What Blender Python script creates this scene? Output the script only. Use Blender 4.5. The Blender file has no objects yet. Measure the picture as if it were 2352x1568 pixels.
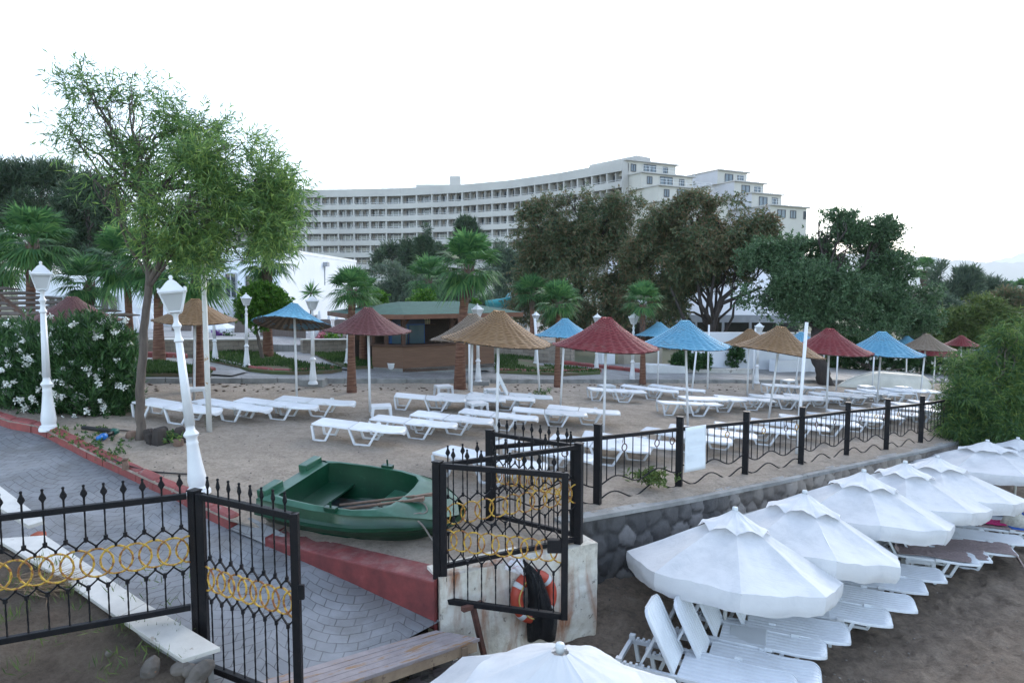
import bpy, math, random
import numpy as np
from mathutils import Vector, Matrix, noise as mnoise

# ------------------------------------------------------------------ camera, sky, sun, exposure
SC = bpy.context.scene
COL = SC.collection
F_PX, CX, CY = 1568.0, 1176.0, 784.0          # picture measured on a 2352 x 1568 grid, 24 mm lens
EYE = Vector((0, 0, 3.1)); PITCH = math.radians(4.52)
cam_d = bpy.data.cameras.new("camera"); cam_d.sensor_width = 36; cam_d.lens = 24.0
cam_d.clip_start = 0.1; cam_d.clip_end = 30000
cam = bpy.data.objects.new("camera", cam_d); COL.objects.link(cam)
cam.location = EYE; cam.rotation_euler = (math.radians(90) - PITCH, 0, 0)
SC.camera = cam
SUN_AZ, SUN_EL = math.radians(28), math.radians(25)
W = bpy.data.worlds.new("World"); SC.world = W; W.use_nodes = True
nt = W.node_tree; bg = nt.nodes["Background"]
sky = nt.nodes.new("ShaderNodeTexSky"); sky.sky_type = 'NISHITA'; sky.sun_disc = False
sky.sun_elevation = SUN_EL; sky.sun_rotation = SUN_AZ
sky.altitude = 0; sky.air_density = 1.0; sky.dust_density = 1.0; sky.ozone_density = 2.6
hs = nt.nodes.new("ShaderNodeHueSaturation"); hs.inputs["Saturation"].default_value = 0.68
nt.links.new(sky.outputs[0], hs.inputs["Color"])
nt.links.new(hs.outputs[0], bg.inputs[0]); bg.inputs[1].default_value = 0.15
sd = bpy.data.lights.new("sun", 'SUN'); sd.energy = 0.5; sd.angle = math.radians(25); sd.color = (1, .93, .84)
sun = bpy.data.objects.new("sun", sd); COL.objects.link(sun)
sun.rotation_euler = Vector((math.sin(SUN_AZ) * math.cos(SUN_EL), math.cos(SUN_AZ) * math.cos(SUN_EL), math.sin(SUN_EL))).to_track_quat('Z', 'Y').to_euler()
SC.view_settings.view_transform = 'Standard'; SC.view_settings.look = 'None'
SC.view_settings.gamma = 1.0; SC.view_settings.exposure = 2.06
SC.render.engine = 'CYCLES'
SC.cycles.max_bounces = 6; SC.cycles.diffuse_bounces = 3; SC.cycles.transparent_max_bounces = 6

# ------------------------------------------------------------------ measuring helpers
CP, SP = math.cos(PITCH), math.sin(PITCH)
def ray(px, py):
    u = (px - CX) / F_PX; v = -(py - CY) / F_PX
    return Vector((u, CP + v * SP, -SP + v * CP))
def P(px, py, a=0.0, b=0.0, c=0.0):
    """point of the picture on the plane z = a + b x + c y"""
    d = ray(px, py)
    t = (a - EYE.z) / (d.z - b * d.x - c * d.y)
    return EYE + d * t
def at(px, py, Y):
    d = ray(px, py); return EYE + d * (Y / d.y)
SLOPE = -0.066
TA = 0.30
def T(px, py, up=0.0): return P(px, py, TA + up, SLOPE)         # on the upper sand
def B(px, py, up=0.0): return P(px, py, -1.0 + up, SLOPE)       # on the lower beach
def K(px, py, up=0.0): return P(px, py, -1.167 + up, -.068, .1246)  # on the paved ramp
def zT(x, y=0): return TA + SLOPE * x
def zB(x, y=0): return -1.0 + SLOPE * x
def zK(x, y): return -1.167 - .068 * x + .1246 * y
def scale_at(p): return F_PX / (p.y * CP - (p.z - EYE.z) * SP)   # pixels per metre
# picture frames of the enlarged crops
def fr(ox, oy, k):
    return lambda x, y: (ox * .6125 + k * .6125 * x, oy * .6125 + k * .6125 * y)
z1 = fr(0, 1600, .6122); z2 = fr(1280, 1600, .6122); z3 = fr(2560, 1600, .6122)
z4 = fr(0, 900, .574); z5 = fr(1280, 900, .574); z6 = fr(2560, 900, .574)
zA = fr(3240, 1560, .3827); zBf = fr(2300, 2060, .3401); zC = fr(1900, 1450, .3827); zD = fr(900, 1650, .3614)
zE = fr(3300, 850, .5104); zF = fr(2100, 560, .4252); zG = fr(1000, 680, .4252); zH = fr(0, 1000, .4464)
zI = fr(600, 1050, .2976); zJ = fr(1300, 1000, .3401); zKf = fr(2000, 1050, .3401); zL = fr(2700, 1100, .3826)
zM = fr(1100, 2300, .3401); z7 = fr(0, 2000, .3827)
rnd = random.Random(7)
NP = np.random.default_rng(11)

# ------------------------------------------------------------------ object helpers
def tag(o, label, cat, group=None):
    o["label"] = label; o["category"] = cat
    if group: o["group"] = group
    return o
def thing(name, label, cat, loc=(0, 0, 0), rz=0.0, group=None):
    o = bpy.data.objects.new(name, None); COL.objects.link(o)
    o.empty_display_size = .1
    o.location = loc; o.rotation_euler = (0, 0, rz)
    return tag(o, label, cat, group)
def dup(o, parent=None, label=None, group=None):
    c = o.copy(); COL.objects.link(c)
    if parent is not None: c.parent = parent
    if label: c["label"] = label
    if group: c["group"] = group
    for ch in list(o.children): dup(ch, c)
    return c
def npmesh(name, V, Q, k, mats, midx=None, smooth=False):
    me = bpy.data.meshes.new(name); V = np.asarray(V, dtype=np.float32); Q = np.asarray(Q, dtype=np.int32)
    me.vertices.add(len(V)); me.vertices.foreach_set("co", V.ravel())
    me.loops.add(Q.size); me.loops.foreach_set("vertex_index", Q.ravel())
    me.polygons.add(len(Q)); me.polygons.foreach_set("loop_start", np.arange(len(Q), dtype=np.int32) * k)
    for m in mats: me.materials.append(m)
    if midx is not None: me.polygons.foreach_set("material_index", np.asarray(midx, dtype=np.int32))
    if smooth: me.polygons.foreach_set("use_smooth", np.ones(len(Q), dtype=bool))
    me.update(calc_edges=True); me.validate()
    return me
def link(name, me, parent=None, kind=None):
    o = bpy.data.objects.new(name, me); COL.objects.link(o)
    if parent is not None: o.parent = parent
    if kind: o["kind"] = kind
    return o
class MB:
    def __init__(s): s.v = []; s.f = []; s.m = []; s.cur = 0
    def add(s, vs, fs):
        o = len(s.v); s.v += [tuple(v) for v in vs]
        s.f += [tuple(i + o for i in f) for f in fs]; s.m += [s.cur] * len(fs); return s
    def box(s, c, size, M=None):
        x, y, z = [k / 2 for k in size]; c = Vector(c)
        vs = [Vector((a * x, b * y, d * z)) for d in (-1, 1) for b in (-1, 1) for a in (-1, 1)]
        vs = [(M @ v if M else v) + c for v in vs]
        return s.add(vs, [(0, 2, 3, 1), (4, 5, 7, 6), (0, 1, 5, 4), (2, 6, 7, 3), (0, 4, 6, 2), (1, 3, 7, 5)])
    def bar(s, p, q, w, h=None, up=(0, 0, 1), w2=None):
        p, q = Vector(p), Vector(q); h = h or w; k = (w2 / w) if w2 else 1
        d = (q - p).normalized(); u = Vector(up)
        if abs(d.dot(u)) > .99: u = Vector((0, 1, 0))
        sx = d.cross(u).normalized(); sz = sx.cross(d)
        vs = []
        for c, g in ((p, 1), (q, k)):
            for a, b in ((-1, -1), (1, -1), (1, 1), (-1, 1)): vs.append(c + sx * (a * w * g / 2) + sz * (b * h * g / 2))
        return s.add(vs, [(0, 1, 2, 3), (7, 6, 5, 4), (0, 4, 5, 1), (1, 5, 6, 2), (2, 6, 7, 3), (3, 7, 4, 0)])
    def tube(s, pts, rads, n=8, cap=True):
        pts = [Vector(p) for p in pts]
        if not hasattr(rads, '__len__'): rads = [rads] * len(pts)
        vs, fs = [], []
        u = None
        for i, p in enumerate(pts):
            d = (pts[min(i + 1, len(pts) - 1)] - pts[max(i - 1, 0)])
            d = d.normalized() if d.length > 1e-9 else Vector((0, 0, 1))
            if u is None: u = d.orthogonal().normalized()
            u = (u - d * u.dot(d)); u = u.normalized() if u.length > 1e-6 else d.orthogonal().normalized()
            w = d.cross(u)
            for k in range(n):
                a = 2 * math.pi * k / n; vs.append(p + (u * math.cos(a) + w * math.sin(a)) * rads[i])
        for i in range(len(pts) - 1):
            for k in range(n):
                k2 = (k + 1) % n; fs.append((i * n + k, i * n + k2, (i + 1) * n + k2, (i + 1) * n + k))
        if cap: fs += [tuple(range(n))[::-1], tuple((len(pts) - 1) * n + k for k in range(n))]
        return s.add(vs, fs)
    def ring(s, c, R, r, nx, n=20, m=6, twist=0.0):
        """torus with axis nx"""
        c = Vector(c); nx = Vector(nx).normalized(); u = Vector((0, 0, 1)); u = (u - nx * u.dot(nx)).normalized(); w = nx.cross(u)
        vs, fs = [], []
        for i in range(n):
            a = 2 * math.pi * i / n; e = u * math.cos(a) + w * math.sin(a)
            rr = r * (1 + twist * (1 if i % 2 else -1))
            for k in range(m):
                b = 2 * math.pi * k / m; vs.append(c + e * (R + rr * math.cos(b)) + nx * (rr * math.sin(b)))
        for i in range(n):
            for k in range(m):
                fs.append((i * m + k, ((i + 1) % n) * m + k, ((i + 1) % n) * m + (k + 1) % m, i * m + (k + 1) % m))
        return s.add(vs, fs)
    def lathe(s, prof, n=16, c=(0, 0, 0), M=None, mod=None):
        c = Vector(c); vs, fs = [], []
        for r, z in prof:
            for k in range(n):
                a = 2 * math.pi * k / n; g = mod(a, z) if mod else 1
                v = Vector((r * g * math.cos(a), r * g * math.sin(a), z)); vs.append((M @ v if M else v) + c)
        for i in range(len(prof) - 1):
            for k in range(n):
                k2 = (k + 1) % n; fs.append((i * n + k, i * n + k2, (i + 1) * n + k2, (i + 1) * n + k))
        fs += [tuple(range(n))[::-1], tuple((len(prof) - 1) * n + k for k in range(n))]
        return s.add(vs, fs)
    def grid(s, fn, nu, nv, flip=False):
        vs = [fn(i / nu, j / nv) for j in range(nv + 1) for i in range(nu + 1)]; fs = []
        for j in range(nv):
            for i in range(nu):
                a = j * (nu + 1) + i; q = (a, a + 1, a + nu + 2, a + nu + 1); fs.append(q[::-1] if flip else q)
        return s.add(vs, fs)
    def poly(s, pts, h=None):
        """flat polygon, or a prism of thickness h downwards"""
        pts = [Vector(p) for p in pts]; n = len(pts)
        if h is None: return s.add(pts, [tuple(range(n))])
        low = [p - Vector((0, 0, h)) for p in pts]
        fs = [tuple(range(n)), tuple(range(2 * n - 1, n - 1, -1))] + [(i, n + i, n + (i + 1) % n, (i + 1) % n) for i in range(n)]
        return s.add(pts + low, fs)
    def mesh(s, name, mats, smooth=False):
        me = bpy.data.meshes.new(name); me.from_pydata([tuple(v) for v in s.v], [], s.f)
        if not isinstance(mats, (list, tuple)): mats = [mats]
        for m in mats: me.materials.append(m)
        if len(mats) > 1: me.polygons.foreach_set("material_index", s.m)
        if smooth: me.polygons.foreach_set("use_smooth", [True] * len(s.f))
        me.update(); return me
    def obj(s, name, mats, parent=None, smooth=False, kind=None, bevel=0.0, auto=None):
        o = link(name, s.mesh(name, mats, smooth or auto is not None), parent, kind)
        if auto is not None:
            import bmesh
            bm = bmesh.new(); bm.from_mesh(o.data); bmesh.ops.recalc_face_normals(bm, faces=bm.faces)
            for e in bm.edges:
                if len(e.link_faces) == 2 and e.calc_face_angle(0) > math.radians(auto): e.smooth = False
            bm.to_mesh(o.data); bm.free()
        if bevel:
            md = o.modifiers.new("bevel", 'BEVEL'); md.width = bevel; md.segments = 2; md.limit_method = 'ANGLE'
        return o

# ------------------------------------------------------------------ material helpers
def newmat(name):
    m = bpy.data.materials.new(name); m.use_nodes = True
    n = m.node_tree; b = n.nodes["Principled BSDF"]; return m, n, b
def nd(n, t, **kw):
    x = n.nodes.new("ShaderNode" + t)
    for k, v in kw.items():
        if k in x.inputs: x.inputs[k].default_value = v
        else: setattr(x, k, v)
    return x
def c4(c): return (c[0], c[1], c[2], 1)
def ramp(n, fac, stops):
    r = n.nodes.new("ShaderNodeValToRGB"); e = r.color_ramp.elements
    while len(e) > 1: e.remove(e[-1])
    e[0].position = stops[0][0]; e[0].color = c4(stops[0][1])
    for p, c in stops[1:]:
        k = e.new(p); k.color = c4(c)
    n.links.new(fac, r.inputs[0]); return r.outputs[0]
def coords(n, kind="Object", scale=None):
    tc = n.nodes.new("ShaderNodeTexCoord"); o = tc.outputs[kind]
    if scale:
        mp = n.nodes.new("ShaderNodeMapping"); mp.inputs["Scale"].default_value = scale
        n.links.new(o, mp.inputs[0]); o = mp.outputs[0]
    return o
def noisef(n, co, scale, detail=5, rough=.6, dist=0.0):
    x = nd(n, "TexNoise", Scale=scale, Detail=detail, Roughness=rough, Distortion=dist); n.links.new(co, x.inputs["Vector"]); return x.outputs["Fac"]
def mixc(n, fac, a, b, mode='MIX'):
    x = n.nodes.new("ShaderNodeMix"); x.data_type = 'RGBA'; x.blend_type = mode
    for s, v in ((0, fac), (6, a), (7, b)):
        if hasattr(v, "is_linked") or hasattr(v, "links"): n.links.new(v, x.inputs[s])
        else: x.inputs[s].default_value = c4(v) if hasattr(v, "__len__") else v
    return x.outputs[2]
def mathn(n, op, a, b=None):
    x = n.nodes.new("ShaderNodeMath"); x.operation = op
    for i, v in enumerate((a, b)):
        if v is None: continue
        if hasattr(v, "links"): n.links.new(v, x.inputs[i])
        else: x.inputs[i].default_value = v
    return x.outputs[0]
def bump(n, b, h, strength=.3, dist=.01, prev=None):
    x = nd(n, "Bump", Strength=strength, Distance=dist); n.links.new(h, x.inputs["Height"])
    if prev: n.links.new(prev, x.inputs["Normal"])
    n.links.new(x.outputs[0], b.inputs["Normal"]); return x.outputs[0]
def mat(name, ca, cb=None, scale=4.0, rough=.6, bmp=0.0, bscale=None, lo=.35, hi=.68, metal=0.0, kind="Object", spec=None, stretch=None, spots=None):
    """two-tone noise paint with optional relief and spots (colour, scale, threshold)"""
    m, n, b = newmat(name); co = coords(n, kind, stretch)
    if cb is None: cb = tuple(min(1, c * .82) for c in ca)
    f = noisef(n, co, scale, 6, .62)
    col = ramp(n, f, [(lo, cb), (hi, ca)])
    if spots:
        f2 = noisef(n, co, spots[1], 5, .65)
        g = ramp(n, f2, [(spots[2], (0, 0, 0)), (spots[2] + .05, (1, 1, 1))])
        col = mixc(n, g, col, spots[0])
    n.links.new(col, b.inputs["Base Color"])
    b.inputs["Roughness"].default_value = rough; b.inputs["Metallic"].default_value = metal
    if spec is not None: b.inputs["Specular IOR Level"].default_value = spec
    if bmp: bump(n, b, noisef(n, co, bscale or scale * 6, 6, .65), bmp, .02)
    return m
def leafmat(name, cols, trans=.35, rough=.55, scale=.6):
    """leaf colour varies from leaf to leaf and in clumps; light comes through the leaf"""
    m, n, b = newmat(name); out = n.nodes["Material Output"]
    g = n.nodes.new("ShaderNodeNewGeometry"); co = coords(n)
    f = noisef(n, co, scale, 3, .6)
    a = mathn(n, 'ADD', mathn(n, 'MULTIPLY', g.outputs["Random Per Island"], .55), mathn(n, 'MULTIPLY', f, .45))
    k = len(cols); col = ramp(n, a, [(.18 + .64 * i / (k - 1), c) for i, c in enumerate(cols)])
    n.links.new(col, b.inputs["Base Color"]); b.inputs["Roughness"].default_value = rough
    b.inputs["Specular IOR Level"].default_value = .3
    t = n.nodes.new("ShaderNodeBsdfTranslucent"); n.links.new(col, t.inputs[0])
    mx = n.nodes.new("ShaderNodeMixShader"); mx.inputs[0].default_value = trans
    n.links.new(b.outputs[0], mx.inputs[1]); n.links.new(t.outputs[0], mx.inputs[2]); n.links.new(mx.outputs[0], out.inputs[0])
    return m
def proj(p):
    d = Vector(p) - EYE; f = d.y * CP - d.z * SP; u = d.y * SP + d.z * CP
    return CX + F_PX * d.x / f, CY - F_PX * u / f
def zat(p, py):
    k = (CY - py) / F_PX; y = p[1]
    return EYE.z + y * (k * CP - SP) / (CP + k * SP)
def Z(px, py, z): return P(px, py, z)

# ------------------------------------------------------------------ ground materials
M = {}
def sandmat(name, ca, cb, cc, sc, dark, bs):
    m, n, b = newmat(name); co = coords(n, "Object")
    f = noisef(n, co, sc, 8, .7); g = noisef(n, co, .55, 4, .6); h = noisef(n, co, 38, 4, .75)
    col = ramp(n, f, [(.3, cb), (.52, ca), (.75, cc)])
    col = mixc(n, ramp(n, g, [(.38, (0, 0, 0)), (.7, (.75, .75, .75))]), col, dark)
    sp = ramp(n, h, [(.66, (0, 0, 0)), (.72, (1, 1, 1))])
    col = mixc(n, mathn(n, 'MULTIPLY', sp, .7), col, tuple(c * .35 for c in cb))
    col = mixc(n, .42, col, mixc(n, 1.0, col, ramp(n, noisef(n, co, 19, 6, .8), [(.36, (.45, .45, .45)), (.5, (1, 1, 1)), (.66, (1.35, 1.35, 1.35))]), 'MULTIPLY'))
    s2 = ramp(n, noisef(n, co, 55, 3, .7), [(.69, (0, 0, 0)), (.73, (1, 1, 1))])
    col = mixc(n, mathn(n, 'MULTIPLY', s2, .45), col, (.5, .47, .43))
    n.links.new(col, b.inputs["Base Color"]); b.inputs["Roughness"].default_value = .95
    b.inputs["Specular IOR Level"].default_value = .15
    k = bump(n, b, noisef(n, co, bs, 8, .75), .9, .10)
    bump(n, b, noisef(n, co, 28, 5, .8), .9, .05, k)
    return m
M['sand'] = sandmat("upper_sand", (.50, .425, .345), (.34, .285, .23), (.63, .54, .445), 3.4, (.40, .335, .27), 5.0)
M['beach'] = sandmat("beach_sand", (.30, .24, .185), (.15, .12, .093), (.43, .355, .28), 3.6, (.19, .15, .115), 4.2)
M['soil'] = sandmat("garden_soil", (.165, .13, .10), (.095, .075, .058), (.23, .19, .15), 2.5, (.125, .10, .074), 6.0)
def cobble(name, ca, cb, cm, w, h, arch, rough=.55):
    m, n, b = newmat(name); co = coords(n)
    s = n.nodes.new("ShaderNodeSeparateXYZ"); n.links.new(co, s.inputs[0])
    wob = noisef(n, co, 1.3, 3)
    a = mathn(n, 'ABSOLUTE', mathn(n, 'SINE', mathn(n, 'MULTIPLY', s.outputs[0], math.pi / 1.15)))
    y = mathn(n, 'ADD', mathn(n, 'ADD', s.outputs[1], mathn(n, 'MULTIPLY', a, arch)), mathn(n, 'MULTIPLY', wob, .16))
    x = mathn(n, 'ADD', s.outputs[0], mathn(n, 'MULTIPLY', noisef(n, co, 2.1, 2), .09))
    cb_ = n.nodes.new("ShaderNodeCombineXYZ"); n.links.new(x, cb_.inputs[0]); n.links.new(y, cb_.inputs[1])
    br = nd(n, "TexBrick"); br.inputs["Scale"].default_value = 1; br.inputs["Brick Width"].default_value = w; br.inputs["Row Height"].default_value = h
    br.inputs["Mortar Size"].default_value = .006; br.inputs["Mortar Smooth"].default_value = .4; br.inputs["Bias"].default_value = 0
    n.links.new(cb_.outputs[0], br.inputs["Vector"])
    br.inputs["Color1"].default_value = c4(ca); br.inputs["Color2"].default_value = c4(cb); br.inputs["Mortar"].default_value = c4(cm)
    g = noisef(n, co, 1.7, 6, .65)
    col = mixc(n, ramp(n, g, [(.46, (0, 0, 0)), (.72, (.65, .65, .65))]), br.outputs[0], tuple(min(1, c * 1.5) for c in ca))
    col = mixc(n, ramp(n, noisef(n, co, .8, 6, .7), [(.5, (0, 0, 0)), (.62, (.45, .45, .45))]), col, (.10, .092, .08))
    n.links.new(col, b.inputs["Base Color"]); b.inputs["Roughness"].default_value = rough
    inv = mathn(n, 'SUBTRACT', 1.0, br.outputs["Fac"])
    k = bump(n, b, inv, .6, .012); bump(n, b, noisef(n, co, 22, 5, .7), .25, .01, k)
    return m
M['cobble'] = cobble("stamped_cobbles", (.185, .192, .198), (.15, .157, .165), (.06, .06, .062), .19, .135, .30)
M['prom'] = cobble("promenade_paving", (.24, .24, .235), (.205, .207, .205), (.12, .12, .115), .22, .16, .2, .7)
M['red'] = mat("red_kerb_paint", (.27, .058, .05), (.17, .042, .038), 5, .62, .35, 14, spots=((.22, .17, .15), 7, .63))
m, n, b = newmat("dark_red_brick_paint"); co = coords(n); s_ = n.nodes.new("ShaderNodeSeparateXYZ"); n.links.new(co, s_.inputs[0]); cb_ = n.nodes.new("ShaderNodeCombineXYZ"); n.links.new(s_.outputs[0], cb_.inputs[0]); n.links.new(mathn(n, 'ADD', s_.outputs[2], mathn(n, 'MULTIPLY', noisef(n, co, 5, 3), .03)), cb_.inputs[1])
br = nd(n, "TexBrick"); br.inputs["Scale"].default_value = 1; br.inputs["Brick Width"].default_value = .22; br.inputs["Row Height"].default_value = .085; br.inputs["Mortar Size"].default_value = .007; br.inputs["Mortar Smooth"].default_value = .6; n.links.new(cb_.outputs[0], br.inputs["Vector"])
f = noisef(n, co, 4, 6, .7); col = ramp(n, f, [(.3, (.105, .025, .025)), (.6, (.20, .040, .037)), (.78, (.26, .075, .065))]); geo = n.nodes.new("ShaderNodeNewGeometry"); sn = n.nodes.new("ShaderNodeSeparateXYZ"); n.links.new(geo.outputs["Normal"], sn.inputs[0])
dust = mathn(n, 'MULTIPLY', ramp(n, sn.outputs[2], [(.6, (0, 0, 0)), (.95, (1, 1, 1))]), ramp(n, noisef(n, co, 6, 5, .7), [(.42, (0, 0, 0)), (.66, (.5, .5, .5))])); col = mixc(n, dust, col, (.26, .17, .15))
n.links.new(col, b.inputs["Base Color"]); b.inputs["Roughness"].default_value = .7; bump(n, b, f, .35, .02, bump(n, b, br.outputs["Fac"], -.5, .012)); M['redwall'] = m
M['redwall_old'] = mat("dark_red_paint", (.19, .036, .034), (.115, .028, .028), 3, .65, .4, 10, spots=((.10, .075, .07), 9, .66))
M['concrete'] = mat("kerb_concrete", (.30, .30, .285), (.17, .17, .16), 2.5, .85, .35, 14, spots=((.09, .09, .085), 4, .64))
M['grass_soil'] = mat("lawn_soil", (.075, .10, .035), (.11, .085, .05), 1.2, .95, .5, 25, lo=.4, hi=.56)
M['dirt'] = M['soil']

# ------------------------------------------------------------------ base land, upper sand, beach
mb = MB(); mb.grid(lambda u, v: (-9000 + 18000 * u, -300 + 18000 * v, -7.5), 4, 4); mb.obj("ground", mat("far_ground", (.12, .13, .08), (.09, .09, .06), .01, .95), kind="structure")

WALL_PX = [(1343, 1184), (1568, 1147), (1774, 1106), (1895, 1080), (2104, 1036), (2208, 1011.6)]
WALL = [T(x, y, -.03) for x, y in WALL_PX]
d = (WALL[-1] - WALL[-2]).normalized(); WALL.append(WALL[-1] + d * 6)
KERB_PX = [(21, 984), (86, 996), (161, 1034), (210, 1060), (270, 1087), (349, 1126), (412, 1153), (457, 1183), (528, 1216)]
KB = [K(x, y) for x, y in KERB_PX]                      # foot of the red kerb on the ramp side
KB.insert(0, KB[0] + (KB[0] - KB[2]).normalized() * 3)
PGL = Z(446, 1131, 1.33); PGR = Z(1005, 1064, 1.33); PCO = Z(1330, 1022, 1.33); PEN = Z(1125, 991, 1.33)
LLEAF = Z(676, 1180, 1.33); RLEAF = Z(1298, 1086, 1.33)
KW = [K(612, 1253), K(700, 1290), K(800, 1335), K(1000, 1427)]  # foot of the dark red wall
kerb_back = [T(x, 880) for x in (300, 600, 900, 1200, 1500, 1750)]
kd = (kerb_back[-1] - kerb_back[0]); kd.z = 0; kd.normalize(); KD = kd
KERB0 = kerb_back[0].copy()
def kerbpt(s, off=0.0, up=0.0):
    p = KERB0 + KD * s + Vector((-KD.y, KD.x, 0)) * off; return Vector((p.x, p.y, zT(p.x) + up))
front = [(-16, 14.0)] + [(p.x, p.y) for p in KB] + [(p.x + .06, p.y + .2) for p in KW] + [(PGR.x + .1, PGR.y + .12), (PCO.x, PCO.y)] + [(p.x, p.y) for p in WALL[:]] + [(28, 27)]
def arclen(pts):
    s = [0]
    for a, b in zip(pts, pts[1:]): s.append(s[-1] + math.hypot(b[0] - a[0], b[1] - a[1]))
    return s
sl = arclen(front)
def along(pts, s, t):
    for i in range(len(pts) - 1):
        if t <= s[i + 1] or i == len(pts) - 2:
            k = 0 if s[i + 1] == s[i] else (t - s[i]) / (s[i + 1] - s[i])
            return pts[i][0] + (pts[i + 1][0] - pts[i][0]) * k, pts[i][1] + (pts[i + 1][1] - pts[i][1]) * k
def sstep(a, b, t): t = max(0, min(1, (t - a) / (b - a))); return t * t * (3 - 2 * t)
KWTOP = [1236, 1262, 1287, 1336]
EDGE = [(p.x, p.y, p.z + .13) for p in KB] + [(p.x, p.y, zat(p, y)) for p, y in zip(KW, KWTOP)]
def sandz(x, y):
    best = 1e9; ez = 0
    for (ax, ay, az), (bx, by, bz) in zip(EDGE, EDGE[1:]):
        dx, dy = bx - ax, by - ay; k = max(0, min(1, ((x - ax) * dx + (y - ay) * dy) / (dx * dx + dy * dy)))
        d2 = (ax + dx * k - x) ** 2 + (ay + dy * k - y) ** 2
        if d2 < best: best = d2; ez = az + (bz - az) * k
    w = sstep(0, 3.2, math.sqrt(best)); z = ez + (zT(x) - ez) * w
    z += min(1, best * 4) * (.022 * mnoise.noise(Vector((x * 1.1, y * 1.1, 3))) + .014 * mnoise.noise(Vector((x * 4, y * 4, 1))) + .012 * mnoise.noise(Vector((x * 9, y * 9, 4))))
    return z
def hit(px, py, fn, t0=2.0, t1=60.0):
    d = ray(px, py); n = 240; t = t0; prev = t0
    for i in range(1, n + 1):
        t = t0 * (t1 / t0) ** (i / n); p = EYE + d * t
        if p.z < fn(p.x, p.y):
            a, b = prev, t
            for _ in range(24):
                c = (a + b) / 2; q = EYE + d * c
                if q.z < fn(q.x, q.y): b = c
                else: a = c
            return EYE + d * b
        prev = t
    return EYE + d * t
def S(px, py): return hit(px, py, sandz)
NU, NV = 620, 210
def sandpt(u, v):
    fx, fy = along(front, sl, u * sl[-1])
    k = kerbpt(-14 + u * 52, .35)
    w = v ** 1.35
    x, y = fx + (k.x - fx) * w, fy + (k.y - fy) * w
    return (x, y, sandz(x, y) - (.02 if v < .001 else 0))
mb = MB(); mb.grid(sandpt, NU, NV); mb.obj("sand_terrace", M['sand'], smooth=True, kind="structure")

WDn = (WALL[-1] - WALL[0]).normalized()
def beachz(x, y):
    z = zB(x)
    if x > 12.5:
        sd_ = (y - WALL[-2].y) * WDn.x - (x - WALL[-2].x) * WDn.y; z += (zT(x) - .06 - z) * sstep(-5, -.2, sd_) * sstep(12.5, 16, x)
    z += .36 * math.exp(-((x - 1.3) ** 2 / 1.6 + (y - 8.6) ** 2 / .9)) + .12 * math.exp(-((x - .2) ** 2 / 2 + (y - 7) ** 2 / 2))
    z += .03 * mnoise.noise(Vector((x * .9, y * .9, 7))) + .028 * mnoise.noise(Vector((x * 2.6, y * 2.6, 2))) + .07 * abs(mnoise.noise(Vector((x * 4.2, y * 4.2, 5)))) + .04 * mnoise.noise(Vector((x * 11, y * 11, 8)))
    return z
mb = MB(); mb.grid(lambda u, v: (lambda x, y: (x, y, beachz(x, y)))(-5 + 50 * u ** 1.45, -1 + 46 * v ** 1.3), 560, 460); mb.obj("beach", M['beach'], smooth=True, kind="structure")

# land behind the kerb
def zland(x, y):
    s = TA + SLOPE * max(-16, min(18, x)); w = sstep(34, 60, y)
    return s * (1 - w) + .5 * w
def landpt(u, v):
    k = kerbpt(-60 + u * 170, .3); w = v * v
    x = k.x + (-320 + 800 * u - k.x) * w; y = k.y + (330 - k.y) * w
    return (x, y, zland(x, y) - .02)
mb = MB(); mb.grid(landpt, 120, 70); mb.obj("land", mat("dry_garden_ground", (.115, .105, .065), (.085, .10, .045), .35, .95, .4, 12), smooth=True, kind="structure")

# promenade with its concrete kerb
mb = MB(); mb.grid(lambda u, v: kerbpt(-6 + 44 * u, .16 + 3.9 * v, .115), 60, 6); mb.obj("promenade", M['prom'], kind="structure")
mb = MB()
for i in range(52):
    a = kerbpt(-6 + .84 * i + .006, .08, .055); b = kerbpt(-6 + .84 * (i + 1) - .006, .08, .055)
    mb.bar(a, b, .16, .13 + .004 * rnd.random())
mb.obj("kerb", M['concrete'], kind="structure", bevel=.008)

# paved ramp
mb = MB()
def ramppt(u, v):
    kb = [(p.x, p.y) for p in KB] + [(p.x, p.y) for p in KW]
    s = arclen(kb); x, y = along(kb, s, u * s[-1]); x += .06; y += .03
    lx, ly = (-15 + 12.6 * u, 8.3 - 3.4 * u)
    x2, y2 = x + (lx - x) * v, y + (ly - y) * v
    return (x2, y2, zK(x2, y2) + .006 * mnoise.noise(Vector((x2 * 1.5, y2 * 1.5, 0))))
mb.grid(ramppt, 120, 50); mb.obj("paved_path", M['cobble'], smooth=True, kind="structure")

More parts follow.
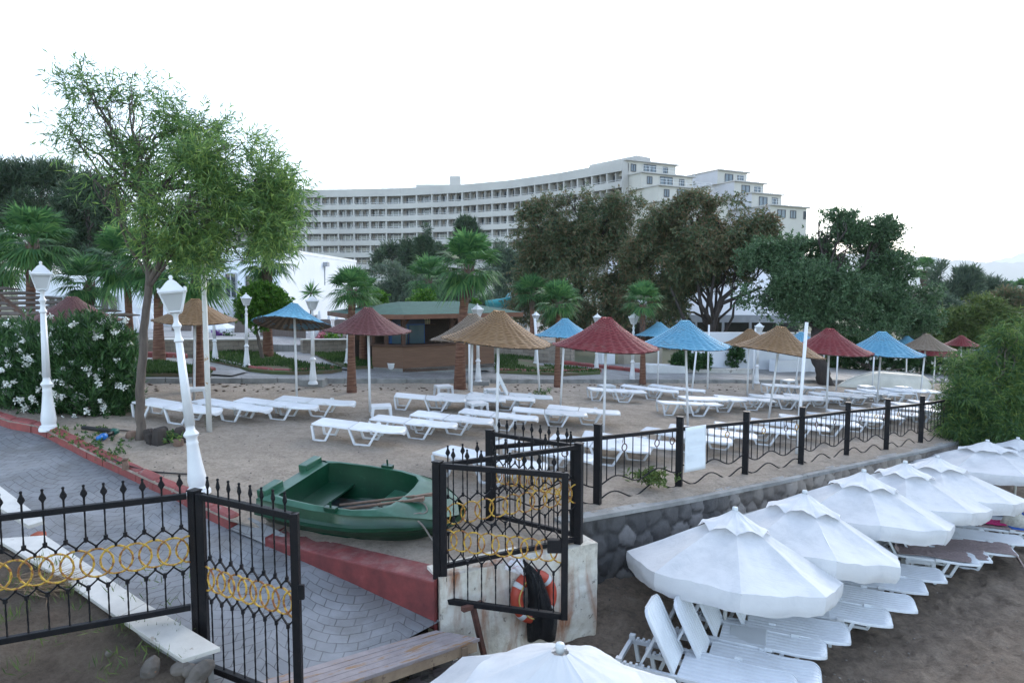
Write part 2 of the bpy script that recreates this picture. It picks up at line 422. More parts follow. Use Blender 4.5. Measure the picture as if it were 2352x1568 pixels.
def sweep(mb, pts, prof, seg=.4, jit=.0, zoff=0.0):
    """blocks of a kerb: profile (across, up) along a polyline, one rounded block after another"""
    pts = [Vector(p) for p in pts]; s = arclen([(p.x, p.y) for p in pts]); L = s[-1]; n = max(1, int(L / seg))
    def pos(t):
        for i in range(len(pts) - 1):
            if t <= s[i + 1] + 1e-6 or i == len(pts) - 2:
                k = (t - s[i]) / max(1e-6, s[i + 1] - s[i]); return pts[i].lerp(pts[i + 1], k), (pts[i + 1] - pts[i]).normalized()
    for b in range(n):
        t0, t1 = L * b / n, L * (b + 1) / n; rows = []
        j1, j2 = (rnd.uniform(-jit, jit) for _ in range(2))
        for q, (t, k) in enumerate(((t0 + .004, .82), (t0 + .03, 1), ((t0 + t1) / 2, 1.03), (t1 - .03, 1), (t1 - .004, .82))):
            p, dd = pos(min(max(t, 0), L)); side = Vector((dd.y, -dd.x, 0)).normalized()
            rows.append([p + side * (a * (1 if a > .05 else k) + j1) + Vector((0, 0, u_ * k + (j2 if u_ > .02 else 0) + zoff)) for a, u_ in prof])
        m = len(prof); vs = [v for r in rows for v in r]; fs = []
        for r in range(len(rows) - 1):
            for i in range(m): fs.append((r * m + i, r * m + (i + 1) % m, (r + 1) * m + (i + 1) % m, (r + 1) * m + i))
        fs += [tuple(range(m))[::-1], tuple((len(rows) - 1) * m + i for i in range(m))]
        mb.add(vs, fs)
KPROF = [(0, -.06), (.0, .10), (-.03, .15), (-.13, .17), (-.20, .12), (-.22, -.06)]
mb = MB(); sweep(mb, KB, KPROF, .42, .008); mb.obj("red_kerb", M['red'], smooth=False, kind="structure", bevel=.012)

# dark red wall that holds the sand beside the ramp
mb = MB(); top = []
for p, y in zip(KW, KWTOP): top.append(Vector((p.x, p.y, zat(p, y))))
side = Vector((.35, .9, 0)).normalized() * .34
vs = []
for p, t in zip(KW, top):
    vs += [p - Vector((0, 0, .1)), t, t + side + Vector((0, 0, .012)), p + side - Vector((0, 0, .1))]
fs = [(0, 1, 2, 3), (15, 14, 13, 12)]
for i in range(3):
    for k in range(4): fs.append((i * 4 + k, i * 4 + (k + 1) % 4, i * 4 + 4 + (k + 1) % 4, i * 4 + 4 + k))
mb.add(vs, fs)
w_ = mb.obj("red_retaining_wall", M['redwall'], bevel=.02); tag(w_, "dark red painted low wall holding back the sand beside the green boat", "wall")
# patch of old paving in the gap of the kerb
mb = MB(); mb.poly([K(528, 1214, .02), K(612, 1250, .02), S(660, 1232) + Vector((0,0,.02)), S(575, 1190) + Vector((0,0,.02))]); mb.obj("paving_patch", M['prom'], kind="structure")

# ------------------------------------------------------------------ rough stone retaining wall
def stone_wall(name, base, tops, bots, mats, cell=.3, res=.035, depth=.05, seed=3):
    """front of a rubble wall: bulging stones of their own tone between recessed joints"""
    g = np.random.default_rng(seed); s = arclen([(p.x, p.y) for p in base]); L = s[-1]
    H = max(t - b for t, b in zip(tops, bots)); nx, nz = int(L / res), max(4, int(H / res))
    cen = []; rows = int(H / cell) + 3; colsn = int(L / cell) + 3
    for r in range(-1, rows):
        for c in range(-1, colsn): cen.append(((c + .5 * (r % 2) + g.uniform(-.33, .33)) * cell, (r + g.uniform(-.3, .3)) * cell * .92))
    cen = np.array(cen); tone = g.random(len(cen))
    U, Wd = np.meshgrid(np.linspace(0, L, nx + 1), np.linspace(0, 1, nz + 1))
    tz = np.interp(U, s, tops); bz = np.interp(U, s, bots); X = np.interp(U, s, [p.x for p in base]); Y = np.interp(U, s, [p.y for p in base])
    Zz = bz + (tz - bz) * Wd; zr = Zz - np.interp(U, s, tops) + H
    q = np.stack([U.ravel(), zr.ravel()], 1); q = q + .03 * np.sin(q[:, ::-1] * 9 + 1)
    hh = np.zeros(len(q)); tt = np.zeros(len(q))
    for i in range(0, len(q), 4000):
        d2 = ((q[i:i + 4000, None, :] - cen[None]) ** 2).sum(-1); o = np.argpartition(d2, 2, 1)[:, :2]
        dd = np.sqrt(np.take_along_axis(d2, o, 1)); srt = np.argsort(dd, 1); dd = np.take_along_axis(dd, srt, 1); o = np.take_along_axis(o, srt, 1)
        e = np.clip((dd[:, 1] - dd[:, 0]) / (cell * .45), 0, 1); hh[i:i + 4000] = np.where(e < .12, -.5 + e * 4, np.minimum(1, .1 + e * 1.3)); tt[i:i + 4000] = np.where(e < .12, -1, tone[o[:, 0]])
    hh += .25 * g.standard_normal(len(hh)) * .3
    dx = np.gradient(X, axis=1); dy = np.gradient(Y, axis=1); ln = np.hypot(dx, dy) + 1e-9; nxv, nyv = (dy / ln).ravel(), (-dx / ln).ravel()
    V = np.stack([X.ravel() + nxv * hh * depth, Y.ravel() + nyv * hh * depth, Zz.ravel()], 1)
    w = nx + 1; i0 = (np.arange(nz)[:, None] * w + np.arange(nx)[None]).ravel(); Q = np.stack([i0, i0 + 1, i0 + 1 + w, i0 + w], 1)
    me = npmesh(name, V, Q, 4, mats, smooth=True)
    a = me.color_attributes.new("stone", 'FLOAT_COLOR', 'POINT'); k = np.stack([np.clip(tt, 0, 1), (tt < 0) * 1.0, U.ravel() / L, np.ones(len(tt))], 1); a.data.foreach_set("color", k.astype(np.float32).ravel())
    return me
def stonemat(name, cols, mortar, far=None):
    m, n, b = newmat(name); at_ = n.nodes.new("ShaderNodeAttribute"); at_.attribute_name = "stone"; co = coords(n)
    s = n.nodes.new("ShaderNodeSeparateColor"); n.links.new(at_.outputs["Color"], s.inputs[0])
    f = mathn(n, 'ADD', mathn(n, 'MULTIPLY', s.outputs[0], .6), mathn(n, 'MULTIPLY', noisef(n, co, 9, 6, .7), .42))
    k = len(cols); col = ramp(n, f, [(.15 + .7 * i / (k - 1), c) for i, c in enumerate(cols)])
    mo = mortar
    if far:
        k = len(far); c2 = ramp(n, f, [(.15 + .7 * i / (k - 1), c) for i, c in enumerate(far)])
        w = ramp(n, mathn(n, 'ADD', s.outputs[2], mathn(n, 'MULTIPLY', noisef(n, co, 1.2, 4), .18)), [(.24, (0, 0, 0)), (.36, (1, 1, 1))])
        col = mixc(n, w, col, c2); mo = mixc(n, w, mortar, (.19, .17, .145))
    col = mixc(n, s.outputs[1], col, mo)
    n.links.new(col, b.inputs["Base Color"]); b.inputs["Roughness"].default_value = .85
    bump(n, b, noisef(n, co, 30, 6, .7), .5, .02); return m
wm = stonemat("rubble_wall_stone", [(.045, .045, .046), (.09, .088, .086), (.20, .195, .19)], (.085, .083, .08), [(.16, .14, .12), (.25, .22, .185), (.36, .325, .28)])
wall = thing("stone_retaining_wall", "rough stone retaining wall with thin concrete top between fence and lower beach", "wall", WALL[0])
def child_of(o, par):
    o.parent = par; o.matrix_parent_inverse = Matrix.Translation(par.location).inverted() if par.rotation_euler.z == 0 else par.matrix_basis.inverted(); return o
WD = (WALL[-1] - WALL[0]).normalized()
wbase = [WALL[0] - WD * .45] + WALL[1:]
me = stone_wall("wall_face", wbase, [zT(p.x) - .07 for p in wbase], [zB(p.x) - .25 for p in wbase], [wm])
child_of(link("wall_face", me), wall)
mb = MB(); nrm = Vector((-WD.y, WD.x, 0)); vs = []
for p in wbase:
    for o_, h in ((-.07, -.07), (-.07, -.015), (.07, 0.0), (.07, -.07)): q = p + nrm * o_; vs.append((q.x, q.y, zT(q.x) + h))
fs = []
for i in range(len(wbase) - 1):
    for k in range(4): fs.append((i * 4 + k, i * 4 + (k + 1) % 4, i * 4 + 4 + (k + 1) % 4, i * 4 + 4 + k))
mb.add(vs, fs + [(0, 1, 2, 3)]); child_of(mb.obj("coping", M['concrete']), wall)
# ------------------------------------------------------------------ hotel: a concave arc with stepped ends
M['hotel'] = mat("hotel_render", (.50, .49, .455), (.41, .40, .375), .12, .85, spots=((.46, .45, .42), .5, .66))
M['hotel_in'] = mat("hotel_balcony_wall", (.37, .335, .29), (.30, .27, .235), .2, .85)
M['cream'] = mat("cream_render", (.55, .53, .47), (.48, .465, .415), .2, .85)
M['hgrey'] = mat("grey_render", (.52, .53, .56), (.45, .46, .48), .15, .85)
def glassmat(name, c, rough=.06):
    m, n, b = newmat(name); b.inputs["Base Color"].default_value = c4(c); b.inputs["Roughness"].default_value = rough
    b.inputs["Specular IOR Level"].default_value = .6; b.inputs["Coat Weight"].default_value = .15
    co = coords(n); k = noisef(n, co, .5, 2); bump(n, b, k, .05, .02); return m
M['glass'] = glassmat("dark_window_glass", (.018, .028, .036))
M['frame'] = mat("dark_window_frame", (.05, .055, .065), None, 3, .4)
M['whitepaint'] = mat("white_paint", (.78, .79, .79), (.68, .70, .71), 1.2, .55)
M['rail'] = mat("pale_rail", (.62, .63, .63), None, 2, .4)
HP = [(420, 172), (560, 168), (680, 164), (800, 163), (930, 161), (1060, 156), (1180, 149), (1300, 139), (1385, 131), (1436, 126.5)]
HX = [((x - CX) / F_PX * d_, d_) for x, d_ in HP]
hs_ = arclen(HX); HL = hs_[-1]
def harc(t, off=0.0):
    x, y = along(HX, hs_, t); x2, y2 = along(HX, hs_, min(HL, t + .6)); x1, y1 = along(HX, hs_, max(0, t - .6))
    dx, dy = x2 - x1, y2 - y1; l = math.hypot(dx, dy); return x + dy / l * off, y - dx / l * off    # off > 0 towards the viewer
HTOP = 25.9; FH = 2.78; NFL = 7
hotel = thing("hotel", "long curved concrete hotel with rows of recessed balconies behind the trees", "hotel", (0, 150, 0))
def hchild(o): return child_of(o, hotel)
def band(mb, z0, z1, o0, o1, n=110, t0=0.0, t1=None):
    t1 = t1 or HL; pts = []
    for i in range(n + 1):
        t = t0 + (t1 - t0) * i / n
        a = harc(t, o1); b_ = harc(t, o0); pts.append((a, b_))
    vs = []
    for a, b_ in pts: vs += [(a[0], a[1], z0), (a[0], a[1], z1), (b_[0], b_[1], z1), (b_[0], b_[1], z0)]
    fs = []
    for i in range(n):
        for k in range(4): fs.append((i * 4 + k, i * 4 + 4 + k, i * 4 + 4 + (k + 1) % 4, i * 4 + (k + 1) % 4))
    mb.add(vs, fs + [(3, 2, 1, 0), tuple(n * 4 + k for k in range(4))])
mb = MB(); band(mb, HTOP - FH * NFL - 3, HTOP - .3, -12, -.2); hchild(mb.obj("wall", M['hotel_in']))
mb = MB(); band(mb, HTOP - 1.75, HTOP, -12.2, 1.32); hchild(mb.obj("roof_parapet", M['hotel']))
NBAY = int(HL / 3.82); BW = HL / NBAY
mb = MB(); band(mb, 0.3, HTOP - FH * NFL - .75 + .3, -12, .9); hchild(mb.obj("basement_wall", M['cream']))
for f in range(NFL):
    zt = HTOP - 1.75 - f * FH
    mb = MB(); band(mb, zt - FH, zt - FH + 1.02, .95, 1.32); band(mb, zt - FH - .16, zt - FH + .004, -.2, 1.3); hchild(mb.obj("balcony_front", M['hotel']))
    mb = MB()
    for b in range(NBAY):
        a = harc(b * BW + .25, 1.22); c = harc((b + 1) * BW - .25, 1.22)
        mb.bar((a[0], a[1], zt - FH + 1.28), (c[0], c[1], zt - FH + 1.28), .07)
        for q in (a, c): mb.bar((q[0], q[1], zt - FH + 1.0), (q[0], q[1], zt - FH + 1.28), .07)
    hchild(mb.obj("balcony_rail", M['rail']))
mb = MB()
for b in range(NBAY + 1):
    for o0, o1, w in ((-.2, 1.2, .34),):
        a = harc(b * BW, o0); c = harc(b * BW, o1)
        mb.bar((a[0], a[1], HTOP - 1.7 - FH * NFL / 2), (c[0], c[1], HTOP - 1.7 - FH * NFL / 2), w, FH * NFL, up=(0, 0, 1))
hchild(mb.obj("pier", M['hotel']))
mb = MB(); wide = set(); rr = random.Random(5)
for f in range(NFL):
    for b in range(NBAY):
        if f >= 3 and b < NBAY - 5 or (4 + NBAY // 3) <= b < (7 + NBAY // 3) and f < 3: wide.add((f, b))
for f in range(NFL):
    zt = HTOP - 1.75 - f * FH
    for b in range(NBAY):
        if (f, b) not in wide:
            a = harc((b + .5) * BW, -.2); c = harc((b + .5) * BW, 1.0); mb = MB(); mb.bar((a[0], a[1], zt - FH / 2), (c[0], c[1], zt - FH / 2), .14, FH - .1); hchild(mb.obj("balcony_divider", M['hotel']))
cells = []
for f in range(NFL):
    zt = HTOP - 1.75 - f * FH
    for b in range(NBAY): cells.append((f, b, zt))
cells.sort(key=lambda c: (c[0] > 4, -c[1] if c[0] < 3 else c[1], c[0])); cells = sorted(cells, key=lambda c: (c[0] > 4, abs(c[1] - NBAY * .62)))
rest = MB(); rest_n = 0
for i, (f, b, zt) in enumerate(cells):
    w = MB() if i < 99 else rest
    spans = [(.17, .83)] if (f, b) in wide else [((.10, .40), (.60, .93)), ((.16, .42), (.56, .90)), ((.2, .42), (.66, .92))][rr.randrange(3)]
    for s0, s1 in spans:
        n = 4 if s1 - s0 > .4 else 2
        a = harc((b + s0) * BW, -.15); c = harc((b + s1) * BW, -.15); A_ = Vector((a[0], a[1], 0)); C_ = Vector((c[0], c[1], 0))
        z0, z1 = zt - FH + .1, zt - .28
        w.cur = 0; w.add([(a[0], a[1], z0), (c[0], c[1], z0), (c[0], c[1], z1), (a[0], a[1], z1)], [(0, 1, 2, 3)])
        w.cur = 1
        a = harc((b + s0) * BW, -.12); c = harc((b + s1) * BW, -.12); A_ = Vector((a[0], a[1], 0)); C_ = Vector((c[0], c[1], 0))
        w.bar(A_ + Vector((0, 0, z1 - .16)), C_ + Vector((0, 0, z1 - .16)), .08, .42 if n == 4 else .12)
        for k in range(n + 1):
            if n == 4 and k in (2,): continue
            q = A_.lerp(C_, k / n); w.cur = 2 if 0 < k < n else 1; w.bar(q + Vector((0, 0, z0)), q + Vector((0, 0, z1)), .12 if w.cur == 2 else .1)
    if w is not rest: hchild(w.obj("window", [M['glass'], M['frame'], M['rail']]))
o = hchild(rest.obj("window", [M['glass'], M['frame'], M['rail']])); o["kind"] = "stuff"
# stepped tiers at the end of the arc: cream walls, roof slabs that stick out, big windows, rails
def tier(par, p0, d, w, dep, z0, z1, wins, name="tier", slab=.55, side=False, rail=None):
    """box that starts at p0 and runs w along d; the roof slab overhangs; wins = (from, to, low, high, glass door?)"""
    d = Vector((d[0], d[1], 0)).normalized(); nrm = Vector((d.y, -d.x, 0)); p0 = Vector((p0[0], p0[1], 0))
    up = Vector((0, 0, 1)); mb = MB()
    c = [p0, p0 + d * w, p0 + d * w - nrm * dep, p0 - nrm * dep]
    mb.poly([q + up * z1 for q in c], z1 - z0); mb.m = [1 if (i == 5 and side) else 0 for i in range(6)]; t = child_of(mb.obj(name, [M['cream'], M['hgrey']]), par)
    mb = MB(); c = [p0 + nrm * slab - d * .2, p0 + d * (w + slab) + nrm * slab, p0 + d * (w + slab) - nrm * dep, p0 - d * .2 - nrm * dep]
    mb.poly([q + up * (z1 + .22) for q in c], .22); r = mb.obj("roof_slab", M['hotel']); r.parent = t
    for a, b_, lo, hi in wins:
        mb = MB(); q0 = p0 + d * a + nrm * .03; q1 = p0 + d * b_ + nrm * .03
        mb.add([q0 + up * (z0 + lo), q1 + up * (z0 + lo), q1 + up * (z0 + hi), q0 + up * (z0 + hi)], [(0, 1, 2, 3)]); mb.cur = 1
        f0 = p0 + d * a + nrm * .06; f1 = p0 + d * b_ + nrm * .06
        for k in range(4 if b_ - a > 2.5 else 3):
            n = 3 if b_ - a > 2.5 else 2; q = f0.lerp(f1, k / n); mb.bar(q + up * (z0 + lo), q + up * (z0 + hi), .12)
        for h in (lo, hi): mb.bar(f0 + up * (z0 + h), f1 + up * (z0 + h), .12)
        wobj = mb.obj("window", [M['glass2'], M['frame']]); wobj.parent = t
    if rail:
        mb = MB(); q0 = p0 + nrm * .45 + up * (z1 + .22); q1 = q0 + d * w
        for h in (.5, .95): mb.bar(q0 + up * h, q1 + up * h, .06)
        for k in range(9): q = q0.lerp(q1, k / 8); mb.bar(q, q + up * .95, .06)
        r2 = mb.obj("terrace_rail", M['rail']); r2.parent = t
    return t
M['glass2'] = glassmat("pale_window_glass", (.10, .14, .17), .04)

td = (.88, .47)
for k in range(4):
    z1 = 26.1 - 2.7 * k
    wn = [(1.3, 2.4, .9, 2.15), (4.3, 7.1, .05, 2.35), (8.8, 9.9, .9, 2.2)] if k < 3 else [(1.3, 2.9, .8, 2.1), (6.2, 8.0, .8, 2.2)]
    tier(hotel, (20.6 + 2.4 * k, 126.4 - 3.05 * k), td, 12, 14 + 3.8 * k, z1 - 2.7 - (0 if k < 3 else 16), z1, [(a, b_, lo + (0 if k < 3 else 16), hi + (0 if k < 3 else 16)) for a, b_, lo, hi in wn], rail=k > 0)
for c_, sz_, an in (((21.5, 139.5, 27.0), (13, 4, 2.6), -.905), ((18.0, 150, 26.7), (2.6, 3, 3.2), 0), ((-17.5, 176, 27.2), (13, 6, 3), 0), ((-14.2, 174, 28.4), (2.6, 3, 4.6), 0), ((20, 146, 28), (1.2, .8, .7), 0), ((-4.5, 168, 26.9), (.9, .8, .8), 0), ((-2.5, 168, 27), (.9, .8, .9), 0)):
    mb = MB(); mb.box(c_, sz_, Matrix.Rotation(an, 3, 'Z')); hchild(mb.obj("roof_block", M['hotel']))
# balcony walls that carry on from the arc beside each tier
wing = thing("hotel_wing", "stepped cream hotel wing with roof terraces rising behind the dark green tree", "hotel", (45, 140, 0))
for k in range(4):
    z1 = 26.3 - 2.66 * k; lo, hi = (.05, 2.1) if k < 3 else (.6, 2.0); e = 0 if k < 3 else 17
    wn = [(2.0, 4.1, lo + e, hi + e), (5.5, 7.0, lo + e, hi + e)] + ([(9.2, 9.8, lo + e, hi + e)] if k == 3 else [])
    tier(wing, (40.9 + 2.4 * k, 138 - 3.05 * k), td, 8.1 + (2 if k == 3 else 0), 9.5 + 3.8 * k, z1 - 2.66 - e, z1, wn, side=True, rail=k > 0)
# ------------------------------------------------------------------ white holiday blocks
def block(name, label, pts, ztop, zbase, holes, mats=None, cap=.18):
    """white block: plan corners pts (first edge faces the camera), holes = (edge, from, to, low, high, colour)"""
    t = thing(name, label, "building", (pts[0][0], pts[0][1], zbase)); up = Vector((0, 0, 1))
    mb = MB(); mb.poly([Vector((x, y, ztop)) for x, y in pts], ztop - zbase + .6); child_of(mb.obj("wall", mats or M['whitewall']), t)
    cx_ = sum(p[0] for p in pts) / len(pts); cy_ = sum(p[1] for p in pts) / len(pts)
    mb = MB(); mb.poly([Vector((cx_ + (x - cx_) * 1.012, cy_ + (y - cy_) * 1.012, ztop + cap)) for x, y in pts], cap - .004); child_of(mb.obj("roof", M['whitepaint']), t)
    for e, a, b_, lo, hi, m in holes:
        p0 = Vector((*pts[e], 0)); p1 = Vector((*pts[(e + 1) % len(pts)], 0)); dd = (p1 - p0).normalized(); n = Vector((dd.y, -dd.x, 0))
        q0 = p0 + dd * a + n * .015; q1 = p0 + dd * b_ + n * .015; mb = MB()
        mb.add([q0 + up * lo, q1 + up * lo, q1 + up * hi, q0 + up * hi], [(0, 1, 2, 3)]); mb.cur = 1
        for k in range(3): q = q0.lerp(q1, k / 2) + n * .02; mb.bar(q + up * lo, q + up * hi, .06)
        for h in (lo, hi): mb.bar(q0 + n * .02 + up * h, q1 + n * .02 + up * h, .06)
        child_of(mb.obj("window", [m, M['frame2']]), t)
    return t
M['whitewall'] = mat("white_wall_paint", (.74, .76, .79), (.66, .69, .73), .35, .75, .1, 9)
M['frame2'] = mat("grey_frame", (.35, .37, .40), None, 3, .5)
M['curtain'] = mat("blue_grey_curtain", (.16, .21, .28), (.08, .11, .16), 5, .6, stretch=(8, 8, .3))
C1 = at(641, 577, 34); C2 = at(818, 603, 49.5); C0 = at(478, 575, 34.6)
wb = block("white_building", "big white building with blank side wall behind the yucca and round green tree", [(C0.x, C0.y), (C1.x, C1.y), (C2.x, C2.y), (C0.x + 1, 52)], C1.z, .6,
      [(0, .9, 1.5, 2.6, 3.8, M['glass']), (0, 2.0, 2.9, 2.4, 3.7, M['glass']), (1, 1.2, 2.6, .75, 1.45, M['curtain']), (1, 5.2, 6.0, .7, 1.5, M['curtain']), (0, .9, 1.9, .8, 2.0, M['glass'])])
mb = MB(); mb.tube([at(741, 605, 41.6) + Vector((.12, 0, 0)), at(741, 655, 41.6) + Vector((.12, 0, 0))], .05); mb.box(at(741, 607, 41.6) + Vector((.2, 0, 0)), (.3, .5, .25)); child_of(mb.obj("drain_pipe", M['frame2']), wb)
p = at(664, 574, 35.5); mb = MB(); mb.box((p.x, p.y, p.z), (.42, .3, .34)); mb.box((p.x, p.y, p.z - .25), (.06, .06, .3)); child_of(mb.obj("floodlight", M['frame']), wb)
L0 = at(40, 655, 30); L1 = at(330, 640, 31); L2 = at(480, 650, 31.5)
block("white_villa", "white villa with dark windows half hidden behind the row of palms", [(L0.x, L0.y), (L1.x, L1.y), (L1.x, 40), (L0.x, 40)], L1.z, .9,
      [(0, 2.0, 3.0, 1.75, 2.5, M['glass']), (0, 4.25, 4.62, 1.25, 1.95, M['curtain']), (0, 3.3, 4.0, 2.05, 2.7, M['glass']), (0, 4.9, 5.35, 1.3, 2.3, M['curtain']), (0, .4, 1.2, 1.3, 2.0, M['curtain']), (0, 1.2, 1.8, 2.1, 2.7, M['glass'])])
block("white_annex", "low white annex with shutter door between the palms", [(L1.x + .5, 29.5), (L2.x, 29.7), (L2.x, 36), (L1.x + .5, 36)], 2.2, .9, [(0, 1.9, 2.6, 1.05, 1.75, M['curtain']), (0, .3, .9, 1.0, 1.9, M['whitepaint'])])
# ------------------------------------------------------------------ wrought iron gates and fences
M['iron'] = mat("black_iron_paint", (.006, .007, .009), (.012, .011, .012), 9, .48, .25, 60, spec=.16, spots=((.07, .035, .022), 16, .69))
M['gold'] = mat("rusty_gold_paint", (.52, .33, .04), (.20, .065, .018), 22, .55, .4, 60, lo=.42, hi=.56)
M['rustiron'] = mat("rusty_iron", (.12, .045, .03), (.05, .025, .02), 9, .7, .4, 40)
UP = Vector((0, 0, 1))
def finial(mb, p, h=.17, w=.024, d=Vector((1, 0, 0))):
    nrm = Vector((-d.y, d.x, 0)); n = 8; prof = [(.30, 0), (.30, .32), (.42, .38), (1, .52), (.85, .62), (.38, .78), (.30, .86), (.44, .91), (.40, .97), (.05, 1.0)]; vs = []
    for r, z in prof:
        for k in range(n):
            a = 2 * math.pi * k / n; fl = .38 if r > .5 else 1
            vs.append(p + d * (r * w * math.cos(a)) + nrm * (r * w * fl * math.sin(a)) + UP * (z * h))
    fs = [(i * n + k, i * n + (k + 1) % n, (i + 1) * n + (k + 1) % n, (i + 1) * n + k) for i in range(len(prof) - 1) for k in range(n)]
    mb.add(vs, fs + [tuple((len(prof) - 1) * n + k for k in range(n))])
def twisted(mb, p, q, w):
    n = max(2, int((q - p).length / .035)); d = (q - p).normalized(); u = d.orthogonal().normalized(); v = d.cross(u); vs = []
    for i in range(n + 1):
        c = p.lerp(q, i / n); t = i * .62
        for k in range(4):
            a = t + k * math.pi / 2; vs.append(c + (u * math.cos(a) + v * math.sin(a)) * w * .72)
    mb.add(vs, [(i * 4 + k, i * 4 + (k + 1) % 4, i * 4 + 4 + (k + 1) % 4, i * 4 + 4 + k) for i in range(n) for k in range(4)] + [(3, 2, 1, 0), tuple(n * 4 + k for k in range(4))])
def panel(par, A, Bp, n, zr, zbot, R, nod, stiles=True, rail=.05, ztop=None, fin=.17, margin=.0):
    """iron panel: spear bars that fork above and below a chain of overlapping rings.  A, Bp = ends of the top rail"""
    A, Bp = Vector(A), Vector(Bp); d = Bp - A; L = math.hypot(d.x, d.y); dh = Vector((d.x / L, d.y / L, 0)); sl_ = d.z / L
    def pt(x, z): return A + dh * x + UP * (sl_ * x + z)
    mb = MB(); mb.bar(pt(0, 0), pt(L, 0), rail, rail)
    if not stiles: child_of(mb.obj("rail", M['iron'], bevel=.005), par); mb = MB()
    mb.bar(pt(0, zbot), pt(L, zbot), rail, rail)
    if stiles: mb.bar(pt(0, rail / 2), pt(0, zbot - rail / 2), rail * 1.15); mb.bar(pt(L, rail / 2), pt(L, zbot - rail / 2), rail * 1.15)
    child_of(mb.obj("frame" if stiles else "rail", M['iron'], bevel=.005), par)
    s = (L - 2 * margin) / n; nx = Vector((-dh.y, dh.x, 0)); w = .0105
    for i in range(n):
        x = margin + (i + .5) * s
        mb = MB(); twisted(mb, pt(x, -rail / 2), pt(x, zr + R + nod), w); mb.box(pt(x, zr + R + nod), (.024, .024, .04))
        for e in (-1, 1): mb.bar(pt(x, zr + R + nod), pt(x + e * s * .48, zr + R + .025), .012); mb.bar(pt(x + e * s * .48, zr + R + .027), pt(x + e * s * .5, zr + R), .014)
        finial(mb, pt(x, rail / 2), fin, .027, dh); child_of(mb.obj("bar", M['iron']), par)
        mb = MB(); twisted(mb, pt(x, zr - R - nod), pt(x, zbot + rail / 2), w); mb.box(pt(x, zr - R - nod), (.024, .024, .04))
        for e in (-1, 1): mb.bar(pt(x, zr - R - nod), pt(x + e * s * .48, zr - R - .025), .012); mb.bar(pt(x + e * s * .48, zr - R - .027), pt(x + e * s * .5, zr - R), .014)
        child_of(mb.obj("bar", M['iron']), par)
    for i in range(n + 1):
        x = margin + i * s; mb = MB()
        if 0 < i < n or margin > .04: mb.ring(pt(x, zr) + nx * (.006 if i % 2 else -.006), R, .0088, nx, 26, 6, .18)
        else:
            e = 1 if i == 0 else -1; pts = [pt(x + e * R * math.cos(a), zr + R * math.sin(a)) for a in [(-.5 + k / 9) * math.pi for k in range(10)]]; mb.tube(pts, .0088, 6)
        child_of(mb.obj("ring", M['gold'], smooth=True), par)
    return pt
def post(par, p, z0, z1, w=.08, name="post", cap=True):
    mb = MB(); mb.bar(Vector((p[0], p[1], z0)), Vector((p[0], p[1], z1)), w, w, up=(.45, .89, 0))
    if cap: mb.bar(Vector((p[0], p[1], z1)), Vector((p[0], p[1], z1 + .014)), w * 1.16, w * 1.16, up=(.45, .89, 0))
    return child_of(mb.obj(name, M['iron'], bevel=.005), par)
# garden fence on the bank, hinge post and the leaf that stands open towards the camera
A0 = Z(-70, 1190.5, 1.33)
gf = thing("garden_fence", "black iron fence panel with gold rings above the white marble slabs", "fence", (A0.x, A0.y, .2))
dg = (PGL - A0).normalized()
panel(gf, PGL - dg * .06 + UP * -.02, A0 + UP * -.02, 11, -.47, -.99, .118, .085, stiles=False, margin=-.02)
post(gf, PGL, -.36, 1.345, .085)
gp = PGL + (LLEAF - PGL).normalized() * .075
leaf1 = thing("iron_gate", "open black iron gate leaf hinged beside the end of the marble slab", "gate", (gp.x, gp.y, -.1), group="iron gate leaves at the ramp")
panel(leaf1, gp + UP * -.02, LLEAF + UP * -.02, 8, -.72, -1.52, .108, .085, rail=.055, fin=.16, margin=.035)
mb = MB(); mb.box(LLEAF + UP * -.62 + Vector((.045, -.02, 0)), (.05, .03, .12)); child_of(mb.obj("latch", M['iron'], bevel=.004), leaf1)
mb = MB()
for h in (-.35, -1.15): mb.box(gp + UP * h - (LLEAF - PGL).normalized() * .03, (.03, .03, .09))
child_of(mb.obj("hinge", M['iron']), leaf1)
# leaf on the other side, swung out over the lower beach
leaf2 = thing("iron_gate", "open black iron gate leaf in front of the orange lifebuoy and rusty white wall", "gate", (PGR.x, PGR.y, -.1), group="iron gate leaves at the ramp")
gq = PGR + (RLEAF - PGR).normalized() * .06
panel(leaf2, gq + UP * -.02, RLEAF + UP * -.02, 8, -.76, -1.40, .108, .11, rail=.055, fin=.16, margin=.035)
mb = MB(); mb.box(RLEAF + UP * -.72 - (RLEAF - PGR).normalized() * .07, (.2, .07, .13)); child_of(mb.obj("lock_box", M['iron'], bevel=.006), leaf2)
f2 = thing("iron_fence", "black iron fence panel with gold rings on top of the rusty white wall", "fence", (PGR.x, PGR.y, .1))
panel(f2, PGR + UP * -.02, PCO + UP * -.02, 10, -.53, -1.06, .108, .085, stiles=False, margin=.03)
post(f2, PGR, -.5, 1.345, .085); post(f2, PCO, .1, 1.345, .085)
f3 = thing("iron_fence", "black iron panel with gold rings joining the corner post to the sand fence", "fence", (PEN.x, PEN.y, .2))
dq = (PCO - PEN).normalized()
panel(f3, PEN + dq * .05 + UP * -.02, PCO - dq * .07 + UP * -.02, 9, -.50, -1.02, .105, .085, stiles=True, margin=.03)
post(f3, PEN, .15, 1.345, .085)
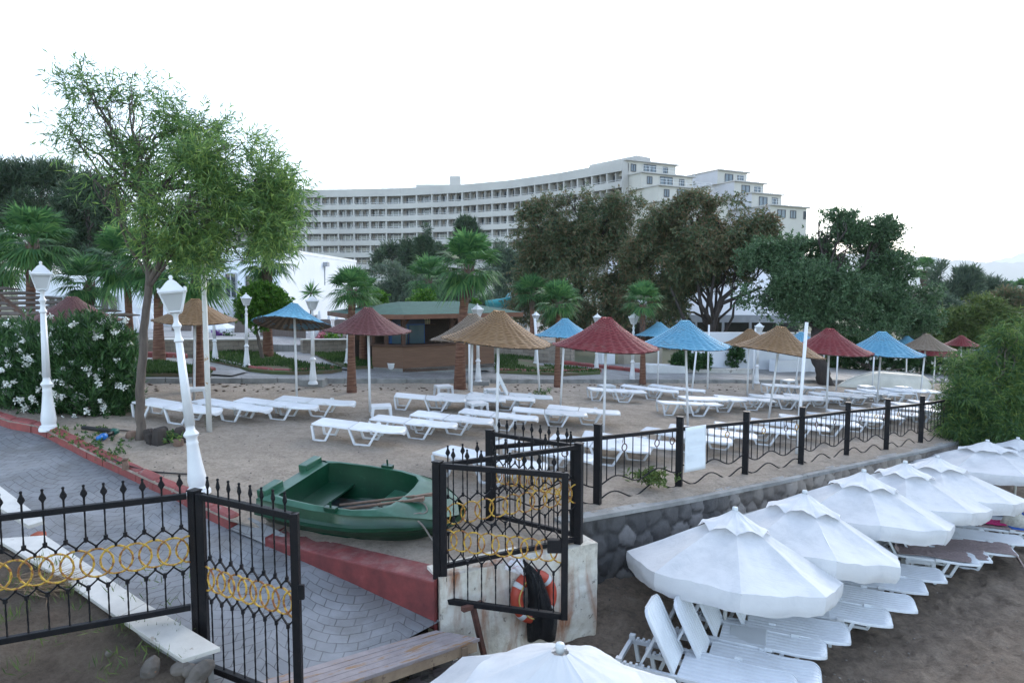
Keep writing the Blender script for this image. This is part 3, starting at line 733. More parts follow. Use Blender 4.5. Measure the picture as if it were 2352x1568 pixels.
# sand fence along the stone wall
FPX = [(1372, 1155, 975), (1559, 1115, 958), (1711, 1087, 946), (1839, 1066, 936), (1944, 1043, 925), (2035, 1031, 917), (2114, 1015, 910), (2186, 1003, 899)]
fb = [Vector((PEN.x - .08, PEN.y + .15, zT(PEN.x)))] + [T(x, y) for x, y, _ in FPX]; ft = [zat(fb[0], 1000)] + [zat(p, t) for p, (_, _, t) in zip(fb[1:], FPX)]
e = fb[-1] - fb[-2]; fb.append(fb[-1] + e * .95); ft.append(ft[-1] + (ft[-1] - ft[-2]) * .95)
sf = thing("sand_fence", "long black iron fence with wavy rods above the stone wall", "fence", fb[1])
for i, (p, t) in enumerate(zip(fb, ft)):
    if i: post(sf, p, p.z - .12, t, .095)
hh = [t - p.z for p, t in zip(fb, ft)]
for i in range(len(fb) - 1):
    p, q = fb[i], fb[i + 1]; h0, h1 = hh[i], hh[i + 1]
    def fp(k, f): return p.lerp(q, k) + UP * ((h0 + (h1 - h0) * k) * f)
    mb = MB(); mb.bar(fp(.02, .83), fp(.98, .83), .05, .055); child_of(mb.obj("rail", M['iron'], bevel=.005), sf)
    ph = rnd.uniform(0, 6); nw = 2.0
    wav = lambda k: .26 + .055 * math.sin(k * nw * 2 * math.pi + ph)
    mb = MB(); mb.tube([fp(k / 26, wav(k / 26)) for k in range(27)], .011, 6); child_of(mb.obj("wavy_rod", M['iron'], smooth=True), sf)
    mb = MB(); mb.tube([fp(k / 26, .055 + .062 * math.sin(k / 26 * nw * 2 * math.pi + ph + .5)) for k in range(27)], .011, 6); child_of(mb.obj("wavy_rod", M['iron'], smooth=True), sf)
    nb = 10; nx = (q - p); nx = Vector((-nx.y, nx.x, 0)).normalized()
    for b in range(1, nb):
        k = b / nb; mb = MB()
        if b in (3, 7) or (b == 9 and i % 2):
            mb.tube([fp(k, .805), fp(k, .72)], .0075, 6); mb.tube([fp(k, .62), fp(k, wav(k))], .0075, 6)
            r_ = MB(); r_.ring(fp(k, .67), (h0) * .047, .008, nx, 16, 6); child_of(r_.obj("ring", M['gold' if (b + i) % 3 == 0 else 'rustiron'], smooth=True), sf)
        else: mb.tube([fp(k, .805), fp(k, wav(k))], .0075, 6)
        child_of(mb.obj("bar", M['iron'], smooth=True), sf)
# paper notice tied to the sand fence
n0, n1 = fb[2].lerp(fb[3], .03), fb[2].lerp(fb[3], .33)
nn = (n1 - n0).normalized(); nf = Vector((nn.y, -nn.x, 0)) * .06
m, n_, b_ = newmat("notice_vinyl"); b_.inputs["Base Color"].default_value = (.66, .71, .74, 1); b_.inputs["Roughness"].default_value = .5
M['notice'] = m; M['faint'] = mat("faded_print", (.74, .80, .84), None, 3, .5)
sg = thing("notice_board", "pale blank looking notice sheet with faded print tied to the black sand fence", "sign", n0)
mb = MB(); t0, t1 = n0 + UP * hh[2] * .855, n1 + UP * hh[2] * .865; u0, u1 = n0 + UP * hh[2] * .20, n1 + UP * hh[2] * .21
def shp(u, v):
    q = u0.lerp(u1, u).lerp(t0.lerp(t1, u), v) + nf * (1 + .12 * math.sin(u * 3 + v * 2)); return q
mb.grid(shp, 8, 12); o = child_of(mb.obj("sheet", M['notice'], smooth=True), sg); o.modifiers.new("thick", 'SOLIDIFY').thickness = .006
def notice_line(txt, v, size):
    cu = bpy.data.curves.new("lettering", 'FONT'); cu.body = txt; cu.size = size; cu.align_x = 'CENTER'
    ob = bpy.data.objects.new("lettering", cu); me = bpy.data.meshes.new_from_object(ob); bpy.data.objects.remove(ob)
    q = shp(.5, v) + nf.normalized() * .012; X = nn; Yv = UP; Mx = Matrix(((X.x, 0, -nf.normalized().x * -1, q.x), (X.y, 0, nf.normalized().y, q.y), (X.z, 1, 0, q.z), (0, 0, 0, 1)))
    me.transform(Mx); me.materials.append(M['faint']); child_of(link("lettering", me), sg)
notice_line("11:41 - 17:41", .60, .075)
mb = MB()
for v, a, c in ((.82, .2, .8), (.67, .42, .62), (.52, .15, .83), (.46, .2, .82), (.33, .1, .88), (.28, .1, .9), (.23, .18, .8)):
    p_, q_ = shp(a, v) + nf.normalized() * .008, shp(c, v) + nf.normalized() * .008; mb.add([p_, q_, q_ + UP * .03, p_ + UP * .03], [(0, 1, 2, 3)])
child_of(mb.obj("faded_text", M['faint']), sg)

# ------------------------------------------------------------------ white corner wall below the fence, marble slabs, bank, planks
m, n, b = newmat("peeling_white_paint"); co = coords(n); M['peel'] = m
st = coords(n, "Object", (2.0, 2.0, .45))
base = ramp(n, noisef(n, co, 2.2, 7, .7), [(.32, (.30, .28, .24)), (.45, (.54, .51, .43)), (.6, (.66, .65, .59))])
rust = ramp(n, noisef(n, st, 1.6, 5, .6, .5), [(.52, (0, 0, 0)), (.68, (1, 1, 1))])
col = mixc(n, mathn(n, 'MULTIPLY', rust, .9), base, (.27, .095, .03))
chip = ramp(n, noisef(n, co, 7, 7, .75), [(.60, (0, 0, 0)), (.63, (1, 1, 1))]); col = mixc(n, chip, col, (.24, .22, .19))
n.links.new(col, b.inputs["Base Color"]); b.inputs["Roughness"].default_value = .8; bump(n, b, noisef(n, co, 9, 7, .7), .6, .03)
cw = thing("white_corner_wall", "short white wall with peeling paint and rust streaks holding the iron fence panel", "wall", PGR)
dc = (PCO - PGR); dc.z = 0; dc.normalize(); nc = Vector((dc.y, -dc.x, 0))
a_ = PGR + dc * -.02 + nc * .09; e_ = PCO + dc * .20 + nc * .09
def cwp(u, v, w):  # along, height, depth
    p_ = a_.lerp(e_, u) - nc * (w * .36); lo_ = zB(p_.x) - .1; hi_ = .20 - .06 * (1 - u) * 0 + (sandz(a_.x, a_.y) - .18) * (1 - u) * .6
    q = Vector((p_.x, p_.y, lo_ + (hi_ - lo_) * v)); q += nc * (.018 * mnoise.noise(q * 3) + .012 * mnoise.noise(q * 9)); return q
mb = MB(); mb.grid(lambda u, v: cwp(u, v, 0), 60, 40); mb.grid(lambda u, v: cwp(u, 1, v), 60, 8); mb.grid(lambda u, v: cwp(1, v, u), 12, 40); mb.grid(lambda u, v: cwp(0, v, 1 - u), 8, 40)
child_of(mb.obj("wall_body", M['peel'], smooth=False), cw)
# marble slabs
M['marble'] = mat("worn_marble", (.55, .53, .48), (.40, .385, .35), 2.4, .28, .1, 30, spots=((.30, .265, .22), 6, .62))
def Kc(px, py): return K(px, py, .50)
s_out = [Kc(508, 1487), Kc(335, 1384), Kc(222, 1308), Kc(104, 1228)]; s_in = [Kc(420, 1514), Kc(272, 1417), Kc(155, 1335), Kc(-10, 1236)]
lowall = thing("low_garden_wall", "low garden wall topped with long white marble slabs beside the paved ramp", "wall", s_out[0])
for i in range(3):
    c = [s_in[i].lerp(s_in[i + 1], .008), s_out[i].lerp(s_out[i + 1], .008), s_out[i + 1], s_in[i + 1]]
    mb = MB(); mb.poly(c, .035); child_of(mb.obj("slab", M['marble'], bevel=.004), lowall)
mb = MB(); c = [Kc(104, 1207) + UP * .06, Kc(66, 1219) + UP * .06, Kc(-60, 1140) + UP * .06, Kc(-40, 1095) + UP * .06]; mb.poly(c, .04); child_of(mb.obj("slab", M['marble'], bevel=.004), lowall)
mb = MB()
for i in range(3):
    ins = [s_in[i].lerp(s_out[i], .15) - UP * .035, s_out[i].lerp(s_in[i], .22) - UP * .035, s_out[i + 1].lerp(s_in[i + 1], .22) - UP * .035, s_in[i + 1].lerp(s_out[i + 1], .15) - UP * .035]
    mb.poly(ins, .62)
child_of(mb.obj("wall_body", M['concrete']), lowall)
mb = MB(); q = Kc(98, 1216); mb.box((q.x - .07, q.y + .03, q.z - .13), (.10, .12, .17)); child_of(mb.obj("red_end_block", mat("orange_red_paint", (.34, .075, .035), None, 5, .6), bevel=.01), lowall)
# earth bank inside the fence
def bankz(x, y):
    z = zK(x, y) + .46 - .05 * max(0, 6.2 - y)
    return z + .05 * mnoise.noise(Vector((x * 1.6, y * 1.6, 4))) + .03 * mnoise.noise(Vector((x * 5, y * 5, 9)))
bk_out = [Vector((p.x, p.y)) for p in ([s_in[0].lerp(s_out[0], .5), s_in[1].lerp(s_out[1], .2), s_in[2].lerp(s_out[2], .2), s_in[3].lerp(s_out[3], .2), s_in[3] + (s_in[3] - s_in[2]) * 1.5])]
bk_out.insert(0, Vector((-2.15, 5.05))); bk_out.insert(0, Vector((-1.95, 4.4))); bk_out.insert(0, Vector((-1.9, 2.5)))
sb = arclen(bk_out)
def bankpt(u, v):
    x, y = along(bk_out, sb, u * sb[-1]); f = v ** 1.2
    x2, y2 = x + (-9 - x) * f, y + (max(1.5, y - 3.5) - y) * f
    z = bankz(x2, y2) - .02
    if u * sb[-1] < sb[3] - .1:
        if v < .03: z = zK(x, y) - .6; x2 += .10
        elif v < .09: z -= .3 * (.09 - v) / .09
    return (x2 + .03 * mnoise.noise(Vector((x * 4, y * 4, 1))) * (1 if v > .02 else 0), y2, z)
mb = MB(); mb.grid(bankpt, 150, 70); mb.obj("earth_bank", M['soil'], smooth=True, kind="structure")
# ------------------------------------------------------------------ plastic sun loungers and tables
def plastic(name, c, rough=.38):
    m, n, b = newmat(name); co = coords(n); f = noisef(n, co, 3, 5, .65)
    b.inputs["Roughness"].default_value = rough
    col = ramp(n, f, [(.3, tuple(k * .86 for k in c)), (.6, c)])
    d = ramp(n, noisef(n, co, 14, 5, .7), [(.6, (0, 0, 0)), (.75, (.5, .5, .5))]); col = mixc(n, d, col, (.55, .53, .49)); oi = n.nodes.new("ShaderNodeObjectInfo"); col = mixc(n, mathn(n, 'MULTIPLY', oi.outputs["Random"], .45), col, tuple(k * .74 for k in c))
    n.links.new(col, b.inputs["Base Color"]); return m
M['plas'] = plastic("white_plastic", (.72, .74, .76)); M['plas2'] = plastic("worn_white_plastic", (.64, .68, .71), .42); M['tabgrey'] = plastic("grey_plastic", (.58, .62, .64), .45)
def slats(mb, st, thick=.05, ng=7):
    """moulded lounger surface: stations (x, z, half width) with lengthwise grooves and a rim"""
    prof = [(-.9, -.034), (-1, -.034), (-1, -.004), (-.985, .004), (-.92, .004), (-.9, -.002)]
    for i in range(ng):
        a = -.88 + 1.76 * i / ng; w = 1.76 / ng
        prof += [(a + w * .10, -.004), (a + w * .16, -.001), (a + w * .80, -.001), (a + w * .86, -.018), (a + w * .98, -.018)]
    prof += [(.9, -.002), (.92, .004), (.985, .004), (1, -.004), (1, -.034), (.9, -.034)]
    m = len(prof); vs = [(x, y * hw, z + dz * (thick / .05)) for x, z, hw in st for y, dz in prof]; fs = []
    for i in range(len(st) - 1):
        for k in range(m - 1): fs.append((i * m + k, (i + 1) * m + k, (i + 1) * m + k + 1, i * m + k + 1))
    for i in (0, len(st) - 1):
        x, z, hw = st[i]; o = len(vs); vs += [(x, -hw, z - .045), (x, hw, z - .045), (x, hw, z - .004), (x, -hw, z - .004)]; fs.append((o, o + 1, o + 2, o + 3))
    mb.add(vs, fs)
def trap(mb, t0, t1, b0, b1, y, w=.045, ztop=.33):
    mb.bar((t0, y, ztop), (b0, y * 1.0, .02), w, .04, up=(0, 1, 0)); mb.bar((b0 - .012, y, .018), (b1 + .012, y, .018), .036, .04, up=(0, 1, 0)); mb.bar((b1, y, .02), (t1, y, ztop), w, .04, up=(0, 1, 0))
HZ = .36
SEAT = [(-.12, HZ + .005, .30), (-.06, HZ + .004, .31), (.10, HZ, .315), (.30, HZ, .315), (.335, HZ, .285), (.60, HZ - .006, .285), (.78, HZ + .002, .285), (.84, HZ + .008, .283), (.88, HZ + .008, .272), (.91, HZ + .004, .252), (.935, HZ - .004, .225), (.953, HZ - .014, .19), (.965, HZ - .03, .14), (.97, HZ - .055, .08)]
def make_lounger(name, pm, back_angle=0.0):
    t = thing(name, "white plastic sun lounger", "sun lounger")
    mb = MB(); slats(mb, SEAT if back_angle == 0 else [(-.30, HZ, .30), (-.25, HZ + .002, .315)] + [(x, z, h) for x, z, h in SEAT[2:]])
    for s in (-1, 1): mb.box((.30, s * .322, HZ + .006), (.09, .035, .05))
    mb.obj("seat", pm, t, auto=40)
    mb = MB()
    if back_angle == 0: slats(mb, [(-.95, HZ + .012, .25), (-.93, HZ + .022, .285), (-.88, HZ + .022, .30), (-.5, HZ + .012, .30), (-.14, HZ + .004, .30)])
    else:
        b_ = MB(); slats(b_, [(0, 0, .26), (-.04, 0, .27), (-.6, 0, .27), (-.68, .0, .255), (-.72, 0, .22), (-.735, 0, .16)])
        R_ = Matrix.Rotation(back_angle, 4, 'Y'); mb.add([R_ @ Vector(v) + Vector((-.33, 0, HZ)) for v in b_.v], b_.f)
        tip = R_ @ Vector((-.42, 0, -.04)) + Vector((-.33, 0, HZ))
        for s in (-1, 1): mb.bar((tip.x, s * .2, tip.z), (-.74, s * .2, HZ - .02), .03)
    mb.obj("backrest", pm, t, auto=40)
    if back_angle:
        mb = MB()
        for s in (-1, 1):
            mb.bar((-.30, s * .29, HZ - .02), (-1.0, s * .27, HZ - .02), .045, .05)
            for k in range(5): mb.box((-.62 - .07 * k, s * .275, HZ + .015), (.03, .04, .03))
            mb.box((-.97, s * .27, HZ + .02), (.07, .06, .08))
        mb.bar((-.99, -.27, HZ - .02), (-.99, .27, HZ - .02), .045, .05); mb.obj("side_rail", pm, t)
    for s in (-1, 1):
        mb = MB(); trap(mb, -.93, -.50, -.87, -.63, s * .272); mb.obj("leg", pm, t)
        mb = MB(); trap(mb, -.13, .46, .0, .31, s * .272); mb.obj("leg", pm, t)
    return t
def make_table(name, pm):
    t = thing(name, "small white plastic side table", "table"); w, h = .22, .40
    mb = MB(); mb.box((0, 0, h - .012), (.46, .46, .024)); mb.obj("table_top", pm, t, bevel=.01)
    mb = MB()
    for s in (-1, 1): mb.box((0, s * .215, h - .05), (.38, .018, .055)); mb.box((s * .215, 0, h - .05), (.018, .38, .055))
    mb.obj("apron", pm, t)
    for sx in (-1, 1):
        for sy in (-1, 1):
            mb = MB(); mb.bar((sx * .195, sy * .195, h - .025), (sx * .225, sy * .225, 0), .075, .075, w2=.048); mb.obj("leg", pm, t, bevel=.008)
    return t
lounger0 = make_lounger("sun_lounger", M['plas']); lounger_up0 = make_lounger("sun_lounger", M['plas2'], math.radians(62)); table0 = make_table("side_table", M['plas']); tableg0 = make_table("side_table", M['tabgrey'])
used = set()
def inst(proto, label, group=None):
    if proto.name not in used: used.add(proto.name); o = proto; o["label"] = label
    else: o = dup(proto, None, label)
    if group: o["group"] = group
    elif "group" in o: del o["group"]
    return o
def sand_top(h): return lambda x, y: sandz(x, y) + h
def lay(proto, hp, fp, label, group, surf=sandz, fixed=None, h=.36, half=.95):
    """lounger whose head and foot edges are seen at hp, fp"""
    sf_ = lambda x, y: surf(x, y) + h
    a = hit(hp[0], hp[1], sf_); b_ = hit(fp[0], fp[1], sf_); d_ = b_ - a; s = math.hypot(d_.x, d_.y) / (2 * half)
    s = min(1.06, max(.82, s)) if fixed is None else fixed
    dn = Vector((d_.x, d_.y, 0)).normalized(); mid = (a + b_) / 2; p = Vector((mid.x, mid.y, 0))
    z0, z1 = surf(*(p - dn * .6).xy), surf(*(p + dn * .6).xy)
    nside = Vector((-dn.y, dn.x, 0)); zl, zr_ = surf(*(p - nside * .25).xy), surf(*(p + nside * .25).xy)
    o = inst(proto, label, group); o.location = (p.x, p.y, (z0 + z1) / 2 - .012); o.scale = (s, s, s * .95)
    o.rotation_euler = (math.atan2(zr_ - zl, .5) * .9, -math.atan2(z1 - z0, 1.2) * .9, math.atan2(dn.y, dn.x)); return o
def prj(*p): return p
rows = [
 ("in the short row beside the acacia trunk", "sun loungers near the acacia", "from the acacia", [(z4(975, 1020), z4(1340, 1075)), (z4(1345, 1020), z4(1675, 1065)), (z4(1615, 1015), z4(1990, 1055)), (zI(1610, 1435), zI(2300, 1485))]),
 ("in the middle row behind the green boat", "sun loungers behind the green boat", "from the boat end", [(z4(2105, 1150), z5(355, 1200)), (z5(250, 1128), z5(690, 1175)), (z5(485, 1100), z5(955, 1150)), (z5(830, 1088), z5(1218, 1130)), (z5(1135, 1072), z5(1580, 1108)), (z5(1365, 1062), z5(1795, 1100))]),
 ("in the row below the wooden bar", "sun loungers below the bar", "from the bar corner", [(z5(403, 987), z5(748, 1013)), (z5(700, 990), z5(983, 1010)), (z5(905, 985), z5(1173, 1010))]),
 ("in the trio behind the bright red umbrella", "sun loungers by the grey kerb", "from the bar side", [(zKf(635, 1160), zKf(1200, 1195)), (zKf(1030, 1130), zKf(1525, 1185)), (zKf(1320, 1125), zKf(1838, 1180))]),
 ("in the far umbrella row", "sun loungers in the far row", "from the bar side", [((1513, 914), (1655, 920)), ((1566, 910), (1705, 912)), (z6(210, 1000), z6(597, 1027)), (z6(440, 995), z6(820, 1020)), (z6(550, 990), z6(910, 1020)), (z6(670, 985), z6(1035, 1015)), (z6(840, 980), z6(1185, 1005)), (z6(920, 975), z6(1265, 1000)), (z6(1070, 965), z6(1415, 990)), (z6(1160, 965), z6(1495, 985)), (z6(1330, 970), z6(1655, 980))]),
 ("by the dark tree trunk at the kerb", "sun loungers by the dark trunk", "from the white wall", [(z6(525, 925), z6(850, 945)), (z6(600, 925), z6(925, 945))]),
 ("in the front row along the black fence", "sun loungers along the fence", "from the gates", [(z5(645, 1340), z5(1310, 1460)), (z5(1000, 1290), z5(1640, 1400)), (z5(1360, 1262), z5(2010, 1340)), (z5(1570, 1240), z5(2190, 1310)), (z5(1965, 1205), z6(315, 1290)), (z5(2135, 1190), z6(485, 1260)), (z6(205, 1170), (1830, 983)), (zL(295, 1200), zL(1070, 1290)), (zL(580, 1175), zL(1370, 1250)), (zL(860, 1145), zL(1600, 1215)), (zL(1060, 1125), zL(1790, 1190)), (zL(1285, 1100), (2115, 945)), (zL(1525, 1075), (2165, 938)), (zL(1690, 1060), (2195, 932)), (zL(1880, 1040), (2230, 925)), ((2168, 908), (2292, 914))]),
]
ORD = "first second third fourth fifth sixth seventh eighth ninth tenth eleventh twelfth thirteenth fourteenth fifteenth sixteenth".split()
for where, grp, frm, items in rows:
    for i, (hp, fp_) in enumerate(items):
        lay(lounger0, hp, fp_, f"white lounger {where}, {ORD[i]} {frm}", grp)
# one lounger with its back raised
lay(lounger_up0, z5(1000, 975), z5(1318, 998), "white plastic lounger with raised backrest, behind the orange straw umbrella's pole", None, half=.95)
# small tables on the sand
for proto, px, lab in ((table0, z4(1292, 1050), "small white table between two loungers near the white rusty pole"), (table0, z5(262, 1165), "small white table under the pink red straw umbrella"), (table0, z5(668, 1020), "small white table on the lounger row below the bar"),
                (table0, z5(885, 1140), "small white table beside the orange straw umbrella's pole"), (tableg0, zKf(805, 1265), "small grey table behind the bright red umbrella's pole"), (table0, z5(985, 1045), "small white table in front of the raised backrest lounger"),
                (tableg0, zL(675, 925), "small table on the loungers beside the dark tree trunk"), (table0, zL(1430, 985), "small white table by the cream upturned boat's middle"), (table0, zL(1790, 990), "small white table by the cream upturned boat's end")):
    p = S(*px); o = inst(proto, lab); o.location = (p.x, p.y, p.z - .01); o.rotation_euler = (0, 0, rnd.uniform(.1, .7)); o.scale = (.85, .85, .72)
# --------------------- loungers, tables and towels on the lower beach
def feet(z): return z
BS = .90
La, Lb = hit(*z3(465, 1172), lambda x, y: beachz(x, y) + .33), hit(*z3(1040, 1310), lambda x, y: beachz(x, y) + .33)
BD = (Lb - La); BD.z = 0; BD.normalize()
def beach_lounger(foot, label, ang=0.0, grp="loungers on the lower beach"):
    f_ = hit(foot[0], foot[1], lambda x, y: beachz(x, y) + .35 * BS); dn = Matrix.Rotation(ang, 3, 'Z') @ BD
    p = f_ - dn * (.93 * BS); o = inst(lounger_up0, label, grp); o.location = (p.x, p.y, beachz(p.x, p.y) + .0); o.scale = (BS * .97, BS * 1.16, BS)
    o.rotation_euler = (-.05, 0, math.atan2(dn.y, dn.x)); return o
bl = []
for i, (ft_, lab) in enumerate(((zBf(2030, 1655), "at the picture's lower edge beside the big umbrella"), (zBf(2290, 1485), "before the small table at the umbrella pole"), (z3(880, 1400), "behind the scratched table, nearer of its pair"), (z3(1025, 1305), "behind the scratched table, farther of its pair"),
         (z3(1280, 1205), "half under the second umbrella, nearer of its pair"), (z3(1430, 1125), "half under the second umbrella, farther of its pair"), (z3(1495, 1010), "next to the first towel pair, nearer of its pair"), (z3(1610, 950), "next to the first towel pair, farther of its pair"),
         (z3(1815, 868), "with a mauve towel, nearest one to the sea umbrella row"), (z3(1885, 820), "with a mauve towel crumpled to its head"), (zA(1490, 1345), "with a long mauve towel hanging over its foot"), (zA(1590, 1265), "with bare foot end beside the hanging towel"), (zA(1790, 1165), "under the magenta cloth and blue towel"), (zA(1900, 1060), "behind the pale bag under the far umbrella"))):
    bl.append(beach_lounger(ft_, "white reclined lounger " + lab.replace("the picture's lower edge", "the very front").replace("nearest one to the sea umbrella row", "first of the towel pair")))
def beach_table(px, lab, rz):
    p = hit(*px, beachz); o = inst(tableg0, lab, "tables on the lower beach"); o.location = (p.x, p.y, p.z - .02); o.rotation_euler = (0, -.03, rz); o.scale = (.86, .86, .9)
BA = math.atan2(BD.y, BD.x)
for px, lab in ((z3(400, 1448), "scratched grey white table beside the first beach umbrella's pole"), (z3(790, 1275), "grey white table under the rim of the first beach umbrella"), (z3(1120, 1085), "grey white table under the rim of the second beach umbrella"),
                (z3(1440, 915), "grey white table before the first towel covered loungers"), (z3(1620, 775), "grey white table behind the towel pair under the third umbrella"), (z3(1890, 680), "grey white table near the magenta cloth")):
    beach_table(px, lab, BA + .05)
# towels
def clothmat(name, c, sc=30): return mat(name, c, tuple(k * .7 for k in c), sc, .95, .6, 60)
M['mauve'] = clothmat("mauve_towel", (.30, .235, .225)); M['magenta'] = clothmat("magenta_cloth", (.42, .015, .12)); M['bluec'] = clothmat("blue_cloth", (.03, .11, .42)); M['pale'] = clothmat("pale_bag_cloth", (.48, .47, .40)); M['lilac'] = clothmat("lilac_cloth", (.42, .36, .48))
def towel(lg, x0, x1, hw, m, label, seed, drape=False, lift=.015, cat="towel", name="towel"):
    """crumpled cloth lying on lounger lg; x runs from head to foot in lounger units"""
    Mx = Matrix.LocRotScale(lg.location, lg.rotation_euler, lg.scale)
    def f(u, v):
        x = x0 + (x1 - x0) * u; y = hw * (2 * v - 1) * (1 + .22 * mnoise.noise(Vector((u * 3, seed, v)))); q = Vector((x * 5 + seed, y * 9, seed))
        z = HZ + lift + .028 * abs(mnoise.noise(Vector((x * 2.5, y * 16 + 2 * mnoise.noise(q * .4), seed)))) + .02 * abs(mnoise.noise(q * 2))
        if drape and x > .9: z -= (x - .9) * 1.6
        if x < -.3: z += (-.3 - x) * 1.5
        return Mx @ Vector((x + .05 * mnoise.noise(Vector((v * 4, seed, 1))), y, z))
    mb = MB(); mb.grid(f, 70, 30); o = mb.obj(name, m, smooth=True); md = o.modifiers.new("thick", 'SOLIDIFY'); md.thickness = .01; return tag(o, label, cat)
towel(bl[8], -.36, .80, .25, M['mauve'], "mauve towel spread on the nearer lounger of the towel pair", 1.3)
towel(bl[9], -.36, .88, .27, M['mauve'], "mauve towel spread on the farther lounger of the towel pair", 4.1)
towel(bl[10], -.34, 1.04, .30, M['mauve'], "long mauve towel hanging over the lounger's foot end", 7.7, True)
towel(bl[12], -.30, .55, .28, M['mauve'], "mauve towel under the magenta cloth", 9.2)
towel(bl[12], -.32, .25, .18, M['magenta'], "magenta cloth lying on a lounger by the white pole", 3.3, lift=.05, cat="cloth", name="cloth")
towel(bl[13], -.2, .4, .2, M['bluec'], "bright blue cloth on the far lounger", 5.5, lift=.05, cat="cloth", name="cloth")
towel(bl[12], .3, .9, .24, M['bluec'], "blue towel under the pale bag", 2.2, lift=.03)
mb = MB(); c_ = hit(*zA(1490, 1040), lambda x, y: beachz(x, y) + .45)
mb.lathe([(.02, -.12), (.17, -.12), (.21, -.03), (.18, .08), (.10, .14), (.05, .19), (.07, .22)], 18, c_, mod=lambda a, z: 1 + .16 * math.sin(3 * a + z * 9) + .08 * math.sin(7 * a))
tag(mb.obj("beach_bag", M['pale'], smooth=True), "pale crumpled beach bag on a lounger beside the magenta cloth", "bag")

# ------------------------------------------------------------------ straw umbrellas on the upper sand
def straw(name, ca, cb, cc):
    """worn paint on rows of strands over ribs; shade of the gaps mixed into the colour"""
    m, n, b = newmat(name); co = coords(n); s = n.nodes.new("ShaderNodeSeparateXYZ"); n.links.new(co, s.inputs[0])
    st = coords(n, "Object", (7, 7, 60)); f = noisef(n, st, 2.2, 5, .7); g = noisef(n, co, 3.0, 5, .65)
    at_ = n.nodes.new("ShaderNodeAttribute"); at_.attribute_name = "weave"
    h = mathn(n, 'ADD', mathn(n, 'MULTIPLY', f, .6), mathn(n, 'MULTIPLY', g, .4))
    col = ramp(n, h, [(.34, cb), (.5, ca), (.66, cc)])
    col = mixc(n, at_.outputs["Fac"], tuple(k * .42 for k in cb), col)  # gaps and dipping strands darkened, their shade put into the colour
    n.links.new(col, b.inputs["Base Color"]); b.inputs["Roughness"].default_value = .75
    bump(n, b, f, .5, .01); return m
M['straw'] = straw("natural_straw", (0.340, 0.200, 0.085), (0.221, 0.119, 0.051), (0.442, 0.315, 0.187)); M['straw2'] = straw("bleached_straw", (0.315, 0.239, 0.167), (0.189, 0.135, 0.090), (0.414, 0.342, 0.261))
M['strawred'] = straw("red_straw", (.285, .030, .034), (.19, .022, .026), (.40, .15, .14)); M['strawpink'] = straw("faded_red_straw", (0.202, 0.063, 0.061), (0.144, 0.040, 0.040), (0.302, 0.173, 0.166)); M['strawblue'] = straw("blue_straw", (.20, .52, .70), (.10, .34, .53), (.42, .70, .82))
M['strawmaroon'] = straw("maroon_straw", (0.173, 0.066, 0.060), (0.120, 0.044, 0.041), (0.247, 0.135, 0.128))
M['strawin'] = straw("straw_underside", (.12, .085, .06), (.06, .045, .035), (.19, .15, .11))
M['pole'] = mat("white_pole_paint", (.72, .73, .74), (.64, .66, .67), 2, .5, spots=((.33, .22, .14), 7, .70))
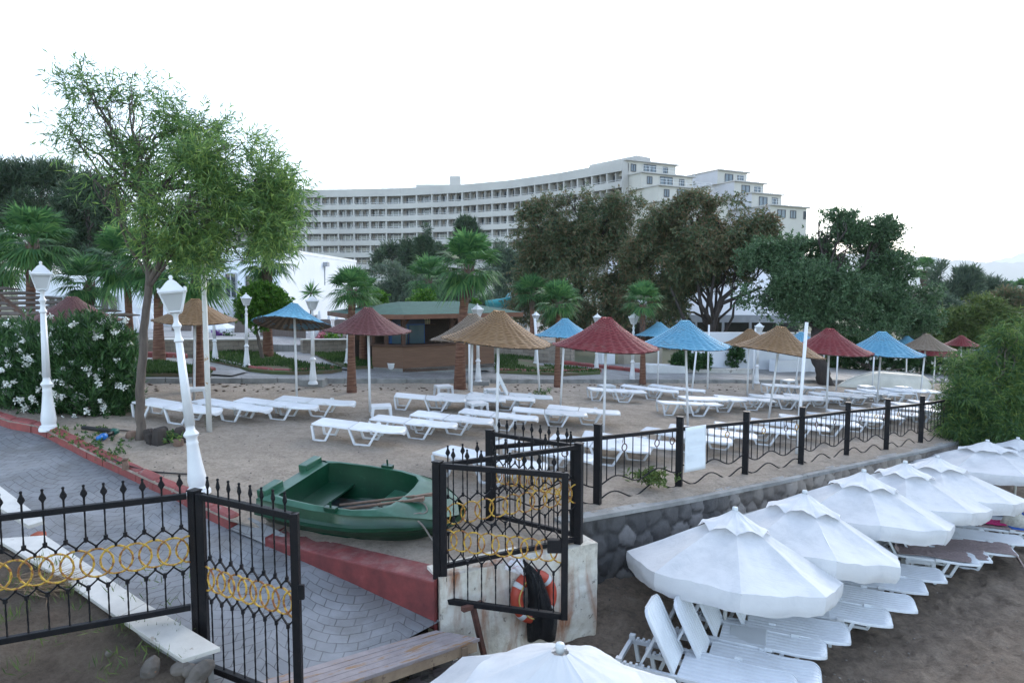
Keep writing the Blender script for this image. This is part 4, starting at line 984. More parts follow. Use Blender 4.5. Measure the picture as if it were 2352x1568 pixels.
def straw_mesh(seed):
    """woven cone: strands go over and under the ribs; free rib ends make a ragged rim"""
    g = random.Random(seed); rings, seg, ribs = 46, 168, 28; V = []; wv = []
    def prof(t):
        r = .10 + .90 * t
        z = -.50 * (1 - (1 - t) ** 1.28) - .03 * (1 - (1 - t) ** 8); return r, z
    for k in range(rings + 1):
        t = k / rings
        for half in (0, 1):
            tt = min(1, t + half * .62 / rings); r, z = prof(tt)
            z_ = z
            for i in range(seg):
                z = z_; a = 2 * math.pi * i / seg; w = math.sin(a * ribs / 2 + math.pi * k)
                rag = 1 + (.035 * g.uniform(-1, 1) if k == rings else 0) + .012 * math.sin(3 * a + seed) * t
                d = .010 * w * (1 if half == 0 else .55) - (.006 if half else 0) + .006 * mnoise.noise(Vector((a * 9, k * 1.7, seed)))
                z += .006 * mnoise.noise(Vector((a * 5, k * .9, seed + 5))) * (1 if 0 < k < rings else 2.5) / 1
                sag = .02 * math.sin(2 * a + seed * 1.7) * t ** 2
                V.append(((r * rag + d * .5) * math.cos(a), (r * rag + d * .5) * math.sin(a), z + d + sag)); wv.append(max(.05, min(1, .62 + .55 * w)) if half == 0 else .0)
    n = (rings + 1) * 2; F = []; mi = []
    for k in range(n - 1):
        for i in range(seg): F.append((k * seg + i, k * seg + (i + 1) % seg, (k + 1) * seg + (i + 1) % seg, (k + 1) * seg + i)); mi.append(0)
    o = len(V)
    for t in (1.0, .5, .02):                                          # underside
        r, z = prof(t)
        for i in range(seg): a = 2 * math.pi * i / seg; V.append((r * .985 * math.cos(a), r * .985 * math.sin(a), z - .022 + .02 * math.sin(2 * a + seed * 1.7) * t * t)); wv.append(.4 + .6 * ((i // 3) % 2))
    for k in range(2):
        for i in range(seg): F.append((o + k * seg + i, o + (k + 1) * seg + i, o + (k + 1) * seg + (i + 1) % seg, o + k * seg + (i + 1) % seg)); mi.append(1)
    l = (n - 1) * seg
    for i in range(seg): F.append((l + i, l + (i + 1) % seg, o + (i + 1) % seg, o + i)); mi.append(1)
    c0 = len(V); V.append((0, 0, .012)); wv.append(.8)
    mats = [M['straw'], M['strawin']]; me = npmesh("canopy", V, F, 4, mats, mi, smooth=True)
    import bmesh
    bm = bmesh.new(); bm.from_mesh(me); bm.verts.ensure_lookup_table()
    for i in range(seg): bm.faces.new((bm.verts[i], bm.verts[(i + 1) % seg], bm.verts[c0])).smooth = True
    for e in range(ribs):                                             # rib ends
        a = 2 * math.pi * (e + .5) / ribs; r, z = prof(1)
        q = [Vector(((r + x) * math.cos(a) + y * -math.sin(a), (r + x) * math.sin(a) + y * math.cos(a), z + zz - x * .3)) for x, y, zz in ((-.02, -.008, .006), (.03 + .035 * g.random(), -.004, .004), (.022, .004, -.002), (-.02, .008, -.006))]
        bm.faces.new([bm.verts.new(v) for v in q])
    bm.to_mesh(me); bm.free()
    a = me.attributes.new("weave", 'FLOAT', 'POINT'); k = np.full(len(me.vertices), .7, dtype=np.float32); k[:len(wv)] = wv; a.data.foreach_set("value", k); return me
SM = [straw_mesh(i) for i in range(3)]
def straw_umbrella(apex, half_w, base, m, label, tilt=(0, 0), seed=0, base_fn=S, group=None, hide_pole=False):
    p = base_fn(*base); sc = scale_at(p); R_ = half_w / sc; zt = zat(p, apex[1])
    ax = at(apex[0], apex[1], p.y); top = Vector((ax.x, p.y, ax.z))
    t = thing("straw_umbrella", label, "umbrella", p)
    o = link("canopy", SM[seed % 3], t); o.material_slots[0].link = 'OBJECT'; o.material_slots[0].material = m
    o.location = top - Vector(p); o.scale = (R_, R_, R_ * 1.02); o.rotation_euler = (tilt[0], tilt[1], seed * .7)
    if tilt != (0, 0): o.rotation_mode = 'XYZ'; E_ = Matrix.Rotation(tilt[1], 3, 'Y') @ Matrix.Rotation(tilt[0], 3, 'X') @ Matrix.Rotation(seed * .7, 3, 'Z'); o.rotation_euler = E_.to_euler()
    mb = MB(); mb.tube([Vector((0, 0, -.25)), o.location - UP * (.06 * R_)], .026, 10); mb.obj("pole", M['pole'], t, smooth=True)
    return t
U = straw_umbrella
U((165, 682), 101, (158, 897), M['strawmaroon'], "maroon straw umbrella rising behind the white flowering oleander", seed=1, base_fn=T)
U((448, 687), 89, (444.6, 917), M['straw'], "brown straw umbrella in front of a red brown palm trunk", (.04, .03), 2)
U((675.6, 698), 85, (682, 914), M['strawblue'], "blue straw umbrella tipped back to show its dark underside", (-.24, .03), 0)
U((845, 707), 98, (850, 945), M['strawpink'], "faded pink red straw umbrella beside the wooden bar", (0, .02), 1)
U((1085.5, 722), 98, (1082, 931), M['straw2'], "bleached grey brown straw umbrella behind the orange brown one", (0, -.05), 2)
U((1146, 714.6), 124, (1140, 1022), M['straw'], "largest orange brown straw umbrella in the middle of the sand", (.02, .07), 0)
U((1298, 732), 70, (1286, 934), M['strawblue'], "blue straw umbrella between the orange brown and bright red ones", seed=1)
U((1393, 730), 119, (1386, 999), M['strawred'], "bright red straw umbrella behind the first fence posts", (.02, .03), 2)
U((1513.5, 740.5), 54, (1511, 886), M['strawblue'], "small far blue straw umbrella by the kerb lamp", seed=0)
U((1574, 737), 101, (1581, 978), M['strawblue'], "large blue straw umbrella beside the bright red one", (.02, .01), 1)
U((1722, 756), 56, (1716, 908), M['straw'], "far brown straw umbrella in front of the white wall", (0, -.03), 2)
U((1794.6, 751), 102, (1763, 961), M['straw'], "brown straw umbrella leaning on a slanted pole", (0, .13), 0)
U((1840, 762.6), 46, (1824.6, 899), M['strawblue'], "far blue straw umbrella mostly hidden by the tall white pole", seed=1)
U((1906, 755.5), 92, (1897.7, 948), M['strawred'], "red straw umbrella in front of the dark tree trunk", (.02, .02), 2)
U((2026.6, 762.6), 88, (2013, 936), M['strawblue'], "blue straw umbrella in front of the cream upturned boat", (.02, .0), 0)
U((2084, 772), 36, (2081, 888), M['strawblue'], "small blue straw umbrella tucked between its blue and brown neighbours", seed=2)
U((2129, 767.5), 61, (2112, 914), M['straw2'], "bleached brown straw umbrella beside the big green bush", seed=1)
U((2208.6, 770.7), 40, (2206, 892), M['strawred'], "far red straw umbrella partly behind the big green bush", seed=0)
U((2150, 788), 48, (2143, 893), M['strawred'], "dark red straw umbrella edge showing under the bleached brown one", seed=2)
U((2284, 784), 40, (2282, 900), M['strawblue'], "far blue straw umbrella seen through the big green bush", seed=2)
def pole_at(top, base, label, r=.028, m=None, fn=S):
    p = fn(*base); q = at(top[0], top[1], p.y); mb = MB(); mb.tube([p - UP * .2, q], r, 12); return tag(mb.obj("pole", m or M['pole'], smooth=True), label, "pole")
pole_at((1853, 740), (1828.6, 1041), "tall thick white pole leaning behind the black fence", .031)
pole_at((1628.5, 746), (1625, 893), "thin bare white pole in front of the white wall")
pole_at((1735, 754), (1729, 893), "thin bare white pole beside the far brown umbrella")
pole_at((1228, 731), (1240.6, 899), "slanted bare white pole next to a white lamp post", .03)
pole_at((1078, 760), (1078, 897), "bare white pole under the bleached straw umbrella")
pole_at((1600, 800), (1587, 906), "white pole just behind the large blue umbrella", .026)
pole_at((1925, 800), (1920, 897), "white pole just behind the red umbrella by the dark trunk", .026)
pole_at((2008, 810), (2003, 894), "white pole just behind the blue umbrella by the upturned boat", .026)
M['rustpole'] = mat("chipped_white_pole", (.62, .62, .59), (.52, .52, .49), 1.5, .6, spots=((.38, .24, .13), 5, .62))
p = S(481, 991); q = at(461, 455, p.y); mb = MB(); mb.tube([p - UP * .2, p.lerp(q, .35), q], [.047, .043, .036], 14); mb2 = mb
o = tag(mb.obj("pole", M['rustpole'], smooth=True), "tall chipped white pole with rust rising into the acacia", "pole")
# ------------------------------------------------------------------ white cloth umbrellas on the lower beach
m, n, b = newmat("white_canvas"); co = coords(n); M['canvas'] = m; out = n.nodes["Material Output"]
f = noisef(n, co, 2.2, 7, .65); col = ramp(n, f, [(.3, (.58, .60, .61)), (.5, (.71, .72, .725)), (.7, (.76, .77, .77))])
sp = ramp(n, noisef(n, co, 17, 4, .7), [(.71, (0, 0, 0)), (.75, (.55, .55, .55))]); col = mixc(n, sp, col, (.42, .40, .35))
n.links.new(col, b.inputs["Base Color"]); b.inputs["Roughness"].default_value = .8; b.inputs["Specular IOR Level"].default_value = .2
wr = nd(n, "TexNoise", Scale=3.5, Detail=6, Roughness=.6, Distortion=1.2); n.links.new(co, wr.inputs["Vector"])
k = bump(n, b, wr.outputs["Fac"], .28, .05); bump(n, b, noisef(n, co, 9, 5, .6), .10, .012, k)
tr = n.nodes.new("ShaderNodeBsdfTranslucent"); n.links.new(col, tr.inputs[0]); mx = n.nodes.new("ShaderNodeMixShader"); mx.inputs[0].default_value = .28
n.links.new(b.outputs[0], mx.inputs[1]); n.links.new(tr.outputs[0], mx.inputs[2]); n.links.new(mx.outputs[0], out.inputs[0])
def crease(me, nseg, NS, hem):
    sh = [False] * len(me.edges)
    for e in me.edges:
        a, b_ = e.vertices; ra, ka, rb, kb = a // nseg, a % nseg, b_ // nseg, b_ % nseg
        if ka == kb and ka % NS == 0 or ra == rb == hem: sh[e.index] = True
    me.edges.foreach_get("use_edge_sharp", [False] * len(sh)) if False else None
    at_ = me.attributes.get("sharp_edge") or me.attributes.new("sharp_edge", 'BOOLEAN', 'EDGE'); at_.data.foreach_set("value", sh)
def cloth_umbrella(apex, half_w, d_hint, label, tilt=(0, 0), rot=0.0, seed=1, drop=.46, val=.22, vent=.36, hem=0.0, pole_px=None):
    """eight sided canvas umbrella with hanging valance and a scalloped vent cap"""
    top = at(apex[0], apex[1], d_hint); R_ = half_w / scale_at(top); g = random.Random(seed)
    gz = beachz(top.x, top.y); t = thing("beach_umbrella", label, "umbrella", (top.x, top.y, gz)); loc = Vector((0, 0, top.z - gz)); E_ = (Matrix.Rotation(tilt[1], 3, 'Y') @ Matrix.Rotation(tilt[0], 3, 'X')).to_euler()
    NS = 12; nseg = 8 * NS
    def rib(a):  # 0 on a rib, 1 in the middle of a panel
        k = ((a + rot) / (math.pi / 4)) % 1; return 4 * k * (1 - k)
    def poly_r(a):
        k = ((a + rot) / (math.pi / 4)) % 1; return math.cos(math.pi / 8) / math.cos((k - .5) * math.pi / 4)
    def surf(a, t_):
        pn = rib(a); r = R_ * (.02 + .98 * t_) * (1 + (poly_r(a) - 1) * min(1, t_ * 1.6))
        z = -drop * (t_ ** .97) - pn * .075 * t_ * (1.15 - t_) * 3 * .5
        q = Vector((math.cos(a) * t_ * 4, math.sin(a) * t_ * 4, seed * 3.1))
        z += .024 * mnoise.noise(q * .9) * t_ + .014 * mnoise.noise(q * 2.2) * pn + .008 * mnoise.noise(Vector((math.cos(a) * 9, math.sin(a) * 9, t_ * 1.5 + seed)))
        return Vector((r * math.cos(a), r * math.sin(a), z))
    mb = MB(); rows_ = []
    for i in range(15): rows_.append([surf(2 * math.pi * k / nseg - rot, .10 + .90 * i / 14) for k in range(nseg)])
    for i in range(1, 7):
        h = i / 6; row = []
        for k in range(nseg):
            a = 2 * math.pi * k / nseg - rot; s_ = surf(a, 1); pn = rib(a); e = Vector((math.cos(a), math.sin(a), 0))
            flare = .012 * math.sin(h * 2.4) + .03 * mnoise.noise(Vector((a * 3, h * 2, seed))) * h - .05 * h * h
            row.append(s_ + e * flare - UP * (val * h * (1 + .10 * mnoise.noise(Vector((a * 2.2, 3, seed))) + .10 * pn - .05 * abs(math.sin(a * 17 + seed)) * (h > .8))))
        rows_.append(row)
    vs = [v for r in rows_ for v in r]; fs = [(i * nseg + k, (i + 1) * nseg + k, (i + 1) * nseg + (k + 1) % nseg, i * nseg + (k + 1) % nseg) for i in range(len(rows_) - 1) for k in range(nseg)]
    mb.add(vs, fs); o = mb.obj("canopy", M['canvas'], t, smooth=True); crease(o.data, nseg, NS, 14); o.location = loc; o.rotation_euler = E_
    mb = MB(); rows_ = []; ph = g.random()
    for i in range(13):
        h = i / 12; row = []
        for k in range(nseg):
            a = 2 * math.pi * k / nseg - rot; pn = rib(a); rr = R_ * vent * (.10 + .90 * h) * (1 + .10 * (1 - pn) * h)
            base = surf(a, min(1, rr / R_)).z
            lift = .018 + .075 * h * h * pn + .03 * mnoise.noise(Vector((a * 3 + seed, h * 3, seed))) * h * pn
            row.append(Vector((rr * math.cos(a), rr * math.sin(a), base + lift + .035 * (1 - h))))
        rows_.append(row)
    vs = [v for r in rows_ for v in r]; fs = [(i * nseg + k, (i + 1) * nseg + k, (i + 1) * nseg + (k + 1) % nseg, i * nseg + (k + 1) % nseg) for i in range(len(rows_) - 1) for k in range(nseg)]
    mb.add(vs, fs); o = mb.obj("vent_cap", M['canvas'], t, smooth=True); crease(o.data, nseg, NS, -1); o.location = loc; o.rotation_euler = E_
    mb = MB(); mb.lathe([(.03, -.02), (.036, .02), (.032, .045), (.024, .05)], 12); o = mb.obj("top_ring", M['tabgrey'], t, smooth=True); o.location = loc + UP * .03; o.rotation_euler = E_
    for k in range(8):
        a = k * math.pi / 4 - rot; mb = MB(); mb.tube([surf(a, .04) - UP * .03, surf(a, 1) - UP * .012], .009, 6); o = mb.obj("rib", M['rail'], t); o.location = loc; o.rotation_euler = E_
    mb = MB(); foot = Vector((0, 0, -.3))
    if pole_px: f_ = hit(*pole_px, beachz); foot = f_ - Vector((top.x, top.y, gz)); foot.z -= .3
    mb.tube([foot, loc - UP * .03], .026, 12); mb.obj("pole", M['rustpole'], t, smooth=True)
    return t
CU = cloth_umbrella
CU((1688, 1178), 236, 8.1, "white beach umbrella that shades the first two reclined loungers", (-.17, .10), .25, 1, .64, .21, .31, pole_px=(1654, 1478))
CU((1848, 1138), 212, 9.05, "white beach umbrella second in the row with a crumpled vent cap", (-.17, .13), .1, 2, .61, .21, .36)
CU((1984, 1089), 188, 10.3, "white beach umbrella third in the row, close to the towel pair", (-.15, .10), .3, 3, .58, .20, .36)
CU((2079, 1068), 168, 11.15, "white beach umbrella fourth in the row with a sharp rim corner", (-.14, .08), .5, 4, .54, .19, .34)
CU((2153, 1055), 172, 11.9, "white beach umbrella fifth in the row above the magenta cloth", (-.14, .08), .45, 5, .53, .19, .34)
CU((2268, 1018), 165, 13.6, "wide white beach umbrella sixth in the row beside the green bush", (-.13, .05), .2, 6, .48, .18, .34)
CU((2338, 1012), 150, 14.3, "white beach umbrella at the far end of the row under the green bush", (-.1, .03), .6, 7, .48, .18, .34)
CU((1286, 1500), 410, 4.75, "big white beach umbrella in front of the wooden planks with ruffled vent cap", (.0, .03), .15, 8, .62, .24, .50)

# ------------------------------------------------------------------ lamp posts
M['lampwhite'] = mat("white_lamp_paint", (.72, .73, .735), (.63, .65, .66), 3, .35, .12, 22, spots=((.52, .50, .46), 9, .69))
m, n, b = newmat("frosted_lamp_glass"); b.inputs["Base Color"].default_value = (.60, .61, .60, 1); b.inputs["Roughness"].default_value = .35; b.inputs["Transmission Weight"].default_value = .35; M['frost'] = m
M['black'] = mat("black_lamp_paint", (.012, .012, .013), None, 4, .4)
def make_lamp(name, pm, H=2.7, glass=None, fins=True):
    """cast post: flared base, collar, fluted shaft; four sided lantern with a domed roof.  unit built at height H"""
    t = thing(name, "white cast iron lamp post", "lamp post"); k = H / 2.7
    mb = MB(); P_ = [(.145, 0), (.145, .05), (.128, .075), (.13, .09), (.098, .12), (.105, .16), (.112, .21), (.104, .30), (.088, .45), (.075, .62), (.066, .74), (.072, .765), (.064, .79), (.066, .85), (.085, .875), (.090, .90), (.075, .93), (.055, .96), (.05, 1.02), (.056, 1.035), (.05, 1.05)]
    mb.lathe([(r * k, z * .84 * k) for r, z in P_], 24); mb.obj("base", pm, t, auto=40)
    mb = MB(); mb.lathe([(r * k, z * k) for r, z in [(.058, .865), (.040, 1.9)]], 40, mod=lambda a, z: 1 + .045 * math.cos(a * 10)); mb.obj("shaft", pm, t, smooth=True)
    mb = MB(); mb.lathe([(r * k, z * k) for r, z in [(.040, 1.89), (.058, 1.91), (.046, 1.94), (.036, 1.97), (.034, 2.05), (.055, 2.09), (.05, 2.11), (.03, 2.14), (.028, 2.21), (.045, 2.235), (.045, 2.25), (.025, 2.26)]], 20); mb.obj("collar", pm, t, auto=40)
    z0, z1, a0, a1 = 2.27 * k, 2.50 * k, .072 * k, .135 * k; sq = [(-1, -1), (1, -1), (1, 1), (-1, 1)]; R45 = Matrix.Rotation(.35, 3, 'Z')
    mb = MB()
    for (x, y) in sq:
        mb.bar(R45 @ Vector((x * a0, y * a0, z0)), R45 @ Vector((x * a1, y * a1, z1)), .016 * k)
        if fins: mb.bar(R45 @ Vector((x * a1 * 1.02, y * a1 * 1.02, z1)), R45 @ Vector((x * a1 * 1.08, y * a1 * 1.08, z1 + .06 * k)), .016 * k)
    for i in range(4):
        (x, y), (x2, y2) = sq[i], sq[(i + 1) % 4]
        mb.bar(R45 @ Vector((x * a0, y * a0, z0)), R45 @ Vector((x2 * a0, y2 * a0, z0)), .018 * k); mb.bar(R45 @ Vector((x * a1, y * a1, z1)), R45 @ Vector((x2 * a1, y2 * a1, z1)), .022 * k)
        mb.tube([R45 @ Vector((x * a0, y * a0, z0)), R45 @ Vector((x * a0 * .9, y * a0 * .9, z0 - .02 * k)), R45 @ Vector((x * .02 * k, y * .02 * k, z0 - .035 * k))], .008 * k, 6)
    mb.obj("lantern_frame", pm, t)
    g_ = glass or M['frost']; mb = MB(); q0 = [R45 @ Vector((x * a0 * .96, y * a0 * .96, z0)) for x, y in sq]; q1 = [R45 @ Vector((x * a1 * .96, y * a1 * .96, z1)) for x, y in sq]
    mb.add(q0 + q1, [(i, (i + 1) % 4, 4 + (i + 1) % 4, 4 + i) for i in range(4)]); mb.obj("lantern_glass", g_, t)
    mb = MB(); lay_ = [(1.14, 0), (1.16, .018), (1.0, .03), (.84, .055), (.62, .09), (.40, .13), (.30, .138), (.24, .15)]; vs = []
    for r, z in lay_: vs += [R45 @ Vector((x * a1 * r, y * a1 * r, z1 + z * k)) for x, y in sq]
    mb.add(vs, [(i * 4 + j, i * 4 + (j + 1) % 4, i * 4 + 4 + (j + 1) % 4, i * 4 + 4 + j) for i in range(len(lay_) - 1) for j in range(4)] + [(3, 2, 1, 0), tuple(len(vs) - 4 + j for j in range(4))]); mb.obj("lantern_roof", pm, t, bevel=.004)
    mb = MB(); mb.lathe([(r * k, z1 + z * k) for r, z in [(.03, .145), (.016, .16), (.024, .18), (.02, .2), (.008, .21)]], 12); mb.obj("finial", pm, t, smooth=True)
    return t
LAMP = make_lamp("lamp_post", M['lampwhite'])
def lamp(base, top, label, fn=S, up=0.0, grp="white lamp posts", rz=.4):
    p = fn(*base) + UP * up; q = at(top[0], top[1], p.y); v = q - p; o = inst(LAMP, label, grp)
    o.location = p; s = v.length / 2.71; o.scale = (s, s, s); o.rotation_mode = 'QUATERNION'; o.rotation_quaternion = UP.rotation_difference(v) @ Matrix.Rotation(rz, 3, 'Z').to_quaternion(); return o
TL = lambda x, y: T(x, y, .2)
lamp((457, 1134), (391, 632), "white lamp post leaning over the sand behind the open iron gate", rz=.05)
lamp((113, 988), (93, 600), "tall white lamp post standing in front of the flowering oleander", fn=lambda x, y: T(x, y, 0), rz=.25)
lamp((566.7, 841.7), (565, 672), "white lamp post on the lawn before the round green tree", TL)
lamp((494.6, 827), (488, 668), "white lamp post whose lantern hides behind the brown straw umbrella", TL)
lamp((719, 881.8), (717, 676), "white lamp post on a concrete block beside the tipped blue umbrella", fn=lambda x, y: T(x, y, .1))
lamp((1098.6, 879), (1096.6, 697), "white lamp post at the kerb in front of the wooden bar", fn=lambda x, y: T(x, y, .05))
lamp((1231, 834), (1231, 714.6), "small far white lamp post on the lawn beside a slanted pole", TL)
lamp((1369.8, 847), (1372, 719), "white lamp post peeking over the bright red straw umbrella", TL)
lamp((1452, 875), (1456, 717), "white lamp post beside the palm with a woven bark trunk", fn=lambda x, y: T(x, y, .05))
lamp((1737, 880), (1744.7, 739.6), "white lamp post in front of the white wall behind the brown umbrella", fn=lambda x, y: T(x, y, .05))
lamp((796, 834), (800, 722), "far white lamp post mostly hidden by a palm trunk", TL)
bl_ = make_lamp("garden_lamp", M['black'], 1.0); tag(bl_, "small black garden lamp post beside the wooden bar", "lamp post"); p = T(910.5, 850, .12); s = scale_at(p); bl_.location = p; q = (850 - 806) / s / 1.0; bl_.scale = (q * 1.6, q * 1.6, q)
p = T(719, 884, 0); mb = MB(); mb.box((p.x, p.y, p.z + .06), (.62, .5, .22)); tag(mb.obj("concrete_block", M['concrete'], bevel=.015), "square concrete block under a white lamp post at the kerb", "block")
p = T(1100, 882, 0); mb = MB(); mb.box((p.x, p.y, p.z + .03), (.6, .45, .14)); tag(mb.obj("concrete_block", M['concrete'], bevel=.015), "low concrete footing of the lamp post in front of the bar", "block")

# ------------------------------------------------------------------ green rowing boat with oars and rope
m, n, b = newmat("green_gelcoat"); co = coords(n); M['boat'] = m
f = noisef(n, co, 3, 6, .65); col = ramp(n, f, [(.3, (.003, .030, .014)), (.7, (.005, .050, .023))]); wst = ramp(n, noisef(n, co, 12, 6, .7), [(.58, (0, 0, 0)), (.72, (.5, .5, .5))])
n.links.new(mixc(n, wst, col, (.03, .085, .05)), b.inputs["Base Color"]); b.inputs["Roughness"].default_value = .3; bump(n, b, noisef(n, co, 18, 5, .7), .12, .01)
M['boatin'] = mat("faded_blue_boat_floor", (.06, .13, .15), (.07, .055, .04), 2.6, .6, .3, 14, lo=.4, hi=.6); M['boatrim'] = mat("worn_green_rim", (.03, .115, .07), (.006, .06, .028), 4, .35)
bs = hit(672, 1084, lambda x, y: sandz(x, y) + .46); bt = hit(1058, 1156, lambda x, y: sandz(x, y) + .36); bd = bt - bs; BL = math.hypot(bd.x, bd.y); bc = (bs + bt) / 2
boat = thing("rowing_boat", "dark green plastic rowing boat lying on the sand beside the red wall", "boat", (bs.x, bs.y, sandz(bc.x, bc.y) - .03), math.atan2(bd.y, bd.x)); boat.rotation_euler = (.15, .02, boat.rotation_euler.z)
ST = [0, .05, .12, .22, .34, .46, .58, .68, .76, .83, .89, .94, .98, 1.0]
def hw(s): return np.interp(s, [0, .3, .55, .72, .84, .93, 1], [.70, .75, .72, .63, .50, .36, .22]) * BL / 2.6
def gz_(s): return np.interp(s, [0, .5, .75, .88, 1], [.50, .48, .50, .45, .35])
def keel(s): return np.interp(s, [0, .6, .8, .92, 1], [0, 0, .05, .14, .25])
mb = MB(); NSEC = 14; rows_ = []
for s in ST:
    w, g_, k_ = hw(s), gz_(s), keel(s); x = s * BL
    half = [(0, k_), (w * .42, k_ + .015), (w * .62, k_ + .05), (w * .84, k_ + (g_ - k_) * .42), (w * .97, k_ + (g_ - k_) * .60), (w * 1.05, k_ + (g_ - k_) * .64), (w * 1.05, k_ + (g_ - k_) * .74), (w * .99, k_ + (g_ - k_) * .78), (w * .95, g_)]
    rows_.append([(x, -y, z) for y, z in half[::-1]] + [(x, y, z) for y, z in half[1:]])
n_ = len(rows_[0]); vs = [v for r in rows_ for v in r]; fs = [(i * n_ + k, i * n_ + k + 1, (i + 1) * n_ + k + 1, (i + 1) * n_ + k) for i in range(len(rows_) - 1) for k in range(n_ - 1)]
fs += [tuple(range(n_))[::-1], tuple((len(rows_) - 1) * n_ + k for k in range(n_))]; mb.add(vs, fs); mb.obj("hull", M['boat'], boat, auto=50)
# deck: side decks, bow deck and transom around the cockpit
ci = [(.10, .80), (.16, .86), (.35, .88), (.55, .87), (.66, .80), (.705, .62), (.72, .30), (.724, 0)]
mb = MB()
for e in (-1, 1):
    o_, inn = [], []
    for s, kf in ci: inn.append(Vector((s * BL, e * hw(s) * kf * .95, gz_(s) + .035)))
    outl = [(.0, .95), (.16, .95), (.35, .95), (.55, .95), (.66, .95), (.80, .95), (.93, .9), (1.0, .0)]
    for s, kf in outl: o_.append(Vector((s * BL, e * hw(s) * kf, gz_(s))))
    n1 = len(inn); mid = [(a * .35 + c * .65) + UP * .02 for a, c in zip(o_, inn)]; mb.add(o_ + mid + inn, [(i, i + 1, n1 + i + 1, n1 + i) for i in range(n1 - 1)] + [(n1 + i, n1 + i + 1, 2 * n1 + i + 1, 2 * n1 + i) for i in range(n1 - 1)])
    mb.add([o_[0], inn[0], Vector((.10 * BL, 0, gz_(.1) + .035)), Vector((0, 0, gz_(0) - .0))], [(0, 1, 2, 3)])
mb.box((.03, .40, gz_(0) + .035), (.13, .34, .10)); mb.box((.03, -.40, gz_(0) + .035), (.13, .34, .10))
mb.obj("deck", M['boatrim'], boat, auto=50, bevel=.01)
mb = MB()
for e in (-1, 1):
    inn = [Vector((s * BL, e * hw(s) * kf * .95, gz_(s) + .035)) for s, kf in ci]; mid = [Vector((p_.x, p_.y * .93, .26)) for p_ in inn]; low = [Vector((p_.x * .985 + .02, p_.y * .82, .07)) for p_ in inn]
    n1 = len(inn); mb.add(inn + mid + low, [(k_ * n1 + i, k_ * n1 + i + 1, (k_ + 1) * n1 + i + 1, (k_ + 1) * n1 + i) for k_ in range(2) for i in range(n1 - 1)])
    mb.add([inn[0], mid[0], low[0], Vector((low[0].x, 0, .07)), Vector((mid[0].x, 0, .26)), Vector((inn[0].x, 0, inn[0].z))], [(0, 1, 4, 5), (1, 2, 3, 4)])
mb.obj("inner_side", M['boat'], boat, auto=50)
mb = MB(); pts = [Vector((s * BL * .985 + .02, hw(s) * kf * .8, .075)) for s, kf in ci]; mb.poly(pts + [Vector((p_.x, -p_.y, p_.z)) for p_ in pts[::-1][1:]]); mb.obj("floor", M['boatin'], boat)
mb = MB(); mb.box((.17 * BL, 0, .25), (.17 * BL, hw(.17) * 1.62, .035)); mb.obj("thwart", M['boat'], boat, bevel=.01)
mb = MB(); mb.box((.56 * BL, 0, .25), (.10 * BL, hw(.56) * 1.62, .035)); mb.obj("thwart", M['boatrim'], boat, bevel=.01)
M['oldwood'] = mat("weathered_wood", (.20, .125, .085), (.11, .07, .05), 6, .7, .3, 30, stretch=(1, 6, 6))
for e in (-1, 1):
    mb = MB(); mb.box((.45 * BL, e * hw(.45) * .92, gz_(.45) + .05), (.16, .07, .05)); mb.tube([(.45 * BL, e * hw(.45) * .92, gz_(.45) + .06), (.45 * BL, e * hw(.45) * .92, gz_(.45) + .15)], .014, 8); mb.obj("rowlock", [M['boat']], boat, bevel=.006)
BM = Matrix.LocRotScale(boat.location, boat.rotation_euler, None)
def oar(p, q, label, blade=.5):
    p, q = BM @ Vector(p), BM @ Vector(q); d_ = (q - p).normalized(); t = thing("oar", label, "oar", p)
    mb = MB(); mb.tube([p, p.lerp(q, .7)], .017, 10); child_of(mb.obj("shaft", M['oldwood'], smooth=True), t)
    mb = MB(); a = p.lerp(q, .68); mb.bar(a, p.lerp(q, .75), .035, .03); mb.bar(p.lerp(q, .75), q, .035, .018, w2=.085); child_of(mb.obj("blade", M['oldwood'], bevel=.004), t)
oar((.40 * BL, -.30, .40), (.90 * BL, .02, .58), "brown wooden oar lying across the boat's edge with its blade over the bow")
oar((.46 * BL, -.45, .44), (.84 * BL, -.12, .555), "second brown wooden oar lying lower beside the other oar")
M['rope'] = mat("old_rope", (.24, .215, .185), (.13, .115, .10), 30, .9, .5, 90)
def rope(pts, label, r=.009, cat="rope", m=None, tr=None, name="rope"):
    pts = [Vector(p) for p in pts]; P2 = []
    for i in range(len(pts) - 1):
        p0, p1, p2, p3 = pts[max(i - 1, 0)], pts[i], pts[i + 1], pts[min(i + 2, len(pts) - 1)]
        for k in range(6):
            u = k / 6; P2.append(.5 * ((2 * p1) + (p2 - p0) * u + (2 * p0 - 5 * p1 + 4 * p2 - p3) * u * u + (3 * p1 - p0 - 3 * p2 + p3) * u ** 3))
    P2.append(pts[-1])
    if tr: P2 = [tr @ p for p in P2]
    mb = MB(); mb.tube(P2, r, 7); return tag(mb.obj(name, m or M['rope'], smooth=True), label, cat)
rope([(.70 * BL, -.30, .50), (.74 * BL, -.42, .50), (.80 * BL, -.36, .47), (.86 * BL, -.30, .45), (.875 * BL, -.22, .46), (.84 * BL, -.12, .48), (.80 * BL, -.10, .50)], "thin rope looped over the green boat's bow deck", tr=BM)
rope([(.86 * BL, -.29, .46), (.83 * BL, -.36, .46), (.86 * BL, -.40, .43), (.90 * BL, -.42, .36), (.96 * BL, -.44, .18), (1.02 * BL, -.42, .06), (1.08 * BL, -.3, .03)], "mooring rope knotted at the bow and hanging to the sand", .011, tr=BM)
